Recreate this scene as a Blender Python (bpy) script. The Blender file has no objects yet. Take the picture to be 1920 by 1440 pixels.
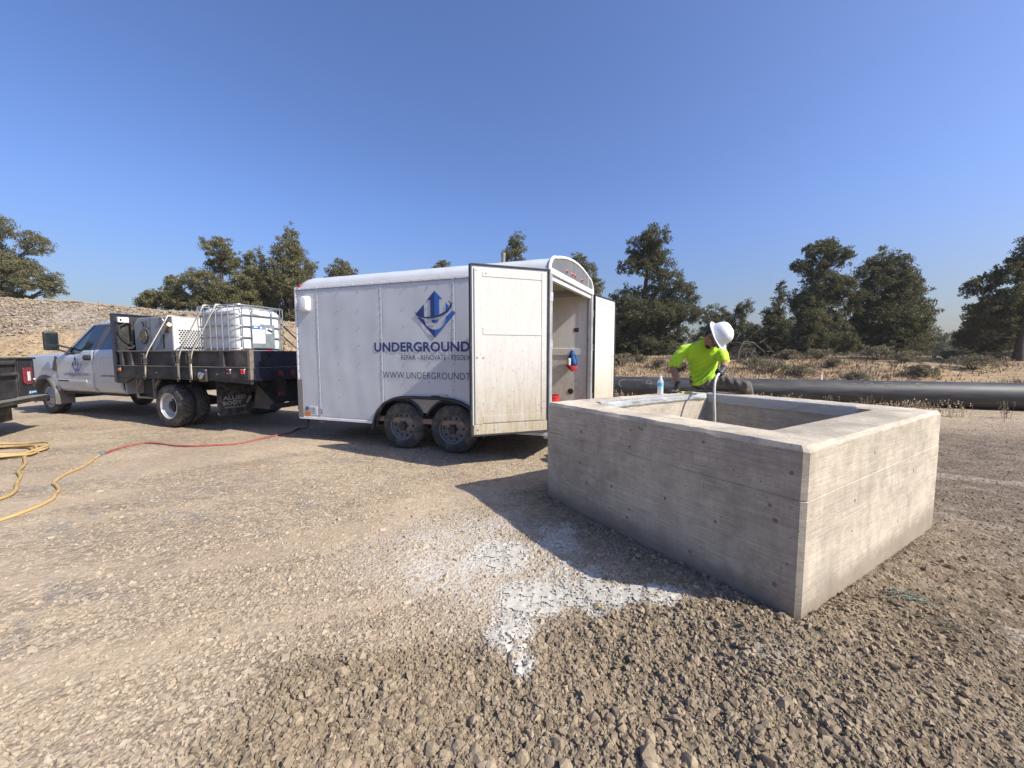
import bpy, math, random
import numpy as np
from mathutils import Vector, Matrix, Euler

random.seed(7); RNG = np.random.default_rng(11)
scene = bpy.context.scene
COL = scene.collection
R = math.radians
PI = math.pi

# ------------------------------------------------------------------ camera
cam_data = bpy.data.cameras.new("camera")
cam = bpy.data.objects.new("camera", cam_data); COL.objects.link(cam)
cam.location = (0, 0, 1.43)
cam.rotation_euler = (R(90 - 4.34), 0, 0)
cam_data.sensor_width = 36; cam_data.lens = 13.594
cam_data.clip_start = .05; cam_data.clip_end = 3000
scene.camera = cam

# ------------------------------------------------------------------ sky, sun, exposure
SUN_EL, SUN_AZ = 41.4, 116.7          # azimuth clockwise from +Y (view direction)
world = bpy.data.worlds.new("World"); scene.world = world; world.use_nodes = True
wn = world.node_tree.nodes; wl = world.node_tree.links
sky = wn.new("ShaderNodeTexSky"); sky.sky_type = 'NISHITA'; sky.sun_disc = False
sky.sun_elevation = R(SUN_EL); sky.sun_rotation = R(SUN_AZ)
sky.altitude = 900; sky.air_density = 1.0; sky.dust_density = 4.5; sky.ozone_density = 2.2
wn["Background"].inputs["Strength"].default_value = .104
sky_tint = wn.new("ShaderNodeMix"); sky_tint.data_type = 'RGBA'; sky_tint.blend_type = 'MULTIPLY'; sky_tint.inputs[0].default_value = 1
# clear blue overhead, a dusty layer that greys the last degrees above the horizon, all round alike
sky_geo = wn.new("ShaderNodeTexCoord"); sky_sep = wn.new("ShaderNodeSeparateXYZ"); wl.new(sky_geo.outputs["Generated"], sky_sep.inputs[0])
sky_map = wn.new("ShaderNodeMapRange"); sky_map.interpolation_type = 'SMOOTHSTEP'; sky_map.inputs[1].default_value = -.02; sky_map.inputs[2].default_value = .34
wl.new(sky_sep.outputs[2], sky_map.inputs[0])
sky_lay = wn.new("ShaderNodeMix"); sky_lay.data_type = 'RGBA'; wl.new(sky_map.outputs[0], sky_lay.inputs[0])
sky_lay.inputs[6].default_value = (.80, .74, .70, 1); sky_lay.inputs[7].default_value = (.88, 1.02, 1.38, 1)
wl.new(sky_lay.outputs[2], sky_tint.inputs[7])
wl.new(sky.outputs[0], sky_tint.inputs[6]); wl.new(sky_tint.outputs[2], wn["Background"].inputs[0])
sun_data = bpy.data.lights.new("sun", 'SUN'); sun_data.energy = 5.0; sun_data.angle = R(.53)
sun_data.color = (1, .935, .815)
sun = bpy.data.objects.new("sun", sun_data); COL.objects.link(sun)
sd = Vector((math.sin(R(SUN_AZ)) * math.cos(R(SUN_EL)), math.cos(R(SUN_AZ)) * math.cos(R(SUN_EL)), math.sin(R(SUN_EL))))
sun.rotation_euler = sd.to_track_quat('Z', 'Y').to_euler(); sun.location = sd * 60
vs = scene.view_settings
vs.view_transform = 'Standard'; vs.look = 'None'; vs.gamma = 1; vs.use_curve_mapping = False
vs.exposure = .58

# ------------------------------------------------------------------ helpers: objects
def tag(o, label=None, cat=None, group=None, kind=None):
    if label: o['label'] = label
    if cat: o['category'] = cat
    if group: o['group'] = group
    if kind: o['kind'] = kind
    return o

def thing(name, label, cat, loc=(0, 0, 0), rotz=0., group=None):
    o = bpy.data.objects.new(name, None); COL.objects.link(o)
    o.empty_display_size = .2
    o.location = loc; o.rotation_euler = (0, 0, rotz)
    return tag(o, label, cat, group)

def copy_tree(o, parent=None):
    c = o.copy(); COL.objects.link(c)
    if parent: c.parent = parent
    for ch in list(o.children): copy_tree(ch, c)
    return c

class MB:
    """collects shapes into one mesh"""
    def __init__(s): s.v = []; s.f = []; s.m = []; s.k = 0
    def add(s, vs_, fs):
        n = len(s.v); s.v += [tuple(p) for p in vs_]
        for f in fs: s.f.append([i + n for i in f]); s.m.append(s.k)
        return s
    def box(s, x0, x1, y0, y1, z0, z1):
        return s.add([(x0,y0,z0),(x1,y0,z0),(x1,y1,z0),(x0,y1,z0),(x0,y0,z1),(x1,y0,z1),(x1,y1,z1),(x0,y1,z1)],
                     [(3,2,1,0),(4,5,6,7),(0,1,5,4),(1,2,6,5),(2,3,7,6),(3,0,4,7)])
    def obox(s, c, X, Y, Z):
        c, X, Y, Z = map(Vector, (c, X, Y, Z))
        P = [c + X*a + Y*b + Z*d for d in (-1,1) for b in (-1,1) for a in (-1,1)]
        return s.add(P, [(0,2,3,1),(4,5,7,6),(0,1,5,4),(1,3,7,5),(3,2,6,7),(2,0,4,6)])
    def prism(s, pts, vec):
        n = len(pts); vec = Vector(vec); a = [Vector(p) for p in pts]; b = [p + vec for p in a]
        fs = [list(range(n))[::-1], list(range(n, 2*n))] + [(i, (i+1) % n, n + (i+1) % n, n + i) for i in range(n)]
        return s.add(a + b, fs)
    def poly(s, pts): return s.add(pts, [list(range(len(pts)))])
    def bar(s, p0, p1, w, h, up=(0,0,1)):
        p0, p1 = Vector(p0), Vector(p1); d = p1 - p0; L = d.length; d.normalize()
        sx = d.cross(Vector(up))
        if sx.length < 1e-4: sx = d.cross(Vector((1,0,0)))
        sx.normalize(); u = sx.cross(d)
        return s.obox((p0+p1)/2, d*L/2, sx*w/2, u*h/2)
    def cyl(s, p0, p1, r0, r1=None, n=14, caps=True):
        return s.tube([p0, p1], [r0, r0 if r1 is None else r1], n, caps=caps)
    def tube(s, path, r, n=8, caps=True, closed=False, flat=1.0):
        P = [Vector(p) for p in path]; N = len(P)
        if not hasattr(r, '__len__'): r = [r] * N
        t0 = (P[1] - P[0]).normalized()
        u = t0.cross(Vector((0,0,1)))
        if u.length < .05: u = t0.cross(Vector((1,0,0)))
        u.normalize(); V = []
        for i in range(N):
            if closed: t = P[(i+1) % N] - P[i-1]
            else: t = P[min(i+1, N-1)] - P[max(i-1, 0)]
            t.normalize()
            u = u - t * u.dot(t); u.normalize(); w = t.cross(u)
            for k in range(n):
                a = 2*PI*k/n
                V.append(P[i] + (u*math.cos(a) + w*math.sin(a)*flat) * r[i])
        F = []
        for i in range(N if closed else N-1):
            j = (i+1) % N
            for k in range(n):
                F.append((i*n+k, i*n+(k+1) % n, j*n+(k+1) % n, j*n+k))
        if caps and not closed: F += [list(range(n))[::-1], [(N-1)*n+k for k in range(n)]]
        return s.add(V, F)
    def lathe(s, prof, o=(0,0,0), axis=(0,0,1), n=24, caps=True):
        ax = Vector(axis).normalized(); o = Vector(o)
        u = ax.cross(Vector((0,0,1)))
        if u.length < .05: u = Vector((1,0,0))
        u.normalize(); w = ax.cross(u); V = []; N = len(prof)
        for r, h in prof:
            for k in range(n):
                a = 2*PI*k/n
                V.append(o + ax*h + (u*math.cos(a) + w*math.sin(a))*r)
        F = [(i*n+k, i*n+(k+1) % n, (i+1)*n+(k+1) % n, (i+1)*n+k) for i in range(N-1) for k in range(n)]
        if caps: F += [list(range(n))[::-1], [(N-1)*n+k for k in range(n)]]
        return s.add(V, F)
    def grid(s, fn, nu, nv):
        V = [fn(i/nu, j/nv) for j in range(nv+1) for i in range(nu+1)]
        F = [(j*(nu+1)+i, j*(nu+1)+i+1, (j+1)*(nu+1)+i+1, (j+1)*(nu+1)+i) for j in range(nv) for i in range(nu)]
        return s.add(V, F)
    def loft(s, rings, caps=True, closed=True):
        n = len(rings[0]); V = [p for r in rings for p in r]; F = []
        for i in range(len(rings)-1):
            for k in range(n if closed else n-1):
                F.append((i*n+k, i*n+(k+1) % n, (i+1)*n+(k+1) % n, (i+1)*n+k))
        if caps: F += [list(range(n))[::-1], [(len(rings)-1)*n+k for k in range(n)]]
        return s.add(V, F)
    def warp(s, fn): s.v = [tuple(fn(*p)) for p in s.v]; return s
    def build(s, name, mat, parent=None, smooth=None, bevel=0, seg=2, fix=True):
        me = bpy.data.meshes.new(name)
        me.from_pydata([tuple(p) for p in s.v], [], s.f)
        mats = mat if isinstance(mat, (list, tuple)) else [mat]
        for m in mats: me.materials.append(m)
        if len(mats) > 1: me.polygons.foreach_set("material_index", s.m)
        if fix:
            import bmesh
            b = bmesh.new(); b.from_mesh(me); bmesh.ops.recalc_face_normals(b, faces=b.faces); b.to_mesh(me); b.free()
        if smooth is not None:
            me.polygons.foreach_set("use_smooth", [True]*len(me.polygons)); me.set_sharp_from_angle(angle=R(smooth))
        me.update()
        o = bpy.data.objects.new(name, me); COL.objects.link(o)
        if parent: o.parent = parent
        if bevel:
            md = o.modifiers.new("bevel", 'BEVEL'); md.width = bevel; md.segments = seg; md.limit_method = 'ANGLE'; md.angle_limit = R(35)
        return o

def np_mesh(name, V, F, mat, parent=None, smooth=False, attr=None):
    """V (n,3), F (m,k) arrays -> one object; attr: {name: per-vertex float}"""
    me = bpy.data.meshes.new(name)
    V = np.ascontiguousarray(V, np.float32); F = np.ascontiguousarray(F, np.int32); k = F.shape[1]
    me.vertices.add(len(V)); me.vertices.foreach_set("co", V.ravel())
    me.loops.add(F.size); me.loops.foreach_set("vertex_index", F.ravel())
    me.polygons.add(len(F)); me.polygons.foreach_set("loop_start", np.arange(0, F.size, k, dtype=np.int32))
    me.polygons.foreach_set("loop_total", np.full(len(F), k, np.int32))
    me.polygons.foreach_set("use_smooth", np.full(len(F), smooth))
    me.materials.append(mat)
    for an, av in (attr or {}).items():
        a = me.attributes.new(an, 'FLOAT', 'POINT'); a.data.foreach_set("value", np.ascontiguousarray(av, np.float32))
    me.update(calc_edges=True); me.validate()
    o = bpy.data.objects.new(name, me); COL.objects.link(o)
    if parent: o.parent = parent
    return o

def flat_text(name, s, o, U, V, width, height, mat, parent, bold=0., nrm=None, post=None):
    """flat print: letters as a thin mesh spanning width x height from corner o along U, V"""
    cu = bpy.data.curves.new("lettering", 'FONT'); cu.body = s; cu.size = 1; cu.offset = bold; cu.resolution_u = 4
    cu.space_character = 1.06
    tmp = bpy.data.objects.new("lettering", cu); COL.objects.link(tmp)
    dg = bpy.context.evaluated_depsgraph_get(); dg.update()
    me = bpy.data.meshes.new_from_object(tmp.evaluated_get(dg))
    bpy.data.objects.remove(tmp); bpy.data.curves.remove(cu)
    n = len(me.vertices); c = np.empty(n*3, np.float32); me.vertices.foreach_get("co", c); c = c.reshape(-1, 3)
    mn, mx = c.min(0), c.max(0)
    u = (c[:,0]-mn[0])/(mx[0]-mn[0])*width; v = (c[:,1]-mn[1])/(mx[1]-mn[1])*height
    P = np.array(o)[None] + u[:,None]*np.array(U)[None] + v[:,None]*np.array(V)[None]
    if post is not None: P = np.array([post(*p) for p in P])
    me.vertices.foreach_set("co", P.astype(np.float32).ravel()); me.materials.clear(); me.materials.append(mat)
    me.name = name; me.update()
    ob = bpy.data.objects.new(name, me); COL.objects.link(ob); ob.parent = parent
    return ob

# ------------------------------------------------------------------ helpers: noise
def _hash(ix, iy, seed):
    h = (ix.astype(np.int64)*374761393 + iy.astype(np.int64)*668265263 + seed*974634777) & 0x7fffffff
    h = ((h ^ (h >> 13))*1274126177) & 0x7fffffff
    return ((h ^ (h >> 16)) & 0xffff)/65535.
def vnoise(x, y, seed=0):
    x = np.asarray(x, float); y = np.asarray(y, float)
    ix = np.floor(x); iy = np.floor(y); fx = x-ix; fy = y-iy
    fx = fx*fx*(3-2*fx); fy = fy*fy*(3-2*fy)
    a = _hash(ix,iy,seed); b = _hash(ix+1,iy,seed); c = _hash(ix,iy+1,seed); d = _hash(ix+1,iy+1,seed)
    return (a+(b-a)*fx)*(1-fy) + (c+(d-c)*fx)*fy
def fbm(x, y, seed=0, oct=4, gain=.5):
    t = 0; a = 1; n = 0; x = np.asarray(x, float); y = np.asarray(y, float)
    for k in range(oct):
        c_, s_ = math.cos(.65+.9*k), math.sin(.65+.9*k); xr, yr = x*c_-y*s_, x*s_+y*c_
        t = t + a*vnoise(xr*2**k, yr*2**k, seed+k*17); n += a; a *= gain
    return t/n
def worley(x, y, seed=0):
    """distance to the nearest of jittered cell points, and that cell's random number"""
    ix, iy = np.floor(x), np.floor(y); best = np.full(x.shape, 9.); rnd = np.zeros(x.shape)
    for dx in (-1,0,1):
        for dy in (-1,0,1):
            cx, cy = ix+dx, iy+dy; px_ = cx+.1+.8*_hash(cx, cy, seed); py_ = cy+.1+.8*_hash(cx, cy, seed+5)
            d = np.hypot(x-px_, y-py_); m = d < best; best = np.where(m, d, best); rnd = np.where(m, _hash(cx, cy, seed+9), rnd)
    return best, rnd
def sstep(a, b, x):
    t = np.clip((np.asarray(x, float)-a)/(b-a), 0, 1); return t*t*(3-2*t)

# ------------------------------------------------------------------ helpers: materials
MATS = {}
class NT:
    def __init__(s, name):
        s.m = bpy.data.materials.new(name); s.m.use_nodes = True
        s.t = s.m.node_tree; s.b = s.t.nodes["Principled BSDF"]; s.out = s.t.nodes["Material Output"]
    def n(s, typ, **kw):
        nd = s.t.nodes.new(typ)
        for k, v in kw.items():
            if k in nd.inputs.keys() if not k.startswith('p_') else False: pass
            if k.startswith('p_'): setattr(nd, k[2:], v)
            else:
                key = int(k[1:]) if k[0] == 'i' and k[1:].isdigit() else k
                i = nd.inputs[key]
                if isinstance(v, bpy.types.NodeSocket): s.t.links.new(v, i)
                else: i.default_value = v
        return nd
    def link(s, a, b): s.t.links.new(a, b)
    def coord(s, kind='Object'): return s.n("ShaderNodeTexCoord").outputs[kind]
    def noise(s, vec, scale, detail=4, rough=.55, dist=0):
        return s.n("ShaderNodeTexNoise", Vector=vec, Scale=scale, Detail=detail, Roughness=rough, Distortion=dist).outputs[0]
    def mapr(s, v, a, b, c=0., d=1., smooth=False):
        return s.n("ShaderNodeMapRange", p_interpolation_type='SMOOTHSTEP' if smooth else 'LINEAR', Value=v, i1=a, i2=b, i3=c, i4=d).outputs[0]
    def math(s, op, a, b=0.): return s.n("ShaderNodeMath", p_operation=op, i0=a, i1=b).outputs[0]
    def mix(s, fac, a, b, mode='MIX'):
        return s.n("ShaderNodeMix", p_data_type='RGBA', p_blend_type=mode, i0=fac, i6=a, i7=b).outputs[2]
    def scalev(s, vec, x, y, z):
        return s.n("ShaderNodeVectorMath", p_operation='MULTIPLY', i0=vec, i1=(x,y,z)).outputs[0]
    def bump(s, h, strength=.3, dist=.01, nrm=None):
        nd = s.n("ShaderNodeBump", Strength=strength, Distance=dist, Height=h)
        if nrm: s.link(nrm, nd.inputs["Normal"])
        return nd.outputs[0]
    def set(s, **kw):
        for k, v in kw.items():
            i = s.b.inputs[k.replace('_', ' ')]
            if isinstance(v, bpy.types.NodeSocket): s.link(v, i)
            else: i.default_value = v
        return s
def c4(c): return (c[0], c[1], c[2], 1)

def pm(name, col, rough=.6, metal=0., var=.15, scale=5., bump=0., bscale=60., dirt=None, damt=.5, dscale=3., spec=.5, coat=0.):
    """plain painted / metal / plastic surface with tonal variation and optional dust"""
    if name in MATS: return MATS[name]
    t = NT(name); v = t.coord()
    nz = t.noise(v, scale, 5, .6)
    k = t.mapr(nz, .3, .7, 1-var, 1+var)
    base = t.mix(1., c4(col), t.n("ShaderNodeCombineColor", i0=k, i1=k, i2=k).outputs[0], 'MULTIPLY')
    rg = t.mapr(nz, .3, .7, max(.02, rough-.08), min(1, rough+.08))
    if dirt is not None:
        dn = t.noise(v, dscale, 8, .7, .4)
        df = t.mapr(dn, .62-damt*.4, .85-damt*.25, 0., damt*1.2, True)
        base = t.mix(df, base, c4(dirt)); rg = t.math('MAXIMUM', rg, t.math('MULTIPLY', df, .85))
    t.set(Base_Color=base, Roughness=rg, Metallic=metal, Coat_Weight=coat)
    t.b.inputs["Specular IOR Level"].default_value = spec
    if bump: t.set(Normal=t.bump(t.noise(v, bscale, 4, .6), bump, .01))
    MATS[name] = t.m
    return t.m
DUST = (.30, .23, .16)
# ------------------------------------------------------------------ the lie of the land
BOX_O = np.array([1.428, 1.831]); BX = np.array([.8517, .5240]); BY = np.array([-.5240, .8517]); BW, BL, BZ = 2.38, 2.10, .985
def box_local(x, y):
    dx, dy = x-BOX_O[0], y-BOX_O[1]
    return dx*BX[0]+dy*BX[1], dx*BY[0]+dy*BY[1]
def boxw(a, b, z): return (BOX_O[0]+BX[0]*a+BY[0]*b, BOX_O[1]+BX[1]*a+BY[1]*b, z)
PIPE0, PIPED = np.array([3.28, 12.45]), np.array([.9553, -.2955])
def hill(x, y):
    """rise of the ground behind the vehicles and the pipe"""
    crest = np.interp(x, [-60,-29,-24,-20.5,-17,-12,-5,3,9,60], [4.75,4.6,4.35,4.0,3.75,3.2,2.3,1.3,1.15,1.2])
    foot = np.interp(x, [-40,-8,2,30,60], [15.6,15.6,14.2,5.3,-2])
    run = np.interp(x, [-40,-14,-6,3,60], [6.6,6.6,8,10,11])
    n = (fbm(x*.35, y*.35, 5, 3)-.5)*.5
    t = np.clip((y-foot+n*2)/run, 0, 1)
    h = crest*(.35*t + .65*t*t*(3-2*t))
    return h + np.where(t > 0, n*np.minimum(t*3, 1)*.6, 0)
def powder(x, y):
    """spilled white powder: 0..1"""
    def e(cx, cy, a, b, rot=0, p=1.):
        c, s_ = math.cos(rot), math.sin(rot); u = ((x-cx)*c+(y-cy)*s_)/a; v = (-(x-cx)*s_+(y-cy)*c)/b
        return p*np.clip(1.25-np.sqrt(u*u+v*v), 0, 1)
    m = np.maximum.reduce([e(.22,2.22,.42,.34), e(.68,2.14,.42,.13,-.25), e(.02,1.86,.17,.26), e(.05,1.63,.09,.13), e(.0,2.62,.34,.30,.0,.8), e(.35,2.75,.3,.35,.0,.7)])
    n = fbm(x*5, y*5, 31, 4, .6)
    return np.clip(m*1.5 + (n-.55)*2.0*np.minimum(m*3,1), 0, 1)
def dust_pale(x, y):
    d = 1.2*np.exp(-(((x+.42)/.8)**2+((y-2.75)/.7)**2)) + .7*np.exp(-(((x-1.05)/.28)**2+((y-1.62)/.13)**2)) + .5*np.exp(-(((x-.1)/.5)**2+((y-2.1)/.5)**2))
    d += .8*np.exp(-(((x-2.55)/.3)**2+((y-1.72)/.14)**2)) + .5*np.exp(-(((x-3.4)/.5)**2+((y-2.6)/.2)**2))
    return np.clip(d*(.35+1.0*fbm(x*3, y*3, 77, 3)), 0, 1)
def rubble(x, y):
    """1 where the loose rubble lies, 0 on the packed road"""
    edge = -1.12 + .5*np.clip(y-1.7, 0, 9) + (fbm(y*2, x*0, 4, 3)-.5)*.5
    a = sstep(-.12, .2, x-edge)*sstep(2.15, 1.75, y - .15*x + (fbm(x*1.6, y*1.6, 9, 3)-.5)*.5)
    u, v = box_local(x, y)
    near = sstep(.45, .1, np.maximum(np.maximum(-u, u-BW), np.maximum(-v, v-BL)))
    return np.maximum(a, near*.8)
def smoothm(x, y):
    """swept dusty strips on the road where the fines lie smooth"""
    c, s_ = math.cos(R(24)), math.sin(R(24)); u, v = x*c+y*s_, -x*s_+y*c
    return sstep(.50, .63, fbm(u*.42+3, v*1.7, 57, 4, .55))*(1-rubble(x, y))*sstep(.3, -1.2, x-.1*y)
def soilm(x, y):
    """dug dark soil on the right-hand side"""
    return sstep(1.0, 2.3, x-.10*y+(fbm(x*.8, y*.8, 15, 3)-.5)*1.2)*sstep(11, 8.5, y+.3*x)
def gz(x, y):
    x = np.asarray(x, float); y = np.asarray(y, float)
    z = (fbm(x*.5, y*.5, 2, 3)-.5)*.05*sstep(.5, 3, np.hypot(x, y)) + (fbm(x*2.2, y*2.2, 8, 4)-.5)*.03
    u, v = box_local(x, y)
    d = np.maximum(np.maximum(-u, u-BW), np.maximum(-v, v-BL))
    lift = .085 - .05*sstep(.2, 2.2, u)
    z = z*(.3+.7*sstep(0, .6, d)) + lift*sstep(1.0, .05, d)
    z = np.where((d < -.05), -.75, z)
    rb = rubble(x, y)
    soil = soilm(x, y); near = np.hypot(x, y) < 9
    z = z + (.25+.75*rb)*np.maximum(rb, soil*.55)*((fbm(x*9, y*9, 21, 3)-.5)*.030 + (fbm(x*3.2, y*3.2, 23, 2)-.45)*.085*sstep(.05,.5,d)) + .03*rb*sstep(2.2, 1.6, y)
    w1, r1 = worley(x*24, y*24, 3); w2, r2 = worley(x*46+9, y*46, 7)
    cl = np.clip(1-(w1*1.25)**2, 0, 1)*(.25+r1)*.016 + np.clip(1-(w2*1.25)**2, 0, 1)*(.2+r2)*.009
    z = z + np.where(near, cl*np.maximum(rb*(.45+.75*fbm(x*2, y*2, 66, 2)), soil*.5)*sstep(.0, .03, d), 0)
    # shallow wheel ruts along the vehicles' line
    q = (x+1.0)*.335+(y-3.6)*.942
    z = z - .016*(np.exp(-((q+.3)/.16)**2)+np.exp(-((q-1.15)/.16)**2)+.7*np.exp(-((q+1.5)/.2)**2))*sstep(-.2, -1.5, x-.3*y)
    # low shoulder at the edge of the rubble, left
    dp_ = (x-PIPE0[0])*(-PIPED[1])+(y-PIPE0[1])*PIPED[0]
    return z + hill(x, y) + .07*np.exp(-(dp_/.7)**2)*sstep(-.8,.6,x)
def gzs(x, y): return float(gz(np.array([x]), np.array([y]))[0])

def ground_material():
    t = NT("packed_gravel_soil"); geo = t.n("ShaderNodeNewGeometry"); v = geo.outputs["Position"]
    big = t.noise(v, .55, 5, .6, .5); mid = t.noise(v, 3.5, 6, .65); fine = t.noise(v, 55, 5, .7); gr = t.noise(v, 220, 3, .7)
    rb = t.n("ShaderNodeAttribute", p_attribute_name="rubble").outputs["Fac"]
    pw = t.n("ShaderNodeAttribute", p_attribute_name="powder").outputs["Fac"]
    dp = t.n("ShaderNodeAttribute", p_attribute_name="dust").outputs["Fac"]
    fl = t.n("ShaderNodeAttribute", p_attribute_name="field").outputs["Fac"]
    pl = t.n("ShaderNodeAttribute", p_attribute_name="pile").outputs["Fac"]
    road = t.mix(t.mapr(big, .38, .62, 0, 1, True), (.315,.246,.172,1), (.375,.298,.210,1))
    so = t.n("ShaderNodeAttribute", p_attribute_name="soil").outputs["Fac"]; sw = t.n("ShaderNodeAttribute", p_attribute_name="swept").outputs["Fac"]
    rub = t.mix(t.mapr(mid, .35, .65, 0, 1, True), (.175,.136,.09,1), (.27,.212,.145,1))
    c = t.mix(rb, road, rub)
    rv = t.n("ShaderNodeMapping", Vector=v, Rotation=(0, 0, R(24))).outputs[0]
    streak = t.noise(t.scalev(rv, .55, 2.6, 1), 1.1, 5, .6, .5); gp = t.noise(t.scalev(rv, .8, 2., 1), 1.7, 6, .7, .5)
    c = t.mix(t.math('MULTIPLY', t.mapr(gp, .52, .66, 0, .6, True), t.math('SUBTRACT', 1., rb)), c, (.235,.215,.19,1))
    c = t.mix(t.math('MULTIPLY', t.mapr(streak, .50, .66, 0, .4, True), t.math('SUBTRACT', 1., rb)), c, (.40,.318,.226,1))
    grass = t.mix(t.mapr(mid, .35, .65, 0, 1, True), (.38,.275,.165,1), (.24,.175,.108,1))
    soil = t.mix(t.mapr(mid, .35, .65, 0, 1, True), (.135,.103,.075,1), (.215,.168,.124,1)); soil = t.mix(t.mapr(big, .56, .68, 0, .8, True), soil, (.33,.275,.215,1))
    c = t.mix(t.math('MULTIPLY', so, t.math('SUBTRACT', 1., t.math('MULTIPLY', rb, .5))), c, soil)
    c = t.mix(fl, c, grass)
    pile = t.mix(t.mapr(t.noise(v, 7, 4, .8), .42, .58, 0, 1), (.12,.10,.085,1), (.36,.31,.255,1))
    c = t.mix(pl, c, pile)
    vo = t.n("ShaderNodeTexVoronoi", Vector=v, Scale=27., Randomness=1.)
    vo2 = t.n("ShaderNodeTexVoronoi", Vector=v, Scale=62., Randomness=1.)
    cell = t.mapr(t.n("ShaderNodeSeparateColor", i0=vo.outputs["Color"]).outputs[0], 0, 1, .74, 1.22)
    ve = t.n("ShaderNodeTexVoronoi", p_feature='DISTANCE_TO_EDGE', Vector=v, Scale=27., Randomness=1.)
    crack = t.mapr(t.math('ADD', ve.outputs["Distance"], t.math('MULTIPLY', t.math('SUBTRACT', fine, .5), .12)), .01, .10, .86, 1.02)
    kc = t.math('ADD', t.math('MULTIPLY', t.math('SUBTRACT', t.math('MULTIPLY', cell, crack), 1.), t.mapr(sw, 0, 1, 1, .5)), 1.)
    k = t.math('MULTIPLY', kc, t.mapr(fine, .3, .7, .82, 1.18))
    c = t.mix(1., c, t.n("ShaderNodeCombineColor", i0=k, i1=k, i2=k).outputs[0], 'MULTIPLY')
    dm = t.mapr(t.math('ADD', dp, t.math('MULTIPLY', t.math('SUBTRACT', fine, .5), .9)), .25, .95, 0, .8, True)
    c = t.mix(dm, c, (.50,.46,.405,1))
    pn = t.noise(v, 13, 6, .7, .8)
    pm_ = t.mapr(t.math('ADD', t.math('MULTIPLY', pw, .95), t.math('ADD', t.math('MULTIPLY', t.math('SUBTRACT', fine, .5), 1.0), t.math('MULTIPLY', t.math('SUBTRACT', pn, .5), 1.9))), .50, .78, 0, .95, True)
    c = t.mix(pm_, c, (.46,.43,.375,1))
    h = t.math('ADD', t.math('MULTIPLY', vo.outputs["Distance"], -.7), t.math('MULTIPLY', vo2.outputs["Distance"], -.45))
    h = t.math('ADD', h, t.math('MULTIPLY', fine, .8))
    t.set(Base_Color=c, Roughness=.95, Normal=t.bump(t.math('MULTIPLY', h, t.mapr(sw, 0, 1, 1, .35)), 1., .016))
    t.b.inputs["Specular IOR Level"].default_value = .15
    return t.m
M_GROUND = ground_material()
def pile_mask(x, y):
    h = hill(x, y)
    return sstep(2.3, 2.9, h + (fbm(x*.8, y*.8, 3, 3)-.5)*1.0)*sstep(-11.5, -14.5, x)
def build_ground():
    def axis(lo, hi, fine0, fine1, st, grow):
        a = [fine0]
        while a[-1] < fine1:
            a.append(a[-1]+st)
        s_ = st
        while a[-1] < hi: s_ *= grow; a.append(a[-1]+s_)
        b = [fine0]; s_ = st
        while b[-1] > lo: s_ *= grow; b.append(b[-1]-s_)
        return np.array(b[:0:-1] + a)
    xs = axis(-700, 700, -1.3, 3.2, .014, 1.045); ys = axis(-60, 1200, .88, 2.6, .0135, 1.04)
    X, Y = np.meshgrid(xs, ys); X = X.ravel(); Y = Y.ravel(); Z = gz(X, Y)
    n, m = len(xs), len(ys)
    i = np.arange(n*m).reshape(m, n)
    F = np.stack([i[:-1,:-1].ravel(), i[:-1,1:].ravel(), i[1:,1:].ravel(), i[1:,:-1].ravel()], 1)
    h = hill(X, Y)
    fld = sstep(.12, .45, h + (fbm(X*.7, Y*.7, 44, 3)-.5)*.4)
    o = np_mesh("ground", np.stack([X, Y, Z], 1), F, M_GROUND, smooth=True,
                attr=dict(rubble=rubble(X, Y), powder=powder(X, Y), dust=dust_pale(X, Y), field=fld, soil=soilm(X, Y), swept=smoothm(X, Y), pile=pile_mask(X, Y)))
    tag(o, kind='structure'); return len(F)
NG = build_ground()

# ------------------------------------------------------------------ stones
def stone_material():
    t = NT("crushed_stone"); v = t.n("ShaderNodeNewGeometry").outputs["Position"]
    tone = t.n("ShaderNodeAttribute", p_attribute_name="tone").outputs["Fac"]
    pw = t.n("ShaderNodeAttribute", p_attribute_name="powder").outputs["Fac"]
    rb = t.n("ShaderNodeAttribute", p_attribute_name="rubble").outputs["Fac"]
    nz = t.noise(v, 60, 5, .7)
    warm = t.mix(tone, (.25,.197,.138,1), (.405,.332,.243,1)); cool = t.mix(tone, (.155,.119,.079,1), (.31,.246,.17,1))
    c = t.mix(rb, warm, cool)
    k = t.mapr(nz, .3, .7, .8, 1.2)
    c = t.mix(1., c, t.n("ShaderNodeCombineColor", i0=k, i1=k, i2=k).outputs[0], 'MULTIPLY')
    c = t.mix(t.mapr(t.math('ADD', pw, t.math('MULTIPLY', t.math('SUBTRACT', nz, .5), .8)), .45, .85, 0, .9, True), c, (.50,.475,.435,1))
    t.set(Base_Color=c, Roughness=.92, Normal=t.bump(t.noise(v, 140, 4, .7), .5, .004))
    t.b.inputs["Specular IOR Level"].default_value = .2
    return t.m
M_STONE = stone_material()
_g = (1+5**.5)/2
ICO_V = np.array([(-1,_g,0),(1,_g,0),(-1,-_g,0),(1,-_g,0),(0,-1,_g),(0,1,_g),(0,-1,-_g),(0,1,-_g),(_g,0,-1),(_g,0,1),(-_g,0,-1),(-_g,0,1)])/math.hypot(1,_g)
ICO_F = np.array([(0,11,5),(0,5,1),(0,1,7),(0,7,10),(0,10,11),(1,5,9),(5,11,4),(11,10,2),(10,7,6),(7,1,8),(3,9,4),(3,4,2),(3,2,6),(3,6,8),(3,8,9),(4,9,5),(2,4,11),(6,2,10),(8,6,7),(9,8,1)])
_a = np.arange(5)*2*PI/5
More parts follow.
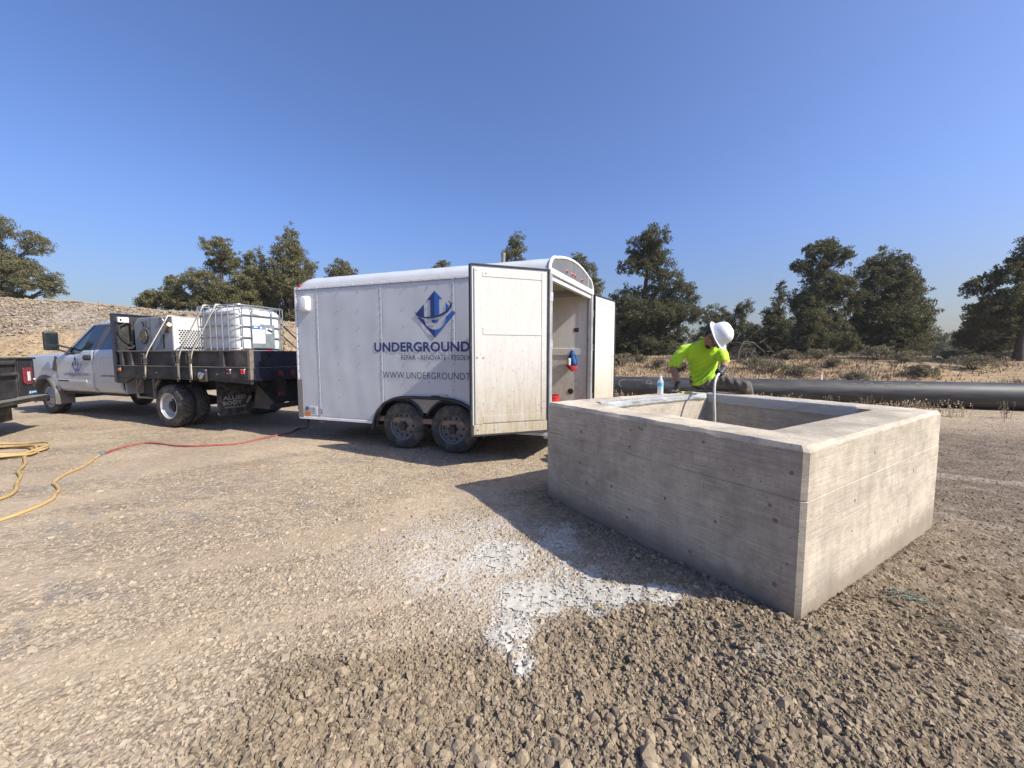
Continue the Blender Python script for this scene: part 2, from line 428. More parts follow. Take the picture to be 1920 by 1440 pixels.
CHIP_V = np.concatenate([np.stack([.52*np.cos(_a), .52*np.sin(_a), np.full(5, .80)], 1), np.stack([.98*np.cos(_a+.6), .98*np.sin(_a+.6), np.full(5, -.05)], 1), np.stack([.8*np.cos(_a), .8*np.sin(_a), np.full(5, -.75)], 1)[:1]*0+np.array([[0,0,-.8]])])[:11]
CHIP_F = np.array([(0,1,2),(0,2,3),(0,3,4)]+[f for i in range(5) for f in ((i,5+i,(i+1) % 5),((i+1) % 5,5+i,5+(i+1) % 5))]+[(5+(i+1) % 5,5+i,10) for i in (0,2)])
_b = np.arange(4)*PI/2
PAD_V = np.concatenate([np.stack([.66*np.cos(_b), .66*np.sin(_b), np.full(4, .80)], 1), np.stack([1.05*np.cos(_b+.7), 1.05*np.sin(_b+.7), np.full(4, -.35)], 1)])
PAD_F = np.array([(0,1,2),(0,2,3)]+[f for i in range(4) for f in ((i,4+i,(i+1) % 4),((i+1) % 4,4+i,4+(i+1) % 4))])
def stone_cloud(x, y, s, sink, rg, base=(ICO_V, ICO_F), jit=.15):
    """n angular stones as vertex and face arrays"""
    n = len(x); BV, BF = base; k = len(BV)
    V = BV[None]*(1+rg.normal(0,jit,(n,k,1)))+rg.normal(0,jit*.6,(n,k,3))
    V = V*np.stack([rg.uniform(.8,1.3,n), rg.uniform(.7,1.05,n), rg.uniform(.6,1.05,n)], 1)[:,None,:]
    a = rg.uniform(0, 2*PI, n); b = rg.normal(0, .4, n); ca, sa, cb, sb = np.cos(a), np.sin(a), np.cos(b), np.sin(b)
    V = np.stack([V[...,0], V[...,1]*cb[:,None]-V[...,2]*sb[:,None], V[...,1]*sb[:,None]+V[...,2]*cb[:,None]], -1)
    V = np.stack([V[...,0]*ca[:,None]-V[...,1]*sa[:,None], V[...,0]*sa[:,None]+V[...,1]*ca[:,None], V[...,2]], -1)
    V = V*s[:,None,None]
    V[...,0] += x[:,None]; V[...,1] += y[:,None]; V[...,2] += (gz(x, y)+s*sink)[:,None]
    F = BF[None]+k*np.arange(n)[:,None,None]
    return V.reshape(-1,3), F.reshape(-1,3)
def outside_box(x, y, m=.0):
    u, v = box_local(x, y)
    return np.maximum(np.maximum(-u, u-BW), np.maximum(-v, v-BL)) > m
def build_stones():
    rg = np.random.default_rng(5)
    N = 560000
    d = .7*(14/.7)**rg.random(N); ang = rg.uniform(-R(62), R(62), N)
    x, y = d*np.sin(ang), d*np.cos(ang)
    rb = rubble(x, y); pw = powder(x, y)
    patch = sstep(.42, .62, fbm(x*.9+3, y*.9, 61, 4))
    p = (.52*np.clip((5.5-d)/2.5, .4, 1) + .48*rb + .25*patch*(1-rb)) * np.where(d < 1.1, .35, np.where(d < 1.8, 1.35, 1.1))*np.minimum(1, (5/d)**.5)
    p = p*np.where(pw > .5, .6, 1)
    right = sstep(1.9, 2.6, x)*sstep(6,4,y); p = p*(1-.65*right)
    soil = soilm(x, y); p = np.maximum(p, .35*soil)*(1-.6*smoothm(x, y))
    keep = (rg.random(N) < p*.34) & outside_box(x, y, .012)
    x, y, d, rb, patch, right = x[keep], y[keep], d[keep], np.maximum(rb, soil*.9)[keep], patch[keep], right[keep]
    n = len(x)
    bigz = sstep(.40, .62, fbm(x*1.3+7, y*1.3, 83, 3))
    s = np.exp(rg.normal(0, .42, n))*(.0082-.0024*rb) + rb*(.25+.75*bigz)*rg.random(n)**5*.0095 + rg.random(n)**50*(.006+.011*rb)
    s = np.maximum(s, d*.0014)*np.where(d > 6, .85, 1)
    sink = rg.uniform(-.45, .30, n)*(.55+.45*rb) - .50*(1-rb)
    tone = np.clip(rg.normal(.5, .24, n), 0, 1)
    big = np.argsort(-(s/d)); big = big[(s[big] > .007)]
    first, rest = big[:300], np.setdiff1d(np.arange(n), big[:300])
    pwa = powder(x, y)*.50*rg.uniform(.6,1.5,n)+dust_pale(x, y)*.5
    for nm, sel, base in (("gravel", rest[rb[rest] >= .4], (CHIP_V, CHIP_F)), ("road_gravel", rest[rb[rest] < .4], (PAD_V, PAD_F))):
        V, F = stone_cloud(x[sel], y[sel], s[sel], sink[sel]*.6, rg, base, .17)
        k_ = len(base[0]); rep = lambda a: np.repeat(a, k_)
        o = np_mesh(nm, V, F, M_STONE, attr=dict(tone=rep(tone[sel]), rubble=rep(rb[sel]), powder=rep(pwa[sel])))
        tag(o, kind='stuff')
    # the 300 that show largest: rocks of their own, sharing a few shapes
    protos = []
    for k in range(14):
        V, F = stone_cloud(np.zeros(1), np.zeros(1), np.ones(1), np.zeros(1), rg)
        V[:,2] -= gzs(0, 0)
        # one subdivision, roughened: chipped faces
        me = bpy.data.meshes.new("rock"); me.from_pydata(V.tolist(), [], F.tolist())
        import bmesh
        b = bmesh.new(); b.from_mesh(me); bmesh.ops.subdivide_edges(b, edges=b.edges, cuts=1, use_grid_fill=True, smooth=.18)
        for q in b.verts: q.co *= 1+random.uniform(-.09, .07)
        b.to_mesh(me); b.free()
        a = me.attributes.new("tone", 'FLOAT', 'POINT'); a.data.foreach_set("value", np.full(len(me.vertices), random.uniform(.2,.75), np.float32))
        a = me.attributes.new("rubble", 'FLOAT', 'POINT'); a.data.foreach_set("value", np.full(len(me.vertices), .8, np.float32))
        me.materials.append(M_STONE); protos.append(me)
    for j, i in enumerate(first):
        o = bpy.data.objects.new("rock", protos[j % 14]); COL.objects.link(o)
        o.location = (x[i], y[i], gzs(x[i], y[i])+s[i]*.22); o.scale = (s[i],)*3; o.rotation_euler = (random.uniform(-.3,.3), random.uniform(-.3,.3), random.uniform(0,6.28))
        tag(o, "angular greyish brown rock lying loose in the rubble of the foreground", "rock", "loose rocks in the rubble")
    return n
NS = build_stones()
def build_pile_stones():
    """coarse crushed stone on the upper bank"""
    rg = np.random.default_rng(55); n = 60000
    x = rg.uniform(-34, -11, n); y = rg.uniform(15.5, 23.5, n); k = (pile_mask(x, y) > rg.random(n)*.9+.05); x, y = x[k][:10000], y[k][:10000]
    x2 = rg.uniform(-30, -8, 3000); y2 = rg.uniform(15, 20, 3000); k = hill(x2, y2) > .15; x = np.r_[x, x2[k]]; y = np.r_[y, y2[k]]
    n = len(x); s = np.exp(rg.normal(0,.35,n))*.042
    V, F = stone_cloud(x, y, s, np.full(n, .1), rg, (CHIP_V, CHIP_F), .16)
    o = np_mesh("bank_gravel", V, F, M_STONE, attr=dict(tone=np.repeat(np.clip(rg.normal(.45,.28,n),0,1), 11), rubble=np.repeat(pile_mask(x,y)*.55, 11), powder=np.zeros(n*11)))
    tag(o, kind='stuff')
build_pile_stones()

def build_powder():
    st = .0072; xs = np.arange(-.55, 1.35, st); ys = np.arange(1.35, 3.25, st)
    X, Y = np.meshgrid(xs, ys); n, m = len(xs), len(ys)
    P = powder(X, Y)*.92+(fbm(X*20, Y*20, 91, 4, .65)-.5)*1.0+(fbm(X*85, Y*85, 93, 3, .7)-.5)*.8
    u, v = box_local(X, Y); inside = (u > -.02) & (v > -.02)
    Z = gz(X, Y)+.0035+.004*fbm(X*40, Y*40, 12, 2)*np.clip(P, 0, 1)+.003*np.clip(P-.6, 0, 1)
    X = X+RNG.uniform(-.4,.4,X.shape)*st; Y = Y+RNG.uniform(-.4,.4,Y.shape)*st
    i = np.arange(n*m).reshape(m, n)
    ok = (P > .78) & ~inside
    ok = ok[:-1,:-1] & ok[1:,1:] & ok[1:,:-1] & ok[:-1,1:]
    F = np.stack([i[:-1,:-1][ok], i[:-1,1:][ok], i[1:,1:][ok], i[1:,:-1][ok]], 1)
    used = np.unique(F); mp = np.zeros(n*m, int); mp[used] = np.arange(len(used))
    t = NT("white_powder"); v_ = t.n("ShaderNodeNewGeometry").outputs["Position"]
    nz = t.noise(v_, 26, 6, .7)
    t.set(Base_Color=t.mix(t.mapr(nz, .35, .65, 0, 1), (.37,.345,.295,1), (.50,.475,.42,1)), Roughness=.95, Normal=t.bump(t.noise(v_, 120, 4, .7), .5, .006))
    o = np_mesh("spilled_powder", np.stack([X.ravel(), Y.ravel(), Z.ravel()], 1)[used], mp[F], t.m, smooth=True)
    tag(o, kind='stuff')
build_powder()

# ------------------------------------------------------------------ concrete box
def concrete_material(name, tint=(.45,.392,.308), grain=True):
    t = NT(name); v = t.coord()
    big = t.noise(v, 1.6, 6, .65, .4); mid = t.noise(v, 7, 6, .7, .3)
    g = t.noise(t.scalev(v, 2.2, 2.2, 17), 1.6, 7, .7, 1.6); fine = t.noise(v, 90, 5, .7)
    a = tuple(q*.80 for q in tint)+(1,); b = tuple(min(1, q*1.12) for q in tint)+(1,)
    c = t.mix(t.mapr(t.math('ADD', t.math('MULTIPLY', big, .62), t.math('ADD', t.math('MULTIPLY', mid, .2), t.math('MULTIPLY', g, .18))), .38, .62, 0, 1, True), a, b)
    k = t.math('MULTIPLY', t.mapr(mid, .3, .7, .86, 1.12), t.mapr(fine, .3, .7, .9, 1.1))
    c = t.mix(1., c, t.n("ShaderNodeCombineColor", i0=k, i1=k, i2=k).outputs[0], 'MULTIPLY')
    # bug holes and round form-knot stains
    vo = t.n("ShaderNodeTexVoronoi", Vector=v, Scale=11., Randomness=1.)
    rnd = t.n("ShaderNodeSeparateColor", i0=vo.outputs["Color"]).outputs[0]
    sz = t.mapr(rnd, .6, 1., 0., .15)
    hole = t.math('MULTIPLY', t.mapr(t.math('SUBTRACT', vo.outputs["Distance"], sz), -.03, .02, 1., 0.), t.mapr(rnd, .6, .62, 0, 1))
    vo3 = t.n("ShaderNodeTexVoronoi", Vector=v, Scale=34., Randomness=1.)
    r3 = t.n("ShaderNodeSeparateColor", i0=vo3.outputs["Color"]).outputs[1]
    hole3 = t.math('MULTIPLY', t.mapr(vo3.outputs["Distance"], .10, .16, 1., 0.), t.mapr(r3, .72, .73, 0, 1))
    hl = t.math('MAXIMUM', hole, hole3)
    c = t.mix(t.math('MULTIPLY', t.mapr(t.noise(v, 24, 5, .75, .6), .60, .70, 0, .45), 1.), c, (.20,.17,.13,1))
    c = t.mix(t.math('MULTIPLY', hl, .75), c, (.13,.115,.10,1))
    vk = t.n("ShaderNodeTexVoronoi", Vector=t.scalev(v, 1, 1, 1.5), Scale=2.3, Randomness=1.)
    ring = t.math('SINE', t.math('MULTIPLY', t.math('ADD', vk.outputs["Distance"], t.math('MULTIPLY', big, .25)), 60.))
    rf = t.math('MULTIPLY', t.mapr(ring, .2, 1., 0, .16), t.mapr(vk.outputs["Distance"], .12, .28, 1, 0))
    c = t.mix(rf, c, (.25,.22,.185,1))
    wet = t.mapr(t.noise(t.scalev(v, 5, 5, .9), 1.2, 5, .6, .3), .58, .75, 0, .15, True)
    c = t.mix(wet, c, (.24,.215,.18,1))
    gl = t.noise(t.scalev(v, 1.2, 1.2, 60), 2.4, 5, .7, .5)
    k2 = t.mapr(gl, .36, .64, .80, 1.12); c = t.mix(1., c, t.n('ShaderNodeCombineColor', i0=k2, i1=k2, i2=k2).outputs[0], 'MULTIPLY')
    vs_ = t.noise(t.scalev(v, 40, 40, 1.0), 1.3, 4, .7); k3 = t.mapr(vs_, .4, .7, 1.02, .94); c = t.mix(1., c, t.n('ShaderNodeCombineColor', i0=k3, i1=k3, i2=k3).outputs[0], 'MULTIPLY')
    # earth splashed on the foot of the walls
    sz_ = t.n('ShaderNodeSeparateXYZ', i0=v).outputs[2]; sp_ = t.math('SUBTRACT', t.math('ADD', .11, t.math('MULTIPLY', t.noise(v, 9, 6, .75), .22)), sz_)
    c = t.mix(t.mapr(sp_, -.06, .10, 0, .7, True), c, (.20,.16,.12,1))
    h = t.math('ADD', t.math('MULTIPLY', fine, .5), t.math('ADD', t.math('MULTIPLY', g, .5), t.math('MULTIPLY', hl, -2.2)))
    t.set(Base_Color=c, Roughness=.88, Normal=t.bump(h, .45, .004))
    t.b.inputs["Specular IOR Level"].default_value = .25
    return t.m
M_CONC = concrete_material("cast_concrete")
def build_box():
    W, L, Z = BW, BL, BZ; th, ch = .33, .022; zj = Z-.275
    def ring(x0, x1, y0, y1, c, z, n=34):
        """rectangle with chamfered corners, edges subdivided so they can be chipped"""
        P = []
        cs = [((x0+c,y0),(x1-c,y0)), ((x1,y0+c),(x1,y1-c)), ((x1-c,y1),(x0+c,y1)), ((x0,y1-c),(x0,y0+c))]
        for a, b in cs:
            for k in range(n+1):
                q = k/n; P.append((a[0]+(b[0]-a[0])*q, a[1]+(b[1]-a[1])*q, z))
        return P
    m = MB(); rg = random.Random(3)
    def jit(P, a, dz=1.): return [(x+rg.uniform(-a,a), y+rg.uniform(-a,a), z+rg.uniform(-a,a)*dz) for x,y,z in P]
    g = .0045
    rings = [ring(0,W,0,L,ch,-.5), ring(0,W,0,L,ch,zj-.004), jit(ring(g,W-g,g,L-g,ch,zj-.001),.0012), jit(ring(g,W-g,g,L-g,ch,zj+.001),.0012),
             ring(.0015,W-.0015,.0015,L-.0015,ch,zj+.004), jit(ring(.0015,W-.0015,.0015,L-.0015,ch,Z-ch-.004),.0022,3.), jit(ring(ch,W-ch,ch,L-ch,.012,Z),.0042,.7),
             jit(ring(th-.03,W-th+.03,th-.03,L-th+.03,.01,Z),.0015,.5), ring(th,W-th,th,L-th,.012,Z-.012), ring(th,W-th,th,L-th,.012,-.6)]
    m.loft(rings, caps=False)
    m.poly([(th,th,-.6),(W-th,th,-.6),(W-th,L-th,-.6),(th,L-th,-.6)])
    t = thing("concrete_vault", "open-topped square cast concrete box standing in the gravel", "concrete vault", (BOX_O[0], BOX_O[1], 0), math.atan2(BX[1], BX[0]))
    m.build("wall", M_CONC, t, smooth=25)
    return t
VAULT = build_box()
def build_films():
    t = NT("clear_plastic_film"); v = t.coord()
    w = t.noise(t.scalev(v, 3, 3, 3), 5, 5, .6, 1.2)
    t.set(Base_Color=(.55,.57,.58,1), Roughness=.18, Normal=t.bump(w, .5, .02), Transmission_Weight=.0, Alpha=.5)
    t.b.inputs["Specular IOR Level"].default_value = .8
    th = .33
    def sheet(label, p0, p1, inward, rise, hang, seed, loc_):
        p0, p1, inw = Vector(p0), Vector(p1), Vector(inward)
        rg = np.random.default_rng(seed)
        def f(u, w):
            p = p0.lerp(p1, u); s_ = -rise + w*(rise+hang)
            wob = (float(fbm(np.array([u*9]), np.array([w*3]), seed, 3)[0])-.5)
            edge = .05*(float(fbm(np.array([u*7]), np.array([.5]), seed+3, 3)[0])-.5)
            if s_ < 0: q = p + inw*(s_+edge*(1-w)) + Vector((0,0,.006+.022*max(0,wob)))
            else: q = p + inw*(.012+.045*max(0,wob)+.02*u*(1-u)) + Vector((0,0,.004-s_*(1+.25*wob)))
            return q
        m = MB(); m.grid(f, 60, 14)
        o = m.build("plastic_sheet", t.m, None, smooth=60, fix=False)
        o.location = VAULT.location; o.rotation_euler = VAULT.rotation_euler
        md = o.modifiers.new("thickness", 'SOLIDIFY'); md.thickness = .0015
        tag(o, label, "plastic sheet", "plastic sheets over the rim")
    sheet("crumpled clear plastic sheet draped over the rim beside the water bottle", (th+.03,BL-th,BZ), (BW-th-.05,BL-th,BZ), (0,-1,0), .075, .05, 4, None)
    sheet("long strip of clear plastic sheet hanging inside the rear rim below the worker's leg", (BW-th,BL-th+.02,BZ), (BW-th,th+.1,BZ), (-1,0,0), .035, .10, 8, None)
build_films()

# ------------------------------------------------------------------ pipe
def build_pipe():
    t = NT("black_plastic_pipe"); v = t.coord()
    nz = t.noise(t.scalev(v, .5, 3, 3), 3, 6, .65); sc = t.noise(t.scalev(v, 1, 6, 6), 9, 5, .7)
    c = t.mix(t.mapr(nz, .35, .7, 0, 1, True), (.022,.022,.022,1), (.058,.056,.053,1))
    c = t.mix(t.mapr(sc, .66, .74, 0, .35), c, (.25,.24,.22,1))
    t.set(Base_Color=c, Roughness=t.mapr(nz, .3, .7, .42, .62))
    r = .335; L = 17.5
    root = thing("drain_pipe", "large black plastic pipe lying across the dry field edge", "pipe", (PIPE0[0], PIPE0[1], 0), math.atan2(PIPED[1], PIPED[0]))
    m = MB(); path = []; rr = []
    for k in range(41):
        x = -3.2+L*k/40; path.append((x, -.0022*max(0, x-6)**2, r+.06)); rr.append(r)
    m.tube(path, rr, 40, caps=False)
    m.tube([p for p in path], [r*.93]*41, 40, caps=False)
    def endring(p):
        k = 40; V = [(p[0], p[1]+math.cos(2*PI*i/k)*q, p[2]+math.sin(2*PI*i/k)*q) for q in (r, r*.93) for i in range(k)]
        m.add(V, [(i, (i+1) % k, k+(i+1) % k, k+i) for i in range(k)])
    endring(path[0]); endring(path[-1])
    m.build("pipe_wall", t.m, root, smooth=50)
    chalk = pm("white_chalk", (.34,.335,.32), .95, var=.3, scale=40)
    def stroke(pts, mm):
        # pts: (along pipe, angle up the side facing the box)
        P = [(x, -.0022*max(0, x-6)**2-math.cos(a)*(r+.001), r+.06+math.sin(a)*(r+.001)) for x, a in pts]
        mm.tube(P, .0055, 5)
    def arc(cx, ca, rx, ra, a0, a1, n=10): return [(cx+rx*math.cos(R(a0+(a1-a0)*k/n)), ca+ra*math.sin(R(a0+(a1-a0)*k/n))) for k in range(n+1)]
    m = MB()
    stroke(arc(.34,.42,.16,.42,70,235), m); stroke([(.62,.86),(.9,.86),(.74,.2)], m)
    stroke(arc(1.06,.62,.08,.2,0,360), m); stroke([(1.14,.62),(1.12,.2)], m)
    m.build("chalk_mark", chalk, root)
    m = MB(); b = 6.75
    stroke([(b-.55,.9),(b-.4,.9)], m)
    for q in (b-.15, b+.28): stroke(arc(q,.95,.1,.12,150,-10,6)+[(q-.12,.7),(q+.14,.68)], m)
    stroke([(b+.52,.68),(b+.54,.7)], m); stroke([(b+.72,1.06),(b+.72,.68)], m); stroke(arc(b+.95,.87,.1,.19,0,360), m)
    m.build("chalk_mark", chalk, root)
    return root
PIPE = build_pipe()

def build_haze():
    t = bpy.data.materials.new("thin_haze"); t.use_nodes = True; nt = t.node_tree
    nt.nodes.remove(nt.nodes["Principled BSDF"]); v = nt.nodes.new("ShaderNodeVolumePrincipled")
    v.inputs["Color"].default_value = (.80,.83,.88,1); v.inputs["Density"].default_value = HAZE; v.inputs["Anisotropy"].default_value = .25
    nt.links.new(v.outputs[0], nt.nodes["Material Output"].inputs["Volume"])
    m = MB(); m.box(-330, 330, -70, 480, -2.2, 15); o = m.build("haze", t); tag(o, kind='stuff')
HAZE = .0006
build_haze()
# ------------------------------------------------------------------ enclosed trailer
M_WHITE = pm("white_trailer_skin", (.51,.535,.56), .38, var=.05, scale=3, dirt=(.42,.38,.32), damt=.12, dscale=2, coat=.15)
M_WHITE2 = pm("white_trim", (.72,.72,.71), .45, var=.06, scale=8, dirt=DUST, damt=.2, dscale=5)
M_ALU = pm("dull_aluminium", (.52,.52,.52), .42, .8, var=.12, scale=14, dirt=DUST, damt=.3, dscale=6)
M_GREY = pm("grey_header_panel", (.13,.135,.135), .55, .1, var=.12, scale=6, dirt=(.3,.3,.29), damt=.3, dscale=9)
M_BLACK = pm("black_paint", (.022,.022,.023), .42, var=.3, scale=6, dirt=(.20,.17,.135), damt=.35, dscale=4)
M_RUBBER = pm("rubber_seal", (.025,.025,.025), .75, var=.25, scale=20, dirt=DUST, damt=.25, dscale=8)
M_TYRE = pm("dusty_tyre", (.045,.042,.040), .85, var=.3, scale=9, dirt=(.26,.215,.165), damt=.5, dscale=7, bump=.3, bscale=50)
M_RIMG = pm("grey_steel_rim", (.17,.17,.175), .5, .5, var=.15, scale=10, dirt=DUST, damt=.35, dscale=9)
M_NAVY = pm("navy_print", (.020,.035,.16), .45, var=.05)
M_BLUE = pm("blue_print", (.025,.12,.42), .45, var=.05)
M_INK = pm("dark_blue_print", (.035,.045,.12), .5, var=.05)
M_RED = pm("red_lens", (.35,.02,.02), .25, var=.15, scale=30, spec=.7)
M_AMBER = pm("amber_lens", (.55,.16,.02), .25, var=.15, scale=30, spec=.7)
M_CHROME = pm("bright_metal", (.62,.62,.62), .25, 1., var=.08, scale=20)
def tread_plate():
    t = NT("diamond_tread_plate"); v = t.coord()
    a = t.n("ShaderNodeTexVoronoi", Vector=t.scalev(t.n("ShaderNodeMapping", Vector=v, Rotation=(0, R(45), 0)).outputs[0], 1, 1, 2.4), Scale=24., Randomness=.0)
    h = t.mapr(a.outputs["Distance"], .1, .35, 1, 0, True)
    nz = t.noise(v, 12, 5, .7)
    c = t.mix(h, (.28,.27,.26,1), (.5,.49,.47,1)); c = t.mix(t.mapr(nz, .45, .7, 0, .7, True), c, (.33,.27,.2,1))
    t.set(Base_Color=c, Metallic=.6, Roughness=.5, Normal=t.bump(h, .6, .006)); return t.m
M_TREAD = tread_plate()
def door_ply():
    t = NT("weathered_white_plywood"); v = t.coord()
    g = t.noise(t.scalev(v, 14, 14, 1.1), 2.2, 6, .65, .5); sp = t.noise(t.scalev(v, 1, 1, .55), 38, 5, .75)
    sep = t.n("ShaderNodeSeparateXYZ", i0=v)
    low = t.mapr(t.math('ADD', sep.outputs[2], t.math('MULTIPLY', t.noise(v, 2.2, 5, .65), -.8)), -.1, 1.3, 1, 0, True)
    c = t.mix(t.mapr(g, .35, .7, 0, .35), (.57,.555,.52,1), (.45,.42,.36,1))
    c = t.mix(t.math('MULTIPLY', low, t.mapr(g, .3, .62, .4, 1.)), c, (.36,.28,.165,1))
    ds = t.math('MULTIPLY', t.mapr(sp, .58, .66, 0, 1), t.mapr(low, 0, .8, .3, .9))
    c = t.mix(ds, c, (.17,.14,.10,1))
    sc = t.noise(t.scalev(v, 3, 3, .8), 13, 6, .75, 1.5)
    c = t.mix(t.mapr(sc, .71, .75, 0, .55), c, (.2,.18,.15,1))
    t.set(Base_Color=c, Roughness=.7, Normal=t.bump(g, .25, .004)); return t.m
M_PLY = door_ply()
def grimy_ply():
    t = NT("grimy_wall_plywood"); v = t.coord()
    g = t.noise(t.scalev(v, 9, 9, 1.), 2, 6, .7, .5); sp = t.noise(v, 45, 5, .8); bl = t.noise(v, 6, 6, .75, 1)
    sep = t.n("ShaderNodeSeparateXYZ", i0=v)
    low = t.mapr(sep.outputs[2], .45, 1.8, 1, 0, True)
    c = t.mix(t.mapr(g, .35, .65, 0, .6), (.74,.70,.63,1), (.60,.56,.50,1))
    c = t.mix(t.math('MULTIPLY', low, t.mapr(bl, .35, .6, .4, 1)), c, (.42,.36,.29,1))
    c = t.mix(t.math('MULTIPLY', t.mapr(sp, .6, .68, 0, .8), t.mapr(low, 0, .6, .3, 1)), c, (.17,.15,.12,1))
    t.set(Base_Color=c, Roughness=.75, Normal=t.bump(g, .2, .004)); return t.m
M_GPLY = grimy_ply()
M_DARKIN = pm("dark_underside", (.03,.03,.03), .8, var=.3)

def ripple(x, z):
    return .0013*math.sin(9.2*x+1.3*math.sin(2.1*z)) + .0006*math.sin(19*x+2.6*math.sin(1.7*z+x)) + .0016*math.sin(4.1*z+3.3*x+math.sin(2.3*x)) + .0007*math.sin(11*z+5*x)

TX0, TX1, TW = -2.45, 1.82, 2.0
SK = lambda x, y, z: (x+.13*y, y, z)
def skew(m): return m.warp(SK)
WX = (-.42, .42); WR = .362

def wheel_trailer(parent, x, y, facing):
    """facing -1: outside towards the camera side"""
    w = thing("wheel", None, None, (x, y, WR)); w.parent = parent
    f = facing; m = MB(); W = .215
    prof = [(.215, 0), (.235,-.004), (.30,-.004), (.335, .012), (.352, .03)]
    for q in (.06,.09,.125,.155): prof += [(.361, q-.006), (.361, q+.006), (.354, q+.007), (.354, q+.012)]
    prof += [(.352, W-.03), (.335, W-.012), (.30, W+.004), (.215, W)]
    m.lathe(prof, (0,0,0), (0,-f,0), 56, caps=False)
    m.build("tyre", M_TYRE, w, smooth=35)
    m = MB()
    m.lathe([(.216,-.002),(.214,.01),(.198,.018),(.19,.05),(.178,.058),(.13,.052),(.115,.04),(.085,.036),(.062,.034)], (0,0,0), (0,-f,0), 40, caps=False)
    m.lathe([(.216,.21),(.19,.18),(.19,.055)], (0,0,0), (0,-f,0), 40, caps=False)
    m.build("rim", M_RIMG, w, smooth=40)
    m = MB()
    for k in range(10):
        a = 2*PI*k/10; c = (math.cos(a)*.155, 0, math.sin(a)*.155)
        m = MB(); m.lathe([(.019,.0505),(.019,.058)], c, (0,-f,0), 10); m.build("rim_hole", M_DARKIN, w)
    m = MB(); m.lathe([(.062,.036),(.062,-.0),(.056,-.01),(.04,-.013),(.001,-.014)], (0,0,0), (0,-f,0), 20)
    for k in range(6):
        a = 2*PI*k/6; c = (math.cos(a)*.078, 0, math.sin(a)*.078); m.lathe([(.011,.04),(.011,.018),(.007,.014)], c, (0,-f,0), 6)
    m.build("hub", M_BLACK, w, smooth=30)
    return w

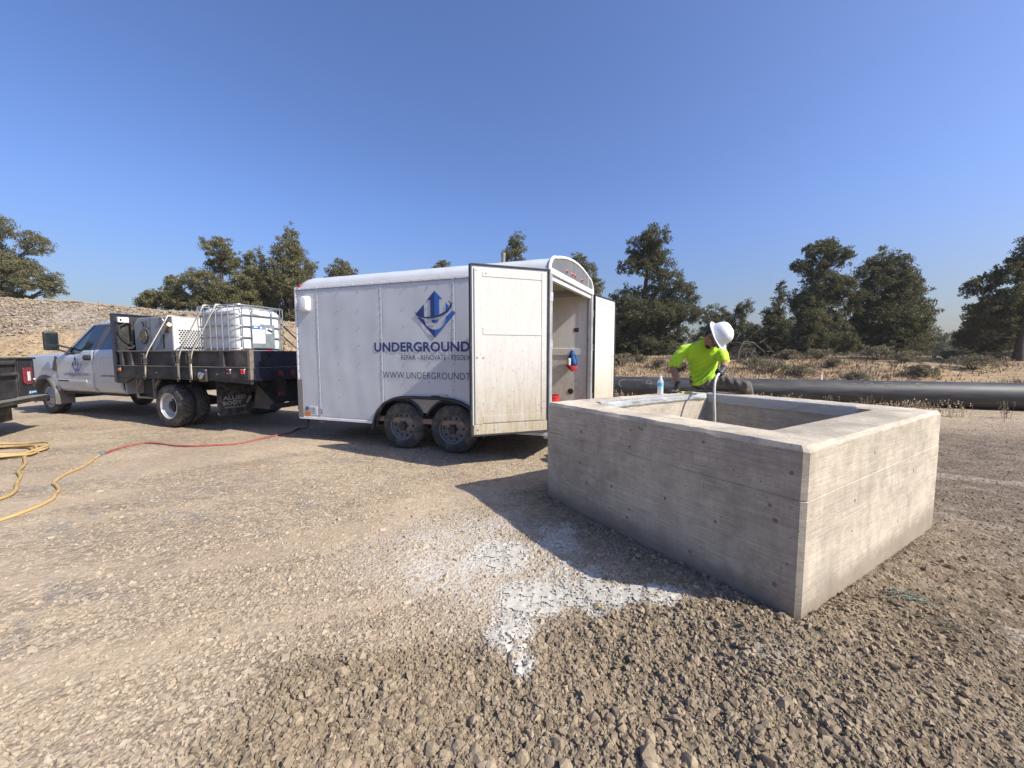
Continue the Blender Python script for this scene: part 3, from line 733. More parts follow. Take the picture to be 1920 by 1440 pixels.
def build_trailer():
    t = thing("enclosed_trailer", "white enclosed cargo trailer with rear doors open and blue printed logo", "trailer", (-1.255, 5.608, 0), R(-19.6))
    ZB, ZL = .39, 2.50
    def ftop(x):
        return float(np.interp(x, [-.9301,-.93,-.90,-.84,-.72,-.56,-.42,-.2,.2,.42,.56,.72,.84,.90,.93,.9301], [ZB,.40,.47,.58,.70,.775,.805,.815,.815,.805,.775,.70,.58,.47,.40,ZB]))
    # side sheets facing the camera
    seams = [TX0+.02, -1.99, -.759, .463, TX1-.03]
    for a, b in zip(seams[:-1], seams[1:]):
        m = MB(); n = max(8, int((b-a)/.035))
        def f(u, v, a=a, b=b):
            x = a+.0015+(b-a-.003)*u; lo = ftop(x) if abs(x) >= .93 else max(ZB, ftop(x)-.03)
            z = lo+(ZL-.02-lo)*v
            e = min(1, min(u, 1-u)*(b-a)/.08)*min(1, v/.05)*min(1, (1-v)/.06)
            return (x, ripple(x, z)*e, z)
        m.grid(f, n, 48)
        o = m.build("side_panel", M_WHITE, t, smooth=60, fix=False)
        md = o.modifiers.new("thickness", 'SOLIDIFY'); md.thickness = .003; md.offset = 0
    m = MB()
    for s_ in seams[1:-1]: m.box(s_-.016, s_+.016, -.0045, .0015, ftop(s_)-.02, ZL-.02)
    m.build("seam_strip", M_WHITE, t, bevel=.0015)
    m = MB()
    def rivet(x, z, r=.0095): m.lathe([(r,0),(r*.8,.0035),(r*.3,.0055)], (x, min(ripple(x,z), 0)-.004, z), (0,-1,0), 6)
    for s_ in seams[1:-1]+[seams[0]+.03]:
        for k in range(18): rivet(s_, ZB+.05+k*.122) if ZB+.05+k*.122 > ftop(s_) else None
    for s_ in (-1.58, -1.17, -.35, .06, .87, 1.28):
        for k in range(8): rivet(s_, ZB+.1+k*.27) if not (-.94 < s_ < .94 and ZB+.1+k*.27 < .78) else None
    for k in range(30): rivet(TX0+.1+k*.142, ZL-.045, .006)
    o = m.build("rivet", pm("rivet_grey", (.20,.20,.21), .5, .4, var=.3, scale=30), t, smooth=50); o['kind'] = 'stuff'
    # front wall, other side, floor, inner linings
    m = MB(); m.box(TX0, TX0+.03, .02, TW, ZB, ZL); m.build("front_wall", M_WHITE, t)
    m = MB(); m.box(TX0+.03, TX1-.03, TW-.03, TW, ZB, ZL); skew(m); m.build("far_side_wall", M_WHITE, t)
    m = MB(); m.box(TX0+.03, TX1-.04, .03, TW-.032, ZB+.02, ZB+.09); skew(m); m.build("floor", pm("plywood_floor", (.26,.19,.12), .8, var=.3, scale=6), t)
    m = MB(); m.box(TX0+.032, TX1-.05, TW-.045, TW-.033, ZB+.09, ZL-.06); skew(m); m.build("lining_panel", M_GPLY, t)
    m = MB(); m.box(TX0+.032, TX1-.05, .012, .024, .8, ZL-.06); skew(m); m.build("lining_panel", M_GPLY, t)
    m = MB(); m.box(TX0+.9, TX1-.06, TW-.058, TW-.046, 1.42, 1.54); skew(m); m.build("belt_rail", M_GPLY, t, bevel=.003)
    m = MB(); m.box(TX0+.05, TX1-.06, .03, TW-.06, ZL+.06, ZL+.075); skew(m); m.build("ceiling", pm("tan_ceiling", (.42,.36,.28), .8, var=.12, scale=3), t)
    m = MB(); m.box(TX0+.04, TX1-2.6, .03, TW-.06, ZL-.16, ZL+.0); skew(m); m.build("overhead_shelf", M_DARKIN, t)
    # tape square, cable hole on the far lining
    m = MB(); m.obox((1.58, TW-.047, 1.86), (.042,0,0), (0,.001,0), (0,0,.036)); skew(m); m.build("tape_patch", M_BLACK, t)
    m = MB(); m.lathe([(.05,0),(.05,.003)], (1.49,TW-.046,.78), (0,-1,0), 16); m.lathe([(.03,.003),(.03,.006)], (1.49,TW-.046,.78), (0,-1,0), 12); skew(m)
    m.build("cable_port", M_BLACK, t)
    # bowed roof with rounded shoulders and front
    def sec(q):   # q 0..1 across the width -> y, z
        if q < .2: a = q/.2*PI/2; return .24*(1-math.cos(a)), ZL-.005+.20*math.sin(a)
        if q > .8: a = (1-q)/.2*PI/2; return TW-.24*(1-math.cos(a)), ZL-.005+.20*math.sin(a)
        k = (q-.2)/.6; return .24+(TW-.48)*k, ZL+.195+.10*(1-(2*k-1)**2)
    def froof(u, v):
        y, z = sec(v); x = TX0+.012+(TX1-.02-TX0)*u
        if u < .05:
            e = u/.05; x = TX0+.012+(TX1-.02-TX0)*.05*e; z = ZL+(z-ZL)*math.sqrt(max(0, 1-(1-e)**2)); y = TW/2+(y-TW/2)*(1-.03*(1-e)**2)
        return (x, y-.006*math.sin(PI*v)*0, z+.003*math.sin(17*x)*math.sin(PI*v))
    m = MB(); m.grid(froof, 60, 40); skew(m); m.build("roof", M_WHITE, t, smooth=50, fix=False)
    m = MB(); m.box(TX0, TX1-.02, -.012, -.003, ZL-.02, ZL+.012); m.box(TX0, TX1-.02, -.008, .002, ZL+.012, ZL+.028)
    m.build("roof_edge_trim", M_WHITE2, t, bevel=.003)
    m = MB()
    for k in range(24): m.lathe([(.009,0),(.006,.006)], (TX0+.12+k*.178, -.0125, ZL-.004), (0,-1,0), 6)
    o = m.build("trim_screw", M_ALU, t)
    m = MB(); m.box(TX0, -.95, -.008, .03, ZB-.025, ZB+.015); m.build("sill_trim", M_WHITE2, t, bevel=.004)
    m = MB(); m.box(.95, TX1, -.008, .03, ZB-.025, ZB+.015); m.build("sill_trim", M_WHITE2, t, bevel=.004)
    m = MB(); m.box(TX0-.004, TX0+.03, -.007, .02, ZB+.016, ZL); m.build("corner_trim", M_WHITE2, t, bevel=.004)
    # stone guard of tread plate wrapping the front corner
    m = MB(); m.box(TX0-.006, TX0+.10, -.009, -.0015, ZB-.0, 1.02); m.box(TX0-.009, TX0-.001, -.009, TW, ZB, 1.02); m.build("stone_guard", M_TREAD, t)
    # rear frame
    m = MB(); m.box(TX1-.03, TX1+.035, -.006, .075, ZB-.04, ZL+.03); skew(m); m.build("rear_post", pm("worn_rear_frame", (.50,.50,.49), .45, .5, var=.15, dirt=(.22,.19,.15), damt=.4, dscale=14), t, bevel=.008)
    m = MB(); m.box(TX1-.03, TX1+.035, TW-.075, TW+.006, ZB-.04, ZL+.03); skew(m); m.build("rear_post", MATS["worn_rear_frame"], t, bevel=.008)
    m = MB(); m.box(TX1-.05, TX1+.03, -.0, TW, ZB-.06, ZB+.085); skew(m); m.build("rear_sill", M_ALU, t, bevel=.006)
    m = MB(); m.box(TX1-.03, TX1+.045, .0, TW, ZL-.045, ZL+.03); m.box(TX1-.05, TX1+.012, .07, TW-.07, ZL-.11, ZL-.047); skew(m); m.build("header_beam", M_WHITE2, t, bevel=.008)
    # arched header panel
    pts = []
    for k in range(41): y, z = sec(k/40); pts.append((TX1+.005, y, z))
    m = MB(); m.prism([(TX1+.005, 0, ZL+.0)]+pts+[(TX1+.005, TW, ZL+.0)], (.018,0,0)); skew(m); m.build("header_arch", M_GREY, t, smooth=30)
    m = MB(); m.tube([(TX1+.018, y+(.0), z+.008) for _, y, z in pts], .022, 8); skew(m); m.build("arch_trim", M_WHITE2, t, smooth=50)
    m = MB(); m.obox((TX1+.026, TW-.30, ZL+.12), (.003,0,0), (0,.004,0), (0,0,.1)); skew(m); m.build("arch_seam", M_WHITE2, t)
    for y in (.62, .86, .98, 1.34):
        m = MB(); z = ZL+.10
        m.lathe([(.028,.0),(.028,.012),(.02,.022),(.001,.025)], (TX1+.023, y, z), (1,0,0), 14); skew(m)
        m.build("marker_light", M_RED, t, smooth=40)
        m = MB(); m.lathe([(.034,0),(.034,.006),(.028,.008)], (TX1+.023, y, z), (1,0,0), 14, caps=False); skew(m); m.build("light_bezel", M_CHROME, t)
    # front upper marker, side vent, stickers, roof vent pipe
    m = MB(); m.lathe([(.026,0),(.022,.022),(.001,.03)], (TX0+.12, .004, ZL+.045), (0,-1,.15), 14); m.build("marker_light", M_RED, t, smooth=40)
    m = MB(); P = []
    for k in range(24):
        a = 2*PI*k/24; sx = abs(math.cos(a))**.5*(1 if math.cos(a) > 0 else -1); sz = abs(math.sin(a))**.5*(1 if math.sin(a) > 0 else -1)
        P.append((sx, sz))
    cx, cz = -2.205, 2.245
    m.loft([[(cx+p*.095, -.004, cz+q*.13) for p, q in P], [(cx+p*.092, -.03, cz+q*.127) for p, q in P], [(cx-.008+p*.07, -.075, cz+q*.105) for p, q in P], [(cx-.01+p*.05, -.08, cz+q*.08) for p, q in P]])
    m.build("side_vent", M_WHITE2, t, smooth=40)
    m = MB(); m.lathe([(.03,0),(.03,.17),(.036,.18),(.036,.21),(.01,.215)], (1.0, .55, ZL+.2), (0,0,1), 12); m.build("roof_vent_pipe", pm("grey_vent", (.22,.2,.18), .6), t, smooth=40)
    sy = -.0075
    m = MB(); m.box(TX0+.13, TX0+.24, sy, -.003, ZB+.03, ZB+.10); m.build("reflector", M_AMBER, t)
    m = MB(); m.box(TX0+.25, TX0+.40, sy+.002, -.003, ZB+.05, ZB+.20); m.build("data_sticker", M_WHITE2, t)
    m = MB(); m.box(TX0+.43, TX0+.51, sy+.001, -.003, ZB+.08, ZB+.16); m.build("data_sticker", pm("sticker_grey", (.35,.35,.36), .6, var=.5, scale=80), t)
    m = MB(); m.lathe([(.038,0),(.038,.003)], (TX0+.175, -.004, ZB+.15), (0,-1,0), 18); m.build("round_sticker", pm("sticker_dark", (.10,.12,.18), .6, var=.4, scale=60), t)
    m = MB()
    for k in range(4): m.box(TX0+.262, TX0+.37-.02*(k % 2), sy-.0005, sy+.0015, ZB+.075+k*.028, ZB+.083+k*.028)
    m.build("sticker_print", M_INK, t)
    m = MB(); m.box(.22, .36, -.016, -.003, .835, .865); m.build("green_sticker", pm("sticker_green", (.35,.5,.3), .6), t)
    m = MB(); m.box(.10, .24, -.03, .0, .80, .842); m.build("fender_catch", M_BLACK, t, bevel=.008)
    # logo
    yl = -.0085
    def L(px_, py_, lay=0): return (.17+(px_-953)*.00114, yl-.0012*lay+min(0, ripple(.17, 2))*.2, 2.330-(py_-115)*.000985)
    def arc(cx, cy, r, a0, a1, n=16): return [(cx+r*math.cos(R(a0+(a1-a0)*k/n)), cy+r*math.sin(R(a0+(a1-a0)*k/n))) for k in range(n+1)]
    def swoosh(lo=True):
        up = [(665,385),(690,438),(740,468),(830,482),(930,478),(1020,455),(1100,415),(1158,355),(1172,310),(1140,262)]
        dn = [(1165,275),(1195,315),(1190,355),(1140,425),(1050,475),(950,503),(850,508),(750,490),(690,455),(668,410)]
        return up, dn
    up, dn = swoosh()
    def upper_clip(x):  # swoosh upper edge y at x
        return float(np.interp(x, [p[0] for p in up[:8]], [p[1] for p in up[:8]]))
    shapes = [("logo_arrow", M_NAVY, [(953,115),(845,240),(893,240),(893,upper_clip(893)+10),(953,upper_clip(953)+10)]),
              ("logo_arrow", M_BLUE, [(953,115),(953,upper_clip(953)+10),(1017,upper_clip(1017)+10),(1017,240),(1062,240)]),
              ("logo_diamond", M_NAVY, [(800,300),(678,432),(700,455),(740,474),(800,486)]),
              ("logo_diamond", M_BLUE, [(1108,290),(1152,338),(1148,368),(1108,412)]),
              ("logo_diamond", M_NAVY, [(695,475),(800,517)]+arc(955,518,150,178,90)+[(953,785)]),
              ("logo_diamond", M_BLUE, [(953,785),(955,668)]+arc(955,518,150,88,0)+[(1108,490),(1205,403),(1245,440)]),
              ("logo_cup", M_NAVY, [(953,527),(905,530)]+arc(955,528,49,175,92)),
              ("logo_cup", M_BLUE, [(957,575)]+arc(955,528,49,86,-8)+[(953,526)])]
    for nme, mt, P in shapes:
        m = MB(); m.poly([L(*p) for p in P]); m.build(nme, mt, t)
    m = MB(); n = len(up)
    m.add([L(*p, 1) for p in up]+[L(*p, 1) for p in dn[::-1]], [(i, i+1, n+i+1, n+i) for i in range(n-1)]); m.build("logo_swoosh", M_NAVY, t)
    rp = lambda x, y, z: (x, y+min(0, ripple(x, z)), z)
    flat_text("lettering", "UNDERGROUND", (-.885, -.0065, 1.472), (1,0,0), (0,0,1), 1.60, .142, M_NAVY, t, bold=.028, post=rp)
    flat_text("lettering", "TECH", (.80, -.0065, 1.472), (1,0,0), (0,0,1), .60, .142, M_NAVY, t, bold=.028, post=rp)
    flat_text("lettering", "REPAIR - RENOVATE - RESOLVE", (-.41, -.0065, 1.352), (1,0,0), (0,0,1), 1.16, .074, M_INK, t, bold=-.004, post=rp)
    flat_text("lettering", "WWW.UNDERGROUNDTECH.COM", (-.745, -.0065, 1.078), (1,0,0), (0,0,1), 2.02, .096, M_INK, t, bold=-.008, post=rp)
    # fender over both wheels: black flare with tread plate middle
    def top(x):
        return float(np.interp(x, [-.93,-.90,-.84,-.72,-.56,-.42,-.2,.2,.42,.56,.72,.84,.90,.93], [.33,.45,.58,.70,.775,.805,.815,.815,.805,.775,.70,.58,.45,.33]))
    def low(x):
        z = .0
        r = .425
        for c in WX:
            if abs(x-c) < r: z = max(z, WR+.005+math.sqrt(r*r-(x-c)**2))
        return z
    m = MB(); xs = np.linspace(-.86, .86, 87)
    def lowc(x): return max(low(x), .58 if abs(x) < .2 else .33)
    for a, b in zip(xs[:-1], xs[1:]):
        ta, tb, la, lb = top(a), top(b), min(lowc(a), top(a)-.02), min(lowc(b), top(b)-.02)
        m.add([(a,-.022,la),(b,-.022,lb),(b,-.022,tb),(a,-.022,ta),(a,-.002,la),(b,-.002,lb),(b,-.002,tb),(a,-.002,ta)], [(0,1,2,3),(7,6,5,4),(3,2,6,7),(0,4,5,1)])
    m.build("fender_plate", M_TREAD, t, smooth=30)
    m = MB(); path = [(x, -.03, top(x)-.012) for x in np.linspace(-.93, .93, 60)]
    m.tube([( -.935,-.03,.28)]+path+[(.935,-.03,.28)], .024, 8)
    arcp = []
    for k in range(40):
        a = PI-PI*k/39*.86; arcp.append((WX[0]+math.cos(a)*.425, -.03, WR+.005+math.sin(a)*.425))
    arcq = [(-x, y, z) for x, y, z in arcp][::-1]
    m.tube(arcp, .016, 6); m.tube(arcq, .016, 6)
    m.build("fender_flare", M_BLACK, t, smooth=50)
    m = MB(); m.box(-.94,.94,.0,.29,.735,.75); m.box(-.94,-.92,.0,.29,.33,.735); m.box(.92,.94,.0,.29,.33,.735); m.box(-.92,.92,.275,.29,.3,.735); m.build("wheel_well", M_DARKIN, t)
    for x in WX:
        wheel_trailer(t, x, 0, -1); wheel_trailer(t, x+.26, TW, 1)
        m = MB(); m.cyl((x,.2,WR),(x+.22,TW-.2,WR),.035); m.build("axle", M_DARKIN, t)
    m = MB()
    for y in (.32, TW-.35): m.box(TX0, TX1+.05, y-.03, y+.03, ZB-.10, ZB+.0)
    for k in range(7): m.box(TX0+.2+k*.6, TX0+.25+k*.6, .05, TW-.05, ZB-.055, ZB+.015)
    m.build("chassis_rail", M_DARKIN, t)
    m = MB(); m.bar((TX0+.1,.35,ZB-.05),(TX0-.95,TW/2,ZB-.05),.06,.1); m.bar((TX0+.1,TW-.35,ZB-.05),(TX0-.95,TW/2,ZB-.05),.06,.1); m.build("tongue", M_BLACK, t)
    m = MB(); m.box(TX0-1.12,TX0-.9,TW/2-.05,TW/2+.05,ZB-.06,ZB+.06); m.lathe([(.06,0),(.055,.05),(.01,.075)],(TX0-1.06,TW/2,ZB+.06),(0,0,1),12); m.build("coupler", M_BLACK, t, bevel=.01)
    m = MB(); m.cyl((TX0-.55,TW/2,ZB-.28),(TX0-.55,TW/2,ZB+.35),.03); m.lathe([(.06,0),(.06,.015)],(TX0-.55,TW/2,ZB-.29),(0,0,1),12); m.bar((TX0-.55,TW/2,ZB+.33),(TX0-.4,TW/2,ZB+.33),.015,.015); m.build("jack", M_ALU, t)
    # doors
    def door(hx, hy, dirv, out, z0, z1, W):
        """dirv: unit vector along the open leaf; out: unit vector of the inside face"""
        d = Vector(dirv).normalized(); o = Vector(out).normalized(); up = Vector((0,0,1)); h = Vector((hx, hy, 0))
        P = lambda a, b, z: tuple(h+d*a+o*b+up*z)
        def slab(m, a0, a1, b0, b1, c0, c1): m.obox(P((a0+a1)/2, (b0+b1)/2, (c0+c1)/2), d*(a1-a0)/2, o*(b1-b0)/2, up*(c1-c0)/2)
        root = MB(); slab(root, .01, W, -.03, .012, z0, z1); dr = root.build("door", M_WHITE, t, bevel=.004)
        m = MB(); slab(m, .03, W-.03, .012, .02, z0+.14, z1-.03); m.build("door_lining", M_PLY, dr, bevel=.002)
        m = MB(); slab(m, .015, W-.012, .012, .026, z0+.012, z0+.135); m.build("kick_board", M_PLY, dr, bevel=.003)
        zm = z0+(z1-z0)*.60
        for (a0, a1, c0, c1) in ((.10, W-.13, zm-.0, zm+.085), (.10, W-.13, z1-.13, z1-.075), (.03, .10, z0+.14, z1-.04), (W-.13, W-.03, z0+.14, z1-.04), (.10, W-.13, z0+.15, z0+.235)):
            m = MB(); slab(m, a0+.002, a1-.002, .02, .0255, c0, c1); m.build("trim_board", M_PLY, dr, bevel=.0015)
        m = MB(); slab(m, -.002, .012, -.028, .03, z0, z1); slab(m, W-.001, W+.022, -.045, .03, z0-.005, z1+.012); slab(m, .012, W-.001, -.04, .028, z1-.002, z1+.016); slab(m, .012, W-.001, -.028, .022, z0-.012, z0+.002)
        m.build("door_seal", M_RUBBER, dr, bevel=.003)
        for (a, z) in ((W-.06, z1-.06), (W-.18, z1-.09), (W-.06, z0+.95), (W-.06, z0+.07), (W-.14, z0+.95)): m = MB(); m.lathe([(.013,0),(.011,.004)], P(a, .0262, z), o, 10); m.build("bolt", M_ALU, dr)
        for z in (z0+.25, (z0+z1)/2+.1, z1-.32): m = MB(); slab(m, -.07, .02, -.012, .0, z-.055, z+.055); m.cyl(P(-.01,-.01,z-.06), P(-.01,-.01,z+.06), .012); m.build("hinge", M_ALU, dr)
        m = MB(); slab(m, W-.16, W-.13, -.05, -.03, z0+.05, z1-.05); slab(m, W-.3, W-.1, -.065, -.05, z0+.8, z0+.84); m.build("lock_bar", M_ALU, dr)
        return dr
    a = R(51)
    door(TX1+.005, -.012, (-math.sin(a), -math.cos(a), 0), (math.cos(a), -math.sin(a), 0), .445, 2.488, 1.0)
    # far leaf folded back beyond the rear plane
    b = R(-15); door(TX1+.30, TW+.03, (-math.sin(b), math.cos(b), 0), (math.cos(b), math.sin(b), 0), .445, 2.46, 1.0)
    return t
TRAILER = build_trailer()
def trailer_pt(x, y, z): return TRAILER.matrix_basis @ Vector((x, y, z))

def build_hanging_cap():
    p = trailer_pt(1.53+.25, TW-.075, 1.50)
    t = thing("hanging_cap", "blue and white cap with red brim hanging on a hook inside the trailer", "cap", p, R(-19.6)); t.scale = (.8,.8,.8)
    blue = pm("blue_cloth", (.035,.11,.30), .9, var=.6, scale=22); red = pm("red_cloth", (.38,.02,.03), .8, var=.2); white = pm("white_cloth", (.62,.62,.60), .9, var=.15)
    m = MB(); m.tube([(0,.02,.03),(0,-.02,.035),(0,-.03,.015),(0,-.02,0)], .006, 6); m.build("hook", M_ALU, t)
    m = MB(); rings = []
    for k, (z, rx, ry, ox) in enumerate([(0,.02,.02,0),(-.07,.055,.035,.0),(-.16,.085,.05,.005),(-.25,.10,.055,.015),(-.31,.085,.05,.02),(-.34,.05,.03,.02)]):
        rings.append([(ox+rx*math.cos(2*PI*i/18)*(1+.12*math.sin(5*i)), -.03+ry*math.sin(2*PI*i/18), z) for i in range(18)])
    m.loft(rings); m.build("crown", blue, t, smooth=50)
    m = MB(); m.grid(lambda u, v: (-.13+.24*u+.02*v, -.07-.04*math.sin(PI*u)-.012*v, -.30-.12*v*math.sin(PI*min(1, max(.0, u*.8+.1)))-.05*u), 14, 6)
    o = m.build("brim", red, t, smooth=50, fix=False); md = o.modifiers.new("thickness", 'SOLIDIFY'); md.thickness = .012
    m = MB(); m.grid(lambda u, v: (-.10+.07*u, -.075-.02*math.sin(PI*u), -.17-.15*v), 6, 6)
    o = m.build("front_panel", white, t, smooth=50, fix=False); md = o.modifiers.new("thickness", 'SOLIDIFY'); md.thickness = .006
    m = MB(); m.tube([(-.02,-.03,0),(-.07,-.05,-.09),(-.10,-.06,-.2)], .007, 6); m.tube([(.02,-.03,0),(.08,-.05,-.12),(.12,-.05,-.28)], .007, 6); m.build("strap", blue, t, smooth=60)
build_hanging_cap()
def build_bucket():
    p = trailer_pt(1.70+.062, .48, .482)
    t = thing("bucket", "red plastic bucket on the trailer floor just inside the rear post", "bucket", p); t.scale = (.85,.85,1.3)
    red = pm("red_plastic", (.50,.03,.025), .45, var=.1, dirt=DUST, damt=.2)
    m = MB(); m.lathe([(.10,0),(.128,.27),(.136,.27),(.136,.29),(.126,.29),(.098,.012),(.001,.012)], (0,0,0), (0,0,1), 24); m.build("shell", red, t, smooth=40)
    m = MB(); m.lathe([(.128,.2),(.142,.205),(.142,.215),(.128,.22)], (0,0,0), (0,0,1), 24, caps=False); m.lathe([(.126,.15),(.138,.155),(.138,.165),(.126,.17)], (0,0,0), (0,0,1), 24, caps=False); m.build("rim", red, t, smooth=40)
    m = MB(); m.tube([(.13*math.cos(a), .13*math.sin(a)*.3, .24+.0-.1*math.sin(a)) for a in [PI*k/12 for k in range(13)]], .004, 5); m.build("handle", M_ALU, t)
build_bucket()
# ------------------------------------------------------------------ flatbed truck
M_CAB = pm("silver_white_truck_paint", (.43,.455,.49), .22, .0, var=.04, scale=2, dirt=(.40,.34,.27), damt=.18, dscale=2.5, spec=.6, coat=.6)
M_FLARE = pm("grey_plastic_flare", (.13,.125,.12), .7, var=.15, dirt=DUST, damt=.4)
M_STEEL = pm("dusty_black_steel", (.024,.024,.024), .5, .0, var=.35, scale=7, dirt=(.15,.125,.095), damt=.42, dscale=5)
M_NAVYP = pm("scuffed_blue_black_steel", (.010,.012,.026), .3, 0, var=.4, scale=7, dirt=(.16,.14,.12), damt=.22, dscale=6, spec=.6)
M_PANEL = pm("dusty_side_board", (.045,.042,.037), .7, var=.35, scale=5, dirt=(.15,.125,.10), damt=.5, dscale=4)
M_STRAP = pm("cream_webbing", (.66,.60,.46), .85, var=.12, scale=20, dirt=(.3,.25,.17), damt=.25, dscale=12)
M_WRIM = pm("white_steel_rim", (.42,.43,.44), .35, .2, var=.08, scale=8, dirt=DUST, damt=.3, dscale=6)
M_WELD = pm("grey_machine_enamel", (.23,.245,.27), .4, var=.06, scale=4, dirt=DUST, damt=.2, dscale=4)
M_WELDW = pm("white_machine_enamel", (.55,.55,.53), .45, var=.06, scale=4, dirt=DUST, damt=.2, dscale=4)
def glass_mat():
    t = NT("tinted_window_glass"); t.t.nodes.remove(t.b)
    tr = t.n("ShaderNodeBsdfTransparent", Color=(.10,.12,.115,1)); gl = t.n("ShaderNodeBsdfGlossy", Roughness=.03, Color=(.9,.92,.95,1))
    fr = t.mapr(t.n("ShaderNodeLayerWeight", Blend=.5).outputs[1], .45, 1., .04, .5); mx = t.n("ShaderNodeMixShader", i0=fr, i1=tr.outputs[0], i2=gl.outputs[0])
    t.link(mx.outputs[0], t.out.inputs[0]); return t.m
M_GLASS = glass_mat()

def truck_wheel(parent, x, y, r, facing, kind, width=.225):
    w = thing("wheel", None, None, (x, y, r)); w.parent = parent; f = facing; W = width; rr = r*.60
    m = MB(); prof = [(rr,.005),(rr+.012,-.006),(r*.80,-.012),(r*.92,.0),(r*.955,.02),(r*.955,W-.02),(r*.92,W-.0),(r*.80,W+.012),(rr,W)]
    m.lathe(prof, (0,0,0), (0,-f,0), 64, caps=False)
    m.build("tyre", M_TYRE, w, smooth=35)
    m = MB(); n = 30
    for k in range(n):
        for row, (h0, h1, ph) in enumerate(((.0,.062,0),(.07,.107,.5),(.115,.152,0),(.16,W-.0,.5))):
            a = 2*PI*(k+ph)/n; da = 2*PI/n*.33; P = []
            for rad in (r*.945, r):
                for h in (h0+.004, h1):
                    drop = .022 if (row == 0 and h == h0+.004) or (row == 3 and h == h1) else 0
                    for s_ in (-1, 1):
                        q = a+s_*da+.05*(h-W/2)/W*6*(-1 if row % 2 else 1)*.3
                        rad2 = rad-drop; P.append((math.cos(q)*rad2, -f*h, math.sin(q)*rad2))
            m.add(P, [(0,1,3,2),(4,6,7,5),(0,4,5,1),(2,3,7,6),(0,2,6,4),(1,5,7,3)])
    o = m.build("tread_block", M_TYRE, w); o['kind'] = 'stuff'
    m = MB()
    if kind == 'deep':
        m.lathe([(rr+.004,-.004),(rr-.008,-.006),(rr-.012,.01),(rr-.03,.02),(rr-.036,.10),(rr-.06,.125),(.135,.135),(.118,.128),(.112,.10)], (0,0,0), (0,-f,0), 48, caps=False)
    else:
        m.lathe([(rr+.004,-.004),(rr-.008,-.006),(rr-.012,.01),(rr-.03,.02),(rr-.04,.05),(.16,.015),(.13,-.035),(.11,-.045),(.108,-.03)], (0,0,0), (0,-f,0), 48, caps=False)
    m.lathe([(rr,W),(rr-.03,W-.03),(rr-.035,.13)], (0,0,0), (0,-f,0), 48, caps=False)
    m.build("rim", M_WRIM, w, smooth=40)
    m = MB(); d = .13 if kind == 'deep' else .0
    for k in range(8):
        a = 2*PI*k/8; c = (math.cos(a)*.178, 0, math.sin(a)*.178); m = MB(); m.lathe([(.024,d-.0015),(.024,d+.004)], c, (0,-f,0), 10)
        if kind == 'deep': m.build("rim_hole", M_DARKIN, w)
    m = MB(); e = .10 if kind == 'deep' else -.03
    m.lathe([(.112,e),(.098,e-.03),(.098,e-.05),(.07,e-.065),(.001,e-.068)], (0,0,0), (0,-f,0), 24)
    for k in range(10):
        a = 2*PI*k/10; c = (math.cos(a)*.128, 0, math.sin(a)*.128); m.lathe([(.014,e+.035),(.014,e+.0),(.009,e-.006)], c, (0,-f,0), 6)
    m.build("hub", M_BLACK, w, smooth=30)
    return w

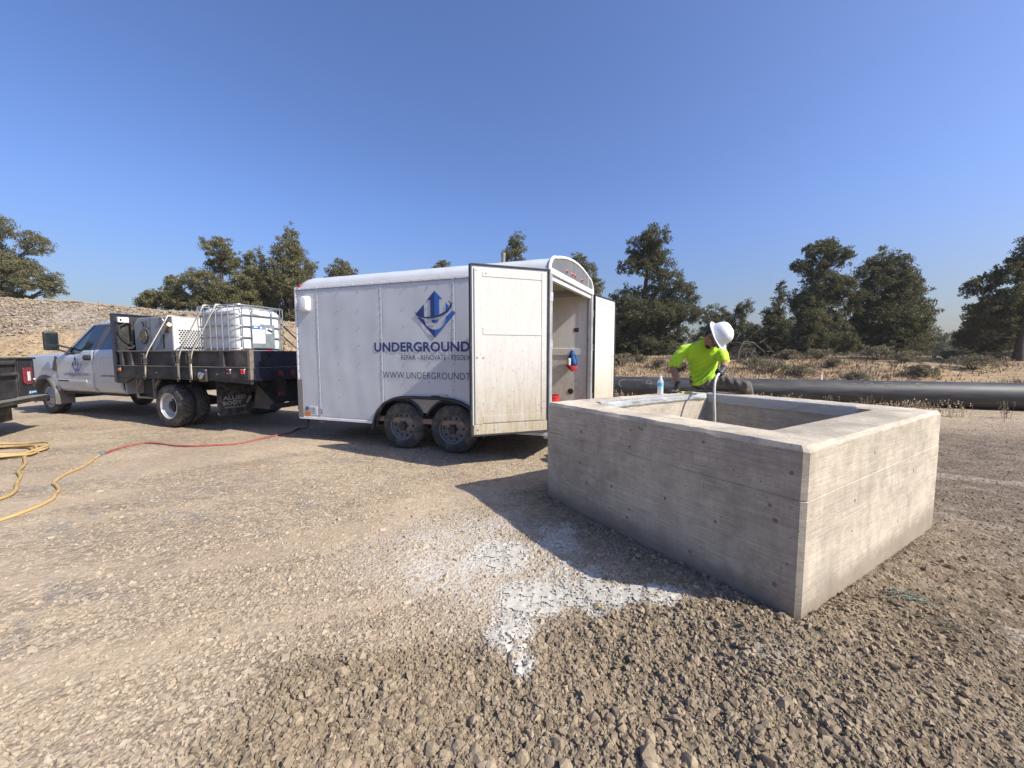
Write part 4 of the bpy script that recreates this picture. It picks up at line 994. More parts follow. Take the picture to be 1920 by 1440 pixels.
def build_truck():
    t = thing("flatbed_truck", "white flatbed work truck with black steel bed loaded with tank and machine", "truck", (-6.719, 7.501, 0), R(-20.0))
    YC0, YC1 = .14, 2.14; YM = (YC0+YC1)/2; DW = 2.28
    # ---- cab shell: one loft of cross sections along the length
    def sect(x, hw, zs, zb, zr, hwr, crown=.03):
        """closed section, seen along x: sill - belt - roof"""
        P = []
        side_ = [(hw-.05, zs), (hw-.012, zs+.10), (hw+.0, zs+.35*(zb-zs)+.05), (hw+.005, zs+.62*(zb-zs)), (hw-.02, zb-.03), (hw-.035, zb)]
        if zr > zb+.05: side_ += [(hw-.035-(hw-.035-hwr)*.5, zb+(zr-zb)*.5), (hwr, zr-.07), (hwr-.06, zr-.015), (hwr-.2, zr)]
        else: side_ += [(hw-.07, zb+.005), (hwr, zr-.01), (hwr-.06, zr), (hwr-.2, zr+.005)]
        for y, z in side_: P.append((x, YM-y, z))
        P.append((x, YM, (zr+crown)))
        for y, z in side_[::-1]: P.append((x, YM+y, z))
        return P
    # body below belt and roof skin as separate shells so the windows are real openings
    ZS = .58; hw = .98
    belt = lambda x: float(np.interp(x, [-4.3,-3.62,-3.36,-3.18,-1.75], [1.405,1.40,1.43,1.50,1.53]))
    def lower(x0, x1, n, y_off, zs=ZS, name="door", mat=M_CAB, zoff=0):
        m = MB()
        def f(u, v):
            x = x0+(x1-x0)*u; zb = belt(x)+zoff; z = zs+(zb-zs)*v
            bul = .020*math.sin(PI*min(1, v*1.02))**.5 - .05*max(0, .12-v)/.12 - .03*max(0, v-.93)/.07
            cr = -.008*math.exp(-((v-.30)/.03)**2) + .005*math.exp(-((v-.80)/.04)**2)
            return (x, YC0-y_off-bul-cr, z)
        m.grid(f, n, 26)
        o = m.build(name, mat, t, smooth=60, fix=False); md = o.modifiers.new("thickness", 'SOLIDIFY'); md.thickness = .03; md.offset = -1
        return o
    d1 = lower(-4.255, -2.757, 30, 0); d2 = lower(-2.745, -1.72, 16, 0)
    # rest of cab: floor, far side, back, roof, pillars
    m = MB(); m.box(-4.25, -1.72, YC0+.06, YC1-.03, ZS-.05, ZS+.05); m.build("cab_floor", M_DARKIN, t)
    m = MB(); m.box(-4.25, -1.72, YC1-.03, YC1+.01, ZS, 1.50); m.build("far_cab_side", M_CAB, t, bevel=.02)
    m = MB(); m.box(-1.74, -1.70, YC0+.03, YC1-.03, ZS, 2.03); m.build("cab_back", M_CAB, t, bevel=.02)
    ry = lambda z: YC0+.02+.17*max(0, (z-1.5))/.5
    def roofsec(x, zr, inset=0): 
        y0 = ry(1.98)+inset; P = []
        for k in range(15):
            q = k/14; y = y0+(2*(YM-y0))*q; e = abs(2*q-1)
            P.append((x, y, zr+.035*(1-e*e)-.05*max(0, e-.88)/.12))
        return P
    xs = [(-3.12,1.955,.02),(-3.02,2.005,0),(-2.8,2.045,-.01),(-2.4,2.065,-.01),(-1.95,2.06,-.01),(-1.74,2.03,0)]
    m = MB(); up = [roofsec(x, z, i) for x, z, i in xs]; m.loft(up, caps=False, closed=False)
    o = m.build("roof", M_CAB, t, smooth=60, fix=False); md = o.modifiers.new("thickness", 'SOLIDIFY'); md.thickness = .035; md.offset = 0
    def pillar(name, p0, p1, w, d, mat):
        m = MB(); m.bar(p0, p1, w, d, up=(0,1,0)); m.build(name, mat, t, bevel=.012)
    for s_ in (0, 1):
        yy = lambda y: y if s_ == 0 else 2*YM-y
        pillar("windscreen_pillar", (-3.98, yy(YC0+.03), 1.37), (-3.06, yy(ry(1.99)), 1.985), .055, .06, M_CAB)
        m = MB(); m.bar((-3.06, yy(ry(2.0)-.005), 1.985), (-1.74, yy(ry(2.0)-.005), 2.02), .05, .05, up=(0,1,0)); m.build("roof_rail", M_CAB, t, bevel=.015)
        m = MB(); m.prism([(-2.80, yy(YC0+.012), 1.47), (-2.54, yy(YC0+.012), 1.47), (-2.30, yy(ry(1.99)-.008), 1.99), (-2.50, yy(ry(1.99)-.008), 1.99)], (0, .02, 0)); m.build("door_pillar", pm("dark_bronze_trim", (.075,.062,.055), .4, var=.1), t)
    # windows
    def pane(name, P, mat=M_GLASS): m = MB(); m.poly(P); return m.build(name, mat, t)
    pane("window", [(-3.88, YC0+.022, 1.385), (-3.62, YC0+.018, 1.39), (-3.36, YC0+.018, 1.425), (-3.18, YC0+.014, 1.49), (-2.74, YC0+.014, 1.49), (-2.49, ry(1.97), 1.97), (-3.03, ry(1.97), 1.97)])
    pane("window", [(-2.56, YC0+.014, 1.50), (-1.75, YC0+.014, 1.515), (-1.75, ry(1.98), 1.985), (-2.32, ry(1.97), 1.975)])
    pane("window", [(-3.88, YC1-.02, 1.385), (-1.75, YC1-.02, 1.515), (-1.75, 2*YM-ry(1.98), 1.985), (-3.03, 2*YM-ry(1.97), 1.97)])
    pane("windscreen", [(-4.0, YC0+.06, 1.39), (-4.0, YC1-.06, 1.39), (-3.09, 2*YM-ry(1.98)-.03, 1.985), (-3.09, ry(1.98)+.03, 1.985)])
    m = MB(); P = [(-3.98, YC0+.012, 1.385), (-3.76, YC0+.010, 1.395), (-3.68, ry(1.55)-.006, 1.55), (-3.74, ry(1.58), 1.575)]; m.prism(P, (0,.012,0)); m.build("mirror_sail", M_BLACK, t)
    # inside
    m = MB()
    for y in (YC0+.42, YC1-.42):
        m.box(-3.15,-2.65,y-.25,y+.25,.75,1.02); m.obox((-2.62,y,1.3),(.07,0,.02),(0,.24,0),(.06,0,.34)); m.obox((-2.54,y,1.74),(.05,0,0),(0,.14,0),(.02,0,.10))
    m.build("seat", pm("grey_seat_cloth", (.10,.095,.09), .9), t, bevel=.03)
    m = MB(); m.box(-3.95,-3.55,YC0+.08,YC1-.08,1.1,1.42); m.build("dashboard", M_DARKIN, t, bevel=.03)
    m = MB(); m.tube([(-3.38+.06*math.sin(a)*.5, YC0+.45+.19*math.cos(a), 1.36+.18*math.sin(a)) for a in [2*PI*k/20 for k in range(20)]], .015, 6, closed=True); m.build("steering_wheel", M_DARKIN, t)
    # door furniture
    m = MB(); m.box(-3.05,-2.82,YC0-.066,YC0-.02,1.295,1.35); m.build("door_handle", M_BLACK, d1, bevel=.012)
    m = MB(); m.box(-3.08,-2.80,YC0-.040,YC0-.02,1.27,1.375); m.build("handle_recess", M_DARKIN, d1, bevel=.012)
    # lit moulding strip, badge, sill
    m = MB(); m.box(-4.20,-3.0,YC0-.045,YC0-.024,.80,.865); m.build("door_moulding", M_CAB, d1, bevel=.012)
    m = MB(); m.box(-4.16,-3.72,YC0-.0475,YC0-.044,.815,.85); m.build("badge", M_BLACK, d1)
    # door print
    yp = YC0-.042
    lg = lambda u, v: (-3.40+u*.165, yp, 1.185+v*.18)
    m = MB(); m.poly([lg(0,.95),lg(-.35,.5),lg(-.18,.5),lg(-.18,-.1),lg(.18,-.1),lg(.18,.5),lg(.35,.5)]); m.build("logo_arrow", M_NAVY, d1)
    m = MB(); m.poly([lg(-.95,0),lg(-.45,.42),lg(-.45,-.25),lg(0,-.55),lg(0,-.95)]); m.build("logo_diamond", M_NAVY, d1)
    m = MB(); m.poly([lg(.95,0),lg(.45,.42),lg(.45,-.25),lg(0,-.55),lg(0,-.95)]); m.build("logo_diamond", M_BLUE, d1)
    flat_text("lettering", "UNDERGROUND TECH", (-3.90, yp-.004, .952), (1,0,0), (0,0,1), .99, .062, M_NAVY, d1, bold=.02)
    flat_text("lettering", "REPAIR RENOVATE RESOLVE", (-3.66, yp-.004, .922), (1,0,0), (0,0,1), .52, .018, M_INK, d1)
    m = MB()
    for q in (0,.05,.1,.15,.26,.31,.36,.41): m.box(-2.40+q,-2.365+q,yp-.004,yp-.003,.955,.985)
    m.build("door_number_print", M_INK, d2)
    # ---- front end
    ZH = 1.445
    def hood(u, v):
        x = -4.02-1.93*u; e = abs(2*v-1); w = .955-.06*u*u
        z = ZH-.055*u-.05*e**3+.03*math.exp(-((v-.5)/.30)**4)-.10*max(0, u-.9)/.1
        return (x, YM+(2*v-1)*w, z)
    m = MB(); m.grid(hood, 20, 24); o = m.build("hood", M_CAB, t, smooth=60, fix=False); md = o.modifiers.new("thickness", 'SOLIDIFY'); md.thickness = .02
    FX, FR = -4.83, .41
    for s_ in (0, 1):
        sg = 1 if s_ == 0 else -1; y0 = YC0+.035 if s_ == 0 else YC1-.035
        def f(u, v):
            x = -5.93+(5.93-4.262)*u; d = abs(x-FX); r = .49
            lo = FR+math.sqrt(r*r-d*d) if d < r else .58
            if d >= r: lo = .58
            tp = ZH-.055*((-4.02-x)/1.93 if x < -4.02 else 0)-.045
            z = lo+(tp-lo)*v; bul = .030*math.sin(PI*min(1, .12+v*.9))+.03*math.exp(-(d/.55)**2)*(1-v)**2
            nose = .10*max(0, (-5.55-x)/.38)**2
            return (x, y0-sg*bul+sg*nose, z)
        m = MB(); m.grid(f, 72, 14); o = m.build("fender", M_CAB, t, smooth=60, fix=False); md = o.modifiers.new("thickness", 'SOLIDIFY'); md.thickness = .02; md.offset = 0
        m = MB(); R1, R2 = .555, .455; V = []
        for k in range(41):
            a = R(196-212*k/40); yo = y0-sg*.045; 
            V += [(FX+math.cos(a)*R1, yo+sg*.02, FR+math.sin(a)*R1), (FX+math.cos(a)*(R1-.02), yo-sg*.03, FR+math.sin(a)*(R1-.02)), (FX+math.cos(a)*(R2+.02), yo-sg*.055, FR+math.sin(a)*(R2+.02)), (FX+math.cos(a)*R2, yo-sg*.045, FR+math.sin(a)*R2), (FX+math.cos(a)*R2, yo+sg*.12, FR+math.sin(a)*R2)]
        m.add(V, [(5*k+j, 5*k+j+1, 5*k+5+j+1, 5*k+5+j) for k in range(40) for j in range(4)])
        m.build("wheel_flare", M_FLARE, t, smooth=50)
        ya, yb = (y0-.09, y0+.24) if sg > 0 else (y0-.24, y0+.09)
        m = MB(); m.box(-4.33,-4.315, ya, yb, .27, .62); m.build("front_mud_flap", pm("dusty_mud_flap", (.20,.18,.155), .85, var=.2, dirt=DUST, damt=.5), t, bevel=.006)
        ya, yb = (y0+.03, y0+.40) if sg > 0 else (y0-.40, y0-.03)
        m = MB(); m.box(-5.97,-5.75, ya, yb, 1.0, 1.29); m.build("headlight", M_CHROME, t, bevel=.03)
        m = MB(); m.prism([(-4.50,y0-sg*.048,1.06),(-4.275,y0-sg*.048,1.02),(-4.275,y0-sg*.048,1.34),(-4.33,y0-sg*.048,1.36)], (0,sg*.02,0)); m.build("fender_vent", M_NAVYP, t, bevel=.006)
    m = MB(); m.box(-5.98,-5.9,YC0+.46,YC1-.46,.85,1.30); m.build("grille", M_BLACK, t, bevel=.03)
    m = MB(); m.box(-6.15,-5.88,YC0+.02,YC1-.02,.55,.84); m.build("front_bumper", M_CHROME, t, bevel=.05)
    m = MB(); m.box(-5.8,-4.25,YC0+.36,YC1-.36,.55,1.30); m.build("engine_bay", M_DARKIN, t)
    # mirror
    mx, my = -3.92, YC0-.20
    m = MB(); m.obox((mx,my,1.665),(.055,0,0),(0,.115,0),(0,0,.185)); mr = m.build("mirror", M_BLACK, t, bevel=.035, seg=3)
    m = MB(); m.obox((mx+.057,my,1.71),(.002,0,0),(0,.092,0),(0,0,.105)); m.obox((mx+.057,my,1.54),(.002,0,0),(0,.092,0),(0,0,.045)); m.build("mirror_glass", pm("mirror_glass", (.10,.12,.11), .05, .9, var=.3), mr)
    m = MB(); m.bar((mx+.03,my+.08,1.60),(-3.74,YC0+.04,1.53),.05,.035); m.bar((mx+.03,my+.08,1.50),(-3.74,YC0+.04,1.42),.05,.035); m.build("mirror_arm", M_BLACK, t, bevel=.01)
    # ---- bed
    X0, X1, ZD = -1.62, 2.32, 1.20
    m = MB(); m.box(X0, X1, .02, DW-.02, ZD-.05, ZD-.003); m.build("deck", M_STEEL, t)
    for y in (0, DW):
        sg = 1 if y == 0 else -1; a, b = (y, y+.05) if sg > 0 else (y-.05, y)
        m = MB(); m.box(X0, X1, a, b, .955, ZD-.006); r = m.build("side_rail", M_STEEL, t, bevel=.008)
        m = MB(); m.box(X0, X1, a-.012 if sg > 0 else a, b if sg > 0 else b+.012, ZD-.005, ZD+.012); m.build("rail_lip", pm("worn_steel_edge", (.20,.17,.135), .6, .3, var=.25, scale=12), r, bevel=.004)
        m = MB(); m.prism([(X0-.02, a, .84), (X0+.28, a, .84), (X0+.55, a, .955), (X0-.02, a, .955)], (0, .045, 0)); m.build("rail_gusset", M_STEEL, t, bevel=.006)
        yb = y+.055*sg
        m = MB(); m.box(X0+.06, X1-.0, min(yb, yb+.03*sg), max(yb, yb+.03*sg), ZD+.012, 1.49); sb = m.build("side_board", M_PANEL, t, bevel=.004)
        m = MB(); m.box(X0+.06, X1, min(y, y+.085*sg), max(y, y+.085*sg), 1.488, 1.512); m.build("board_cap", MATS["worn_steel_edge"], sb, bevel=.005)
        for x in (-1.43, -1.12, .245, 1.60, 1.93):
            m = MB()
            if x == 1.93: m.box(x, X1-.07, min(y, y+.055*sg), max(y, y+.055*sg), ZD+.014, 1.486)
            else: m.box(x-.055, x+.045, min(y, y+.055*sg), max(y, y+.055*sg), ZD+.013, 1.487)
            m.build("stake_post", M_PANEL, t, bevel=.006)
        m = MB(); m.box(X1-.065, X1+.005, min(y-.004*sg, y+.07*sg), max(y-.004*sg, y+.07*sg), .99, 1.515); m.build("corner_post", MATS["worn_steel_edge"], t, bevel=.008)
        m = MB(); m.prism([(1.30, a, .953),(X1, a, .953),(X1, a, .915),(1.9, a, .93)], (0,.05,0)); m.build("rail_end_plate", M_STEEL, t)
    def lamp(x, z, mat, nm="marker_lamp"):
        m = MB(); m.obox((x,-.012,z),(.055,0,0),(0,.008,0),(0,0,.045)); b_ = m.build("lamp_bezel", M_RUBBER if mat is M_AMBER else M_CHROME, t, bevel=.012)
        m = MB(); m.obox((x,-.022,z),(.042,0,0),(0,.010,0),(0,0,.032)); m.build("lamp_lens", mat, b_, bevel=.010)
    lamp(-1.47, 1.125, M_AMBER); lamp(1.79, 1.13, pm("dark_red_lens", (.16,.015,.02), .3, var=.2)); lamp(2.15, 1.135, pm("bright_red_lens", (.70,.03,.02), .2, var=.1))
    m = MB(); m.box(1.02,1.24,-.06,-.002,.93,1.17); q = m.build("winch_plate", M_BLACK, t, bevel=.03); m = MB(); m.lathe([(.07,0),(.07,.02),(.03,.035),(.001,.04)],(1.13,-.06,1.05),(0,-1,0),16); m.build("winch_cap", M_CHROME, q, smooth=40)
    m = MB()
    for x in (-.95, -.3, .75, 1.45): m.lathe([(.016,0),(.012,.01)], (x,-.001,1.07), (0,-1,0), 8)
    m.build("rail_bolt", M_STEEL, t)
    # hanging step frame, under-bed boxes, chassis
    m = MB(); e = MATS["worn_steel_edge"]
    for p, q_ in (((-1.05,.06,.95),(-1.05,.06,.56)),((-.50,.06,.95),(-.50,.06,.56)),((-1.05,.06,.56),(-.50,.06,.56)),((-1.05,.06,.72),(-.88,.06,.93)),((-.50,.06,.74),(-.32,.06,.94))): m.bar(p, q_, .04, .035)
    m.build("step_frame", e, t)
    m = MB(); m.box(-1.0,-.55,.12,.6,.60,.94); m.build("fuel_tank", M_DARKIN, t, bevel=.03)
    m = MB()
    for y in (.68, DW-.75): m.box(-5.7, X1-.1, y, y+.09, .70, .94)
    for x in (-1.2, -.3, .7, 1.5, 2.1): m.box(x, x+.08, .1, DW-.1, .955, 1.145)
    m.build("chassis_frame", M_DARKIN, t)
    m = MB(); m.cyl((-.02,.3,.43),(-.02,DW-.3,.43),.07); m.lathe([(.05,-.2),(.17,-.1),(.19,0),(.17,.1),(.05,.2)],(-.02,DW/2,.43),(0,1,0),18); m.cyl((-.02,DW/2,.43),(-2.4,DW/2,.6),.05); m.cyl((FX,.4,.41),(FX,DW-.4,.41),.06); m.build("axle", M_DARKIN, t)
    RX, RRr = -.02, .425
    truck_wheel(t, RX, .02, RRr, -1, 'deep'); truck_wheel(t, RX, .31, RRr, -1, 'flat')
    truck_wheel(t, RX, DW-.02, RRr, 1, 'deep'); truck_wheel(t, RX, DW-.31, RRr, 1, 'flat')
    truck_wheel(t, FX, YC0+.045, FR, -1, 'flat'); truck_wheel(t, FX, YC1-.045, FR, 1, 'flat')
    # mud flaps with lettering
    mf = pm("black_mud_flap", (.022,.022,.024), .55, var=.3, scale=8, dirt=(.33,.29,.23), damt=.45, dscale=6)
    for y in (.06, DW-.72):
        m = MB(); P = [(1.32, y, 1.0), (1.32, y, .33), (1.32, y+.02, .30), (1.32, y+.05, .28), (1.32, y+.61, .28), (1.32, y+.64, .30), (1.32, y+.66, .33), (1.32, y+.66, 1.0)]
        m.prism(P, (.012,0,0)); fl = m.build("mud_flap", mf, t, bevel=.003)
        w1 = pm("white_flap_print", (.34,.33,.30), .7, var=.1)
        flat_text("lettering", "ALLIED", (1.3345, y+.10, .575), (0,1,0), (0,0,1), .44, .075, w1, fl, bold=.03)
        flat_text("lettering", "BODY", (1.3345, y+.10, .475), (0,1,0), (0,0,1), .36, .075, w1, fl, bold=.03)
        flat_text("lettering", "WWW.ALLIED", (1.3345, y+.12, .41), (0,1,0), (0,0,1), .42, .04, w1, fl, bold=.02)
        m = MB(); m.poly([(1.3345,y+.52,.48),(1.3345,y+.58,.48),(1.3345,y+.66,.62),(1.3345,y+.60,.62)]); m.build("flap_mark", w1, fl)
    # tail end
    m = MB(); m.box(X1-.03, X1+.02, .075, DW-.075, 1.205, 1.50); m.build("tailgate", M_NAVYP, t, bevel=.006)
    m = MB(); m.box(X1-.02, X1+.03, .05, DW-.05, .965, 1.195); tl = m.build("tail_rail", M_NAVYP, t, bevel=.006)
    for y in (.55, .80, 1.05, 1.6):
        m = MB(); m.lathe([(.05,0),(.05,.012),(.035,.02)], (X1+.03,y,1.08), (1,0,0), 14); m.build("tail_lamp", MATS["dark_red_lens"], tl, smooth=40)
    m = MB(); m.box(1.75,1.95,.55,DW-.55,.48,.90); m.build("tail_box", M_DARKIN, t, bevel=.02)
    m = MB(); m.prism([(1.9,.42,.88),(2.30,.42,.55),(2.30,.42,.42),(1.75,.42,.42)], (0,.05,0)); m.prism([(1.9,DW-.47,.88),(2.30,DW-.47,.55),(2.30,DW-.47,.42),(1.75,DW-.47,.42)], (0,.05,0)); m.bar((2.28,.35,.47),(2.28,DW-.35,.47),.06,.09); m.build("hitch_frame", M_STEEL, t, bevel=.006)
    m = MB(); m.box(2.25,2.62,DW/2-.035,DW/2+.035,.40,.47); m.lathe([(.03,0),(.03,.03),(.028,.05),(.001,.075)],(2.58,DW/2,.47),(0,0,1),14); m.build("hitch_ball", M_BLACK, t)
    m = MB(); m.box(2.33,2.338,.98,1.28,.755,.905); pl = m.build("license_plate", pm("plate_yellow", (.50,.33,.10), .5, var=.5, scale=22), t)
    m = MB(); m.box(2.32,2.345,.50,.62,.66,.74); m.build("tail_lamp", MATS["dark_red_lens"], t, bevel=.01)
    # headboard
    m = MB(); m.box(X0-.06, X0, -.0, DW, .955, 2.27); hb = m.build("headboard", M_STEEL, t, bevel=.008)
    m = MB(); m.box(X0-.07, X0+.035, -.012, .04, .86, 2.285); m.box(X0-.07, X0+.02, .04, DW, 2.255, 2.285); m.build("headboard_frame", M_NAVYP, hb, bevel=.006)
    m = MB(); m.box(X0+.001, X0+.06, .06, .24, 2.10, 2.21); jb = m.build("switch_box", M_WHITE2, hb, bevel=.012)
    m = MB(); m.box(X0+.06, X0+.066, .085, .115, 2.13, 2.18); m.build("switch", M_BLACK, jb)
    m = MB(); m.tube([(X0+.05,.20,2.10),(X0+.06,.08,2.03),(X0+.06,.05,1.9),(X0+.07,.12,1.78),(X0+.08,.22,1.7),(X0+.09,.26,1.5),(X0+.09,.26,1.24)], .014, 8); m.build("cable", M_RUBBER, hb, smooth=60)
    # the cab stands a little taller than first measured
    names = {'door','far_cab_side','cab_back','roof','windscreen_pillar','roof_rail','door_pillar','window','windscreen','mirror_sail','hood','fender','headlight','grille','mirror','mirror_arm','dashboard','seat','steering_wheel','fender_vent','engine_bay'}
    def lift(o):
        for v_ in o.data.vertices:
            z = v_.co.z; v_.co.z = z+.045*float(sstep(.95,1.4,z))+.07*float(sstep(1.5,2.0,z))
        o.data.update()
        for ch in o.children: lift(ch)
    for o in list(t.children):
        if o.type == 'MESH' and o.name.split('.')[0] in names: lift(o)
    return t
TRUCK = build_truck()
TM = TRUCK.matrix_basis
def on_truck(x, y, z): return TM @ Vector((x, y, z))

def build_machine():
    t = thing("air_machine", "grey and white enclosed air compressor and welder strapped on the truck bed", "compressor", on_truck(-1.36, .22, 1.203), R(-20))
    Lx, Ly, Lz = 1.24, .80, .985
    m = MB(); m.prism([(.0,0,0),(Lx,0,0),(Lx,0,Lz),(.12,0,Lz),(0,0,Lz-.13)], (0,Ly,0)); body = m.build("housing", M_WELD, t, bevel=.012)
    m = MB(); m.box(Lx, Lx+.006, .012, Ly-.012, .02, Lz-.012); back = m.build("rear_panel", M_WELDW, t, bevel=.003)
    m = MB(); m.box(.2, Lx-.02, .03, Ly-.03, Lz, Lz+.006); m.build("top_panel", M_WELDW, t)
    m = MB()
    for j in range(17):
        for i in range(12):
            y = .12+i*.052+(.026 if j % 2 else 0); z = .06+j*.041
            if z < .74: m.lathe([(.0195,0),(.0195,.003)], (Lx+.0062, y, z), (1,0,0), 6)
    o = m.build("vent_hole", M_DARKIN, back); o['kind'] = 'stuff'
    m = MB(); m.lathe([(.15,0),(.15,.018),(.138,.022)], (.33,-.001,.60), (0,-1,0), 28); fan = m.build("fan_guard", M_BLACK, t, smooth=30)
    m = MB()
    for r in (.03,.06,.09,.12): m.tube([(.33+r*math.cos(2*PI*k/24), -.026, .60+r*math.sin(2*PI*k/24)) for k in range(24)], .005, 5, closed=True)
    m.build("guard_ring", MATS["worn_steel_edge"], fan)
    m = MB()
    for k in range(6): a = PI*k/6; m.bar((.33-.135*math.cos(a),-.028,.60-.135*math.sin(a)),(.33+.135*math.cos(a),-.028,.60+.135*math.sin(a)),.006,.006)
    m.build("guard_spoke", MATS["worn_steel_edge"], fan)
    m = MB(); m.box(.545,.55,-.003,.0,.0,Lz); m.box(.87,.875,-.003,0,0,Lz); m.build("panel_gap", M_DARKIN, t)
    m = MB(); m.box(.93,.985,-.004,.001,.36,.64); m.build("vent_slot", M_DARKIN, t)
    m = MB(); m.box(.30,.345,-.004,.001,.80,.90); m.box(.40,.43,-.004,.001,.78,.92); m.box(.26,.29,-.004,.001,.88,.92); m.box(.47,.52,-.004,.001,.74,.78); m.build("control_switch", M_BLACK, t)
    brass = pm("brass_fitting", (.40,.25,.10), .35, .8)
    m = MB(); m.lathe([(.045,0),(.045,.03),(.03,.035),(.03,.09),(.02,.095)], (.24,-.0,.11), (0,-1,0), 14); m.build("drain_valve", brass, t, smooth=40)
    m = MB(); m.box(.20,.30,-.006,.001,.03,.22); m.build("valve_recess", M_DARKIN, t)
    m = MB(); m.cyl((1.06,-.005,.72),(1.24,-.07,.78),.022); m.cyl((1.2,-.06,.765),(1.34,-.10,.815),.032); m.build("gas_spring_latch", brass, t, smooth=40)
    m = MB(); m.box(1.02,1.14,-.012,.001,.66,.74); m.build("latch_plate", M_BLACK, t, bevel=.004)
    m = MB(); P = [(1.0+.0+.13*math.cos(2*PI*k/24)*1.15-.05, -.005, .065+.048*math.sin(2*PI*k/24)) for k in range(24)]; m.poly(P); bd = m.build("badge", pm("badge_maroon", (.13,.02,.03), .4), t)
    m = MB(); m.poly([(p[0]*1-.0+(p[0]-.95)*(-.08), -.0065, .065+(p[2]-.065)*.86) for p in P]); m.build("badge_field", M_INK, bd)
    flat_text("lettering", "BULLET", (.835, -.009, .045), (1,0,0), (0,0,1), .23, .042, pm("badge_white", (.7,.7,.68), .5), bd, bold=.03)
    m = MB(); m.tube([(.86,-.006,.93),(.90,-.02,.97),(.97,-.02,.975),(1.0,-.006,.9),(1.0,-.006,.8)], .009, 6); m.build("grab_handle", M_ALU, t, smooth=60)
    m = MB(); m.lathe([(.10,0),(.10,.03),(.07,.05),(.04,.07),(.001,.075)], (.80,.4,Lz+.006), (0,0,1), 18); m.cyl((.80,.4,Lz+.05),(.95,.42,Lz+.07),.03); m.build("rain_cap", M_BLACK, t, smooth=40)
    m = MB(); m.tube([(.42,.02,Lz+.0),(.41,-.012,.88),(.52,-.02,.72),(.55,-.012,.5),(.56,-.012,.2),(.57,-.012,.02)], .006, 5); m.build("cable", M_RUBBER, t, smooth=60)
build_machine()
def build_canisters():
    t = thing("ribbed_hose_stack", "stack of ribbed blue black fittings hung between headboard and compressor", "pipe fitting", on_truck(-1.47,.55,1.205), R(-20))
    m = MB()
    for k in range(7): m.lathe([(.05,0),(.10,.03),(.10,.075),(.05,.105)], (0,0,.12+k*.115), (0,0,1), 18, caps=False)
    m.cyl((0,0,0),(0,0,.95),.05); m.build("ribs", pm("blue_black_plastic", (.03,.04,.07), .2, spec=.8), t, smooth=40)
    m = MB()
    for k in (3, 6): m.lathe([(.103,0),(.103,.03)], (0,0,.14+k*.115), (0,0,1), 18, caps=False)
    m.build("collar", M_WHITE2, t)
build_canisters()
def build_manifold():
    t = thing("pipe_manifold", "black valve manifold with silver fittings against the headboard", "manifold", on_truck(-1.53,.12,1.205), R(-20))
    m = MB(); m.box(-.04,.04,.1,.8,.0,.5); m.cyl((0,.15,.1),(0,.15,.95),.03); m.cyl((0,.3,.0),(0,.3,.8),.025); m.cyl((.06,.0,.36),(.06,.7,.36),.025); m.build("pipework", M_STEEL, t, bevel=.004)
    m = MB()
    for p in ((.07,.12,.40),(.07,.30,.52),(.07,.22,.66),(.07,.55,.45),(.07,.5,.36)): m.lathe([(.022,0),(.026,.02),(.012,.05)], p, (1,0,0), 10)
    m.build("fitting", M_CHROME, t, smooth=40)
build_manifold()

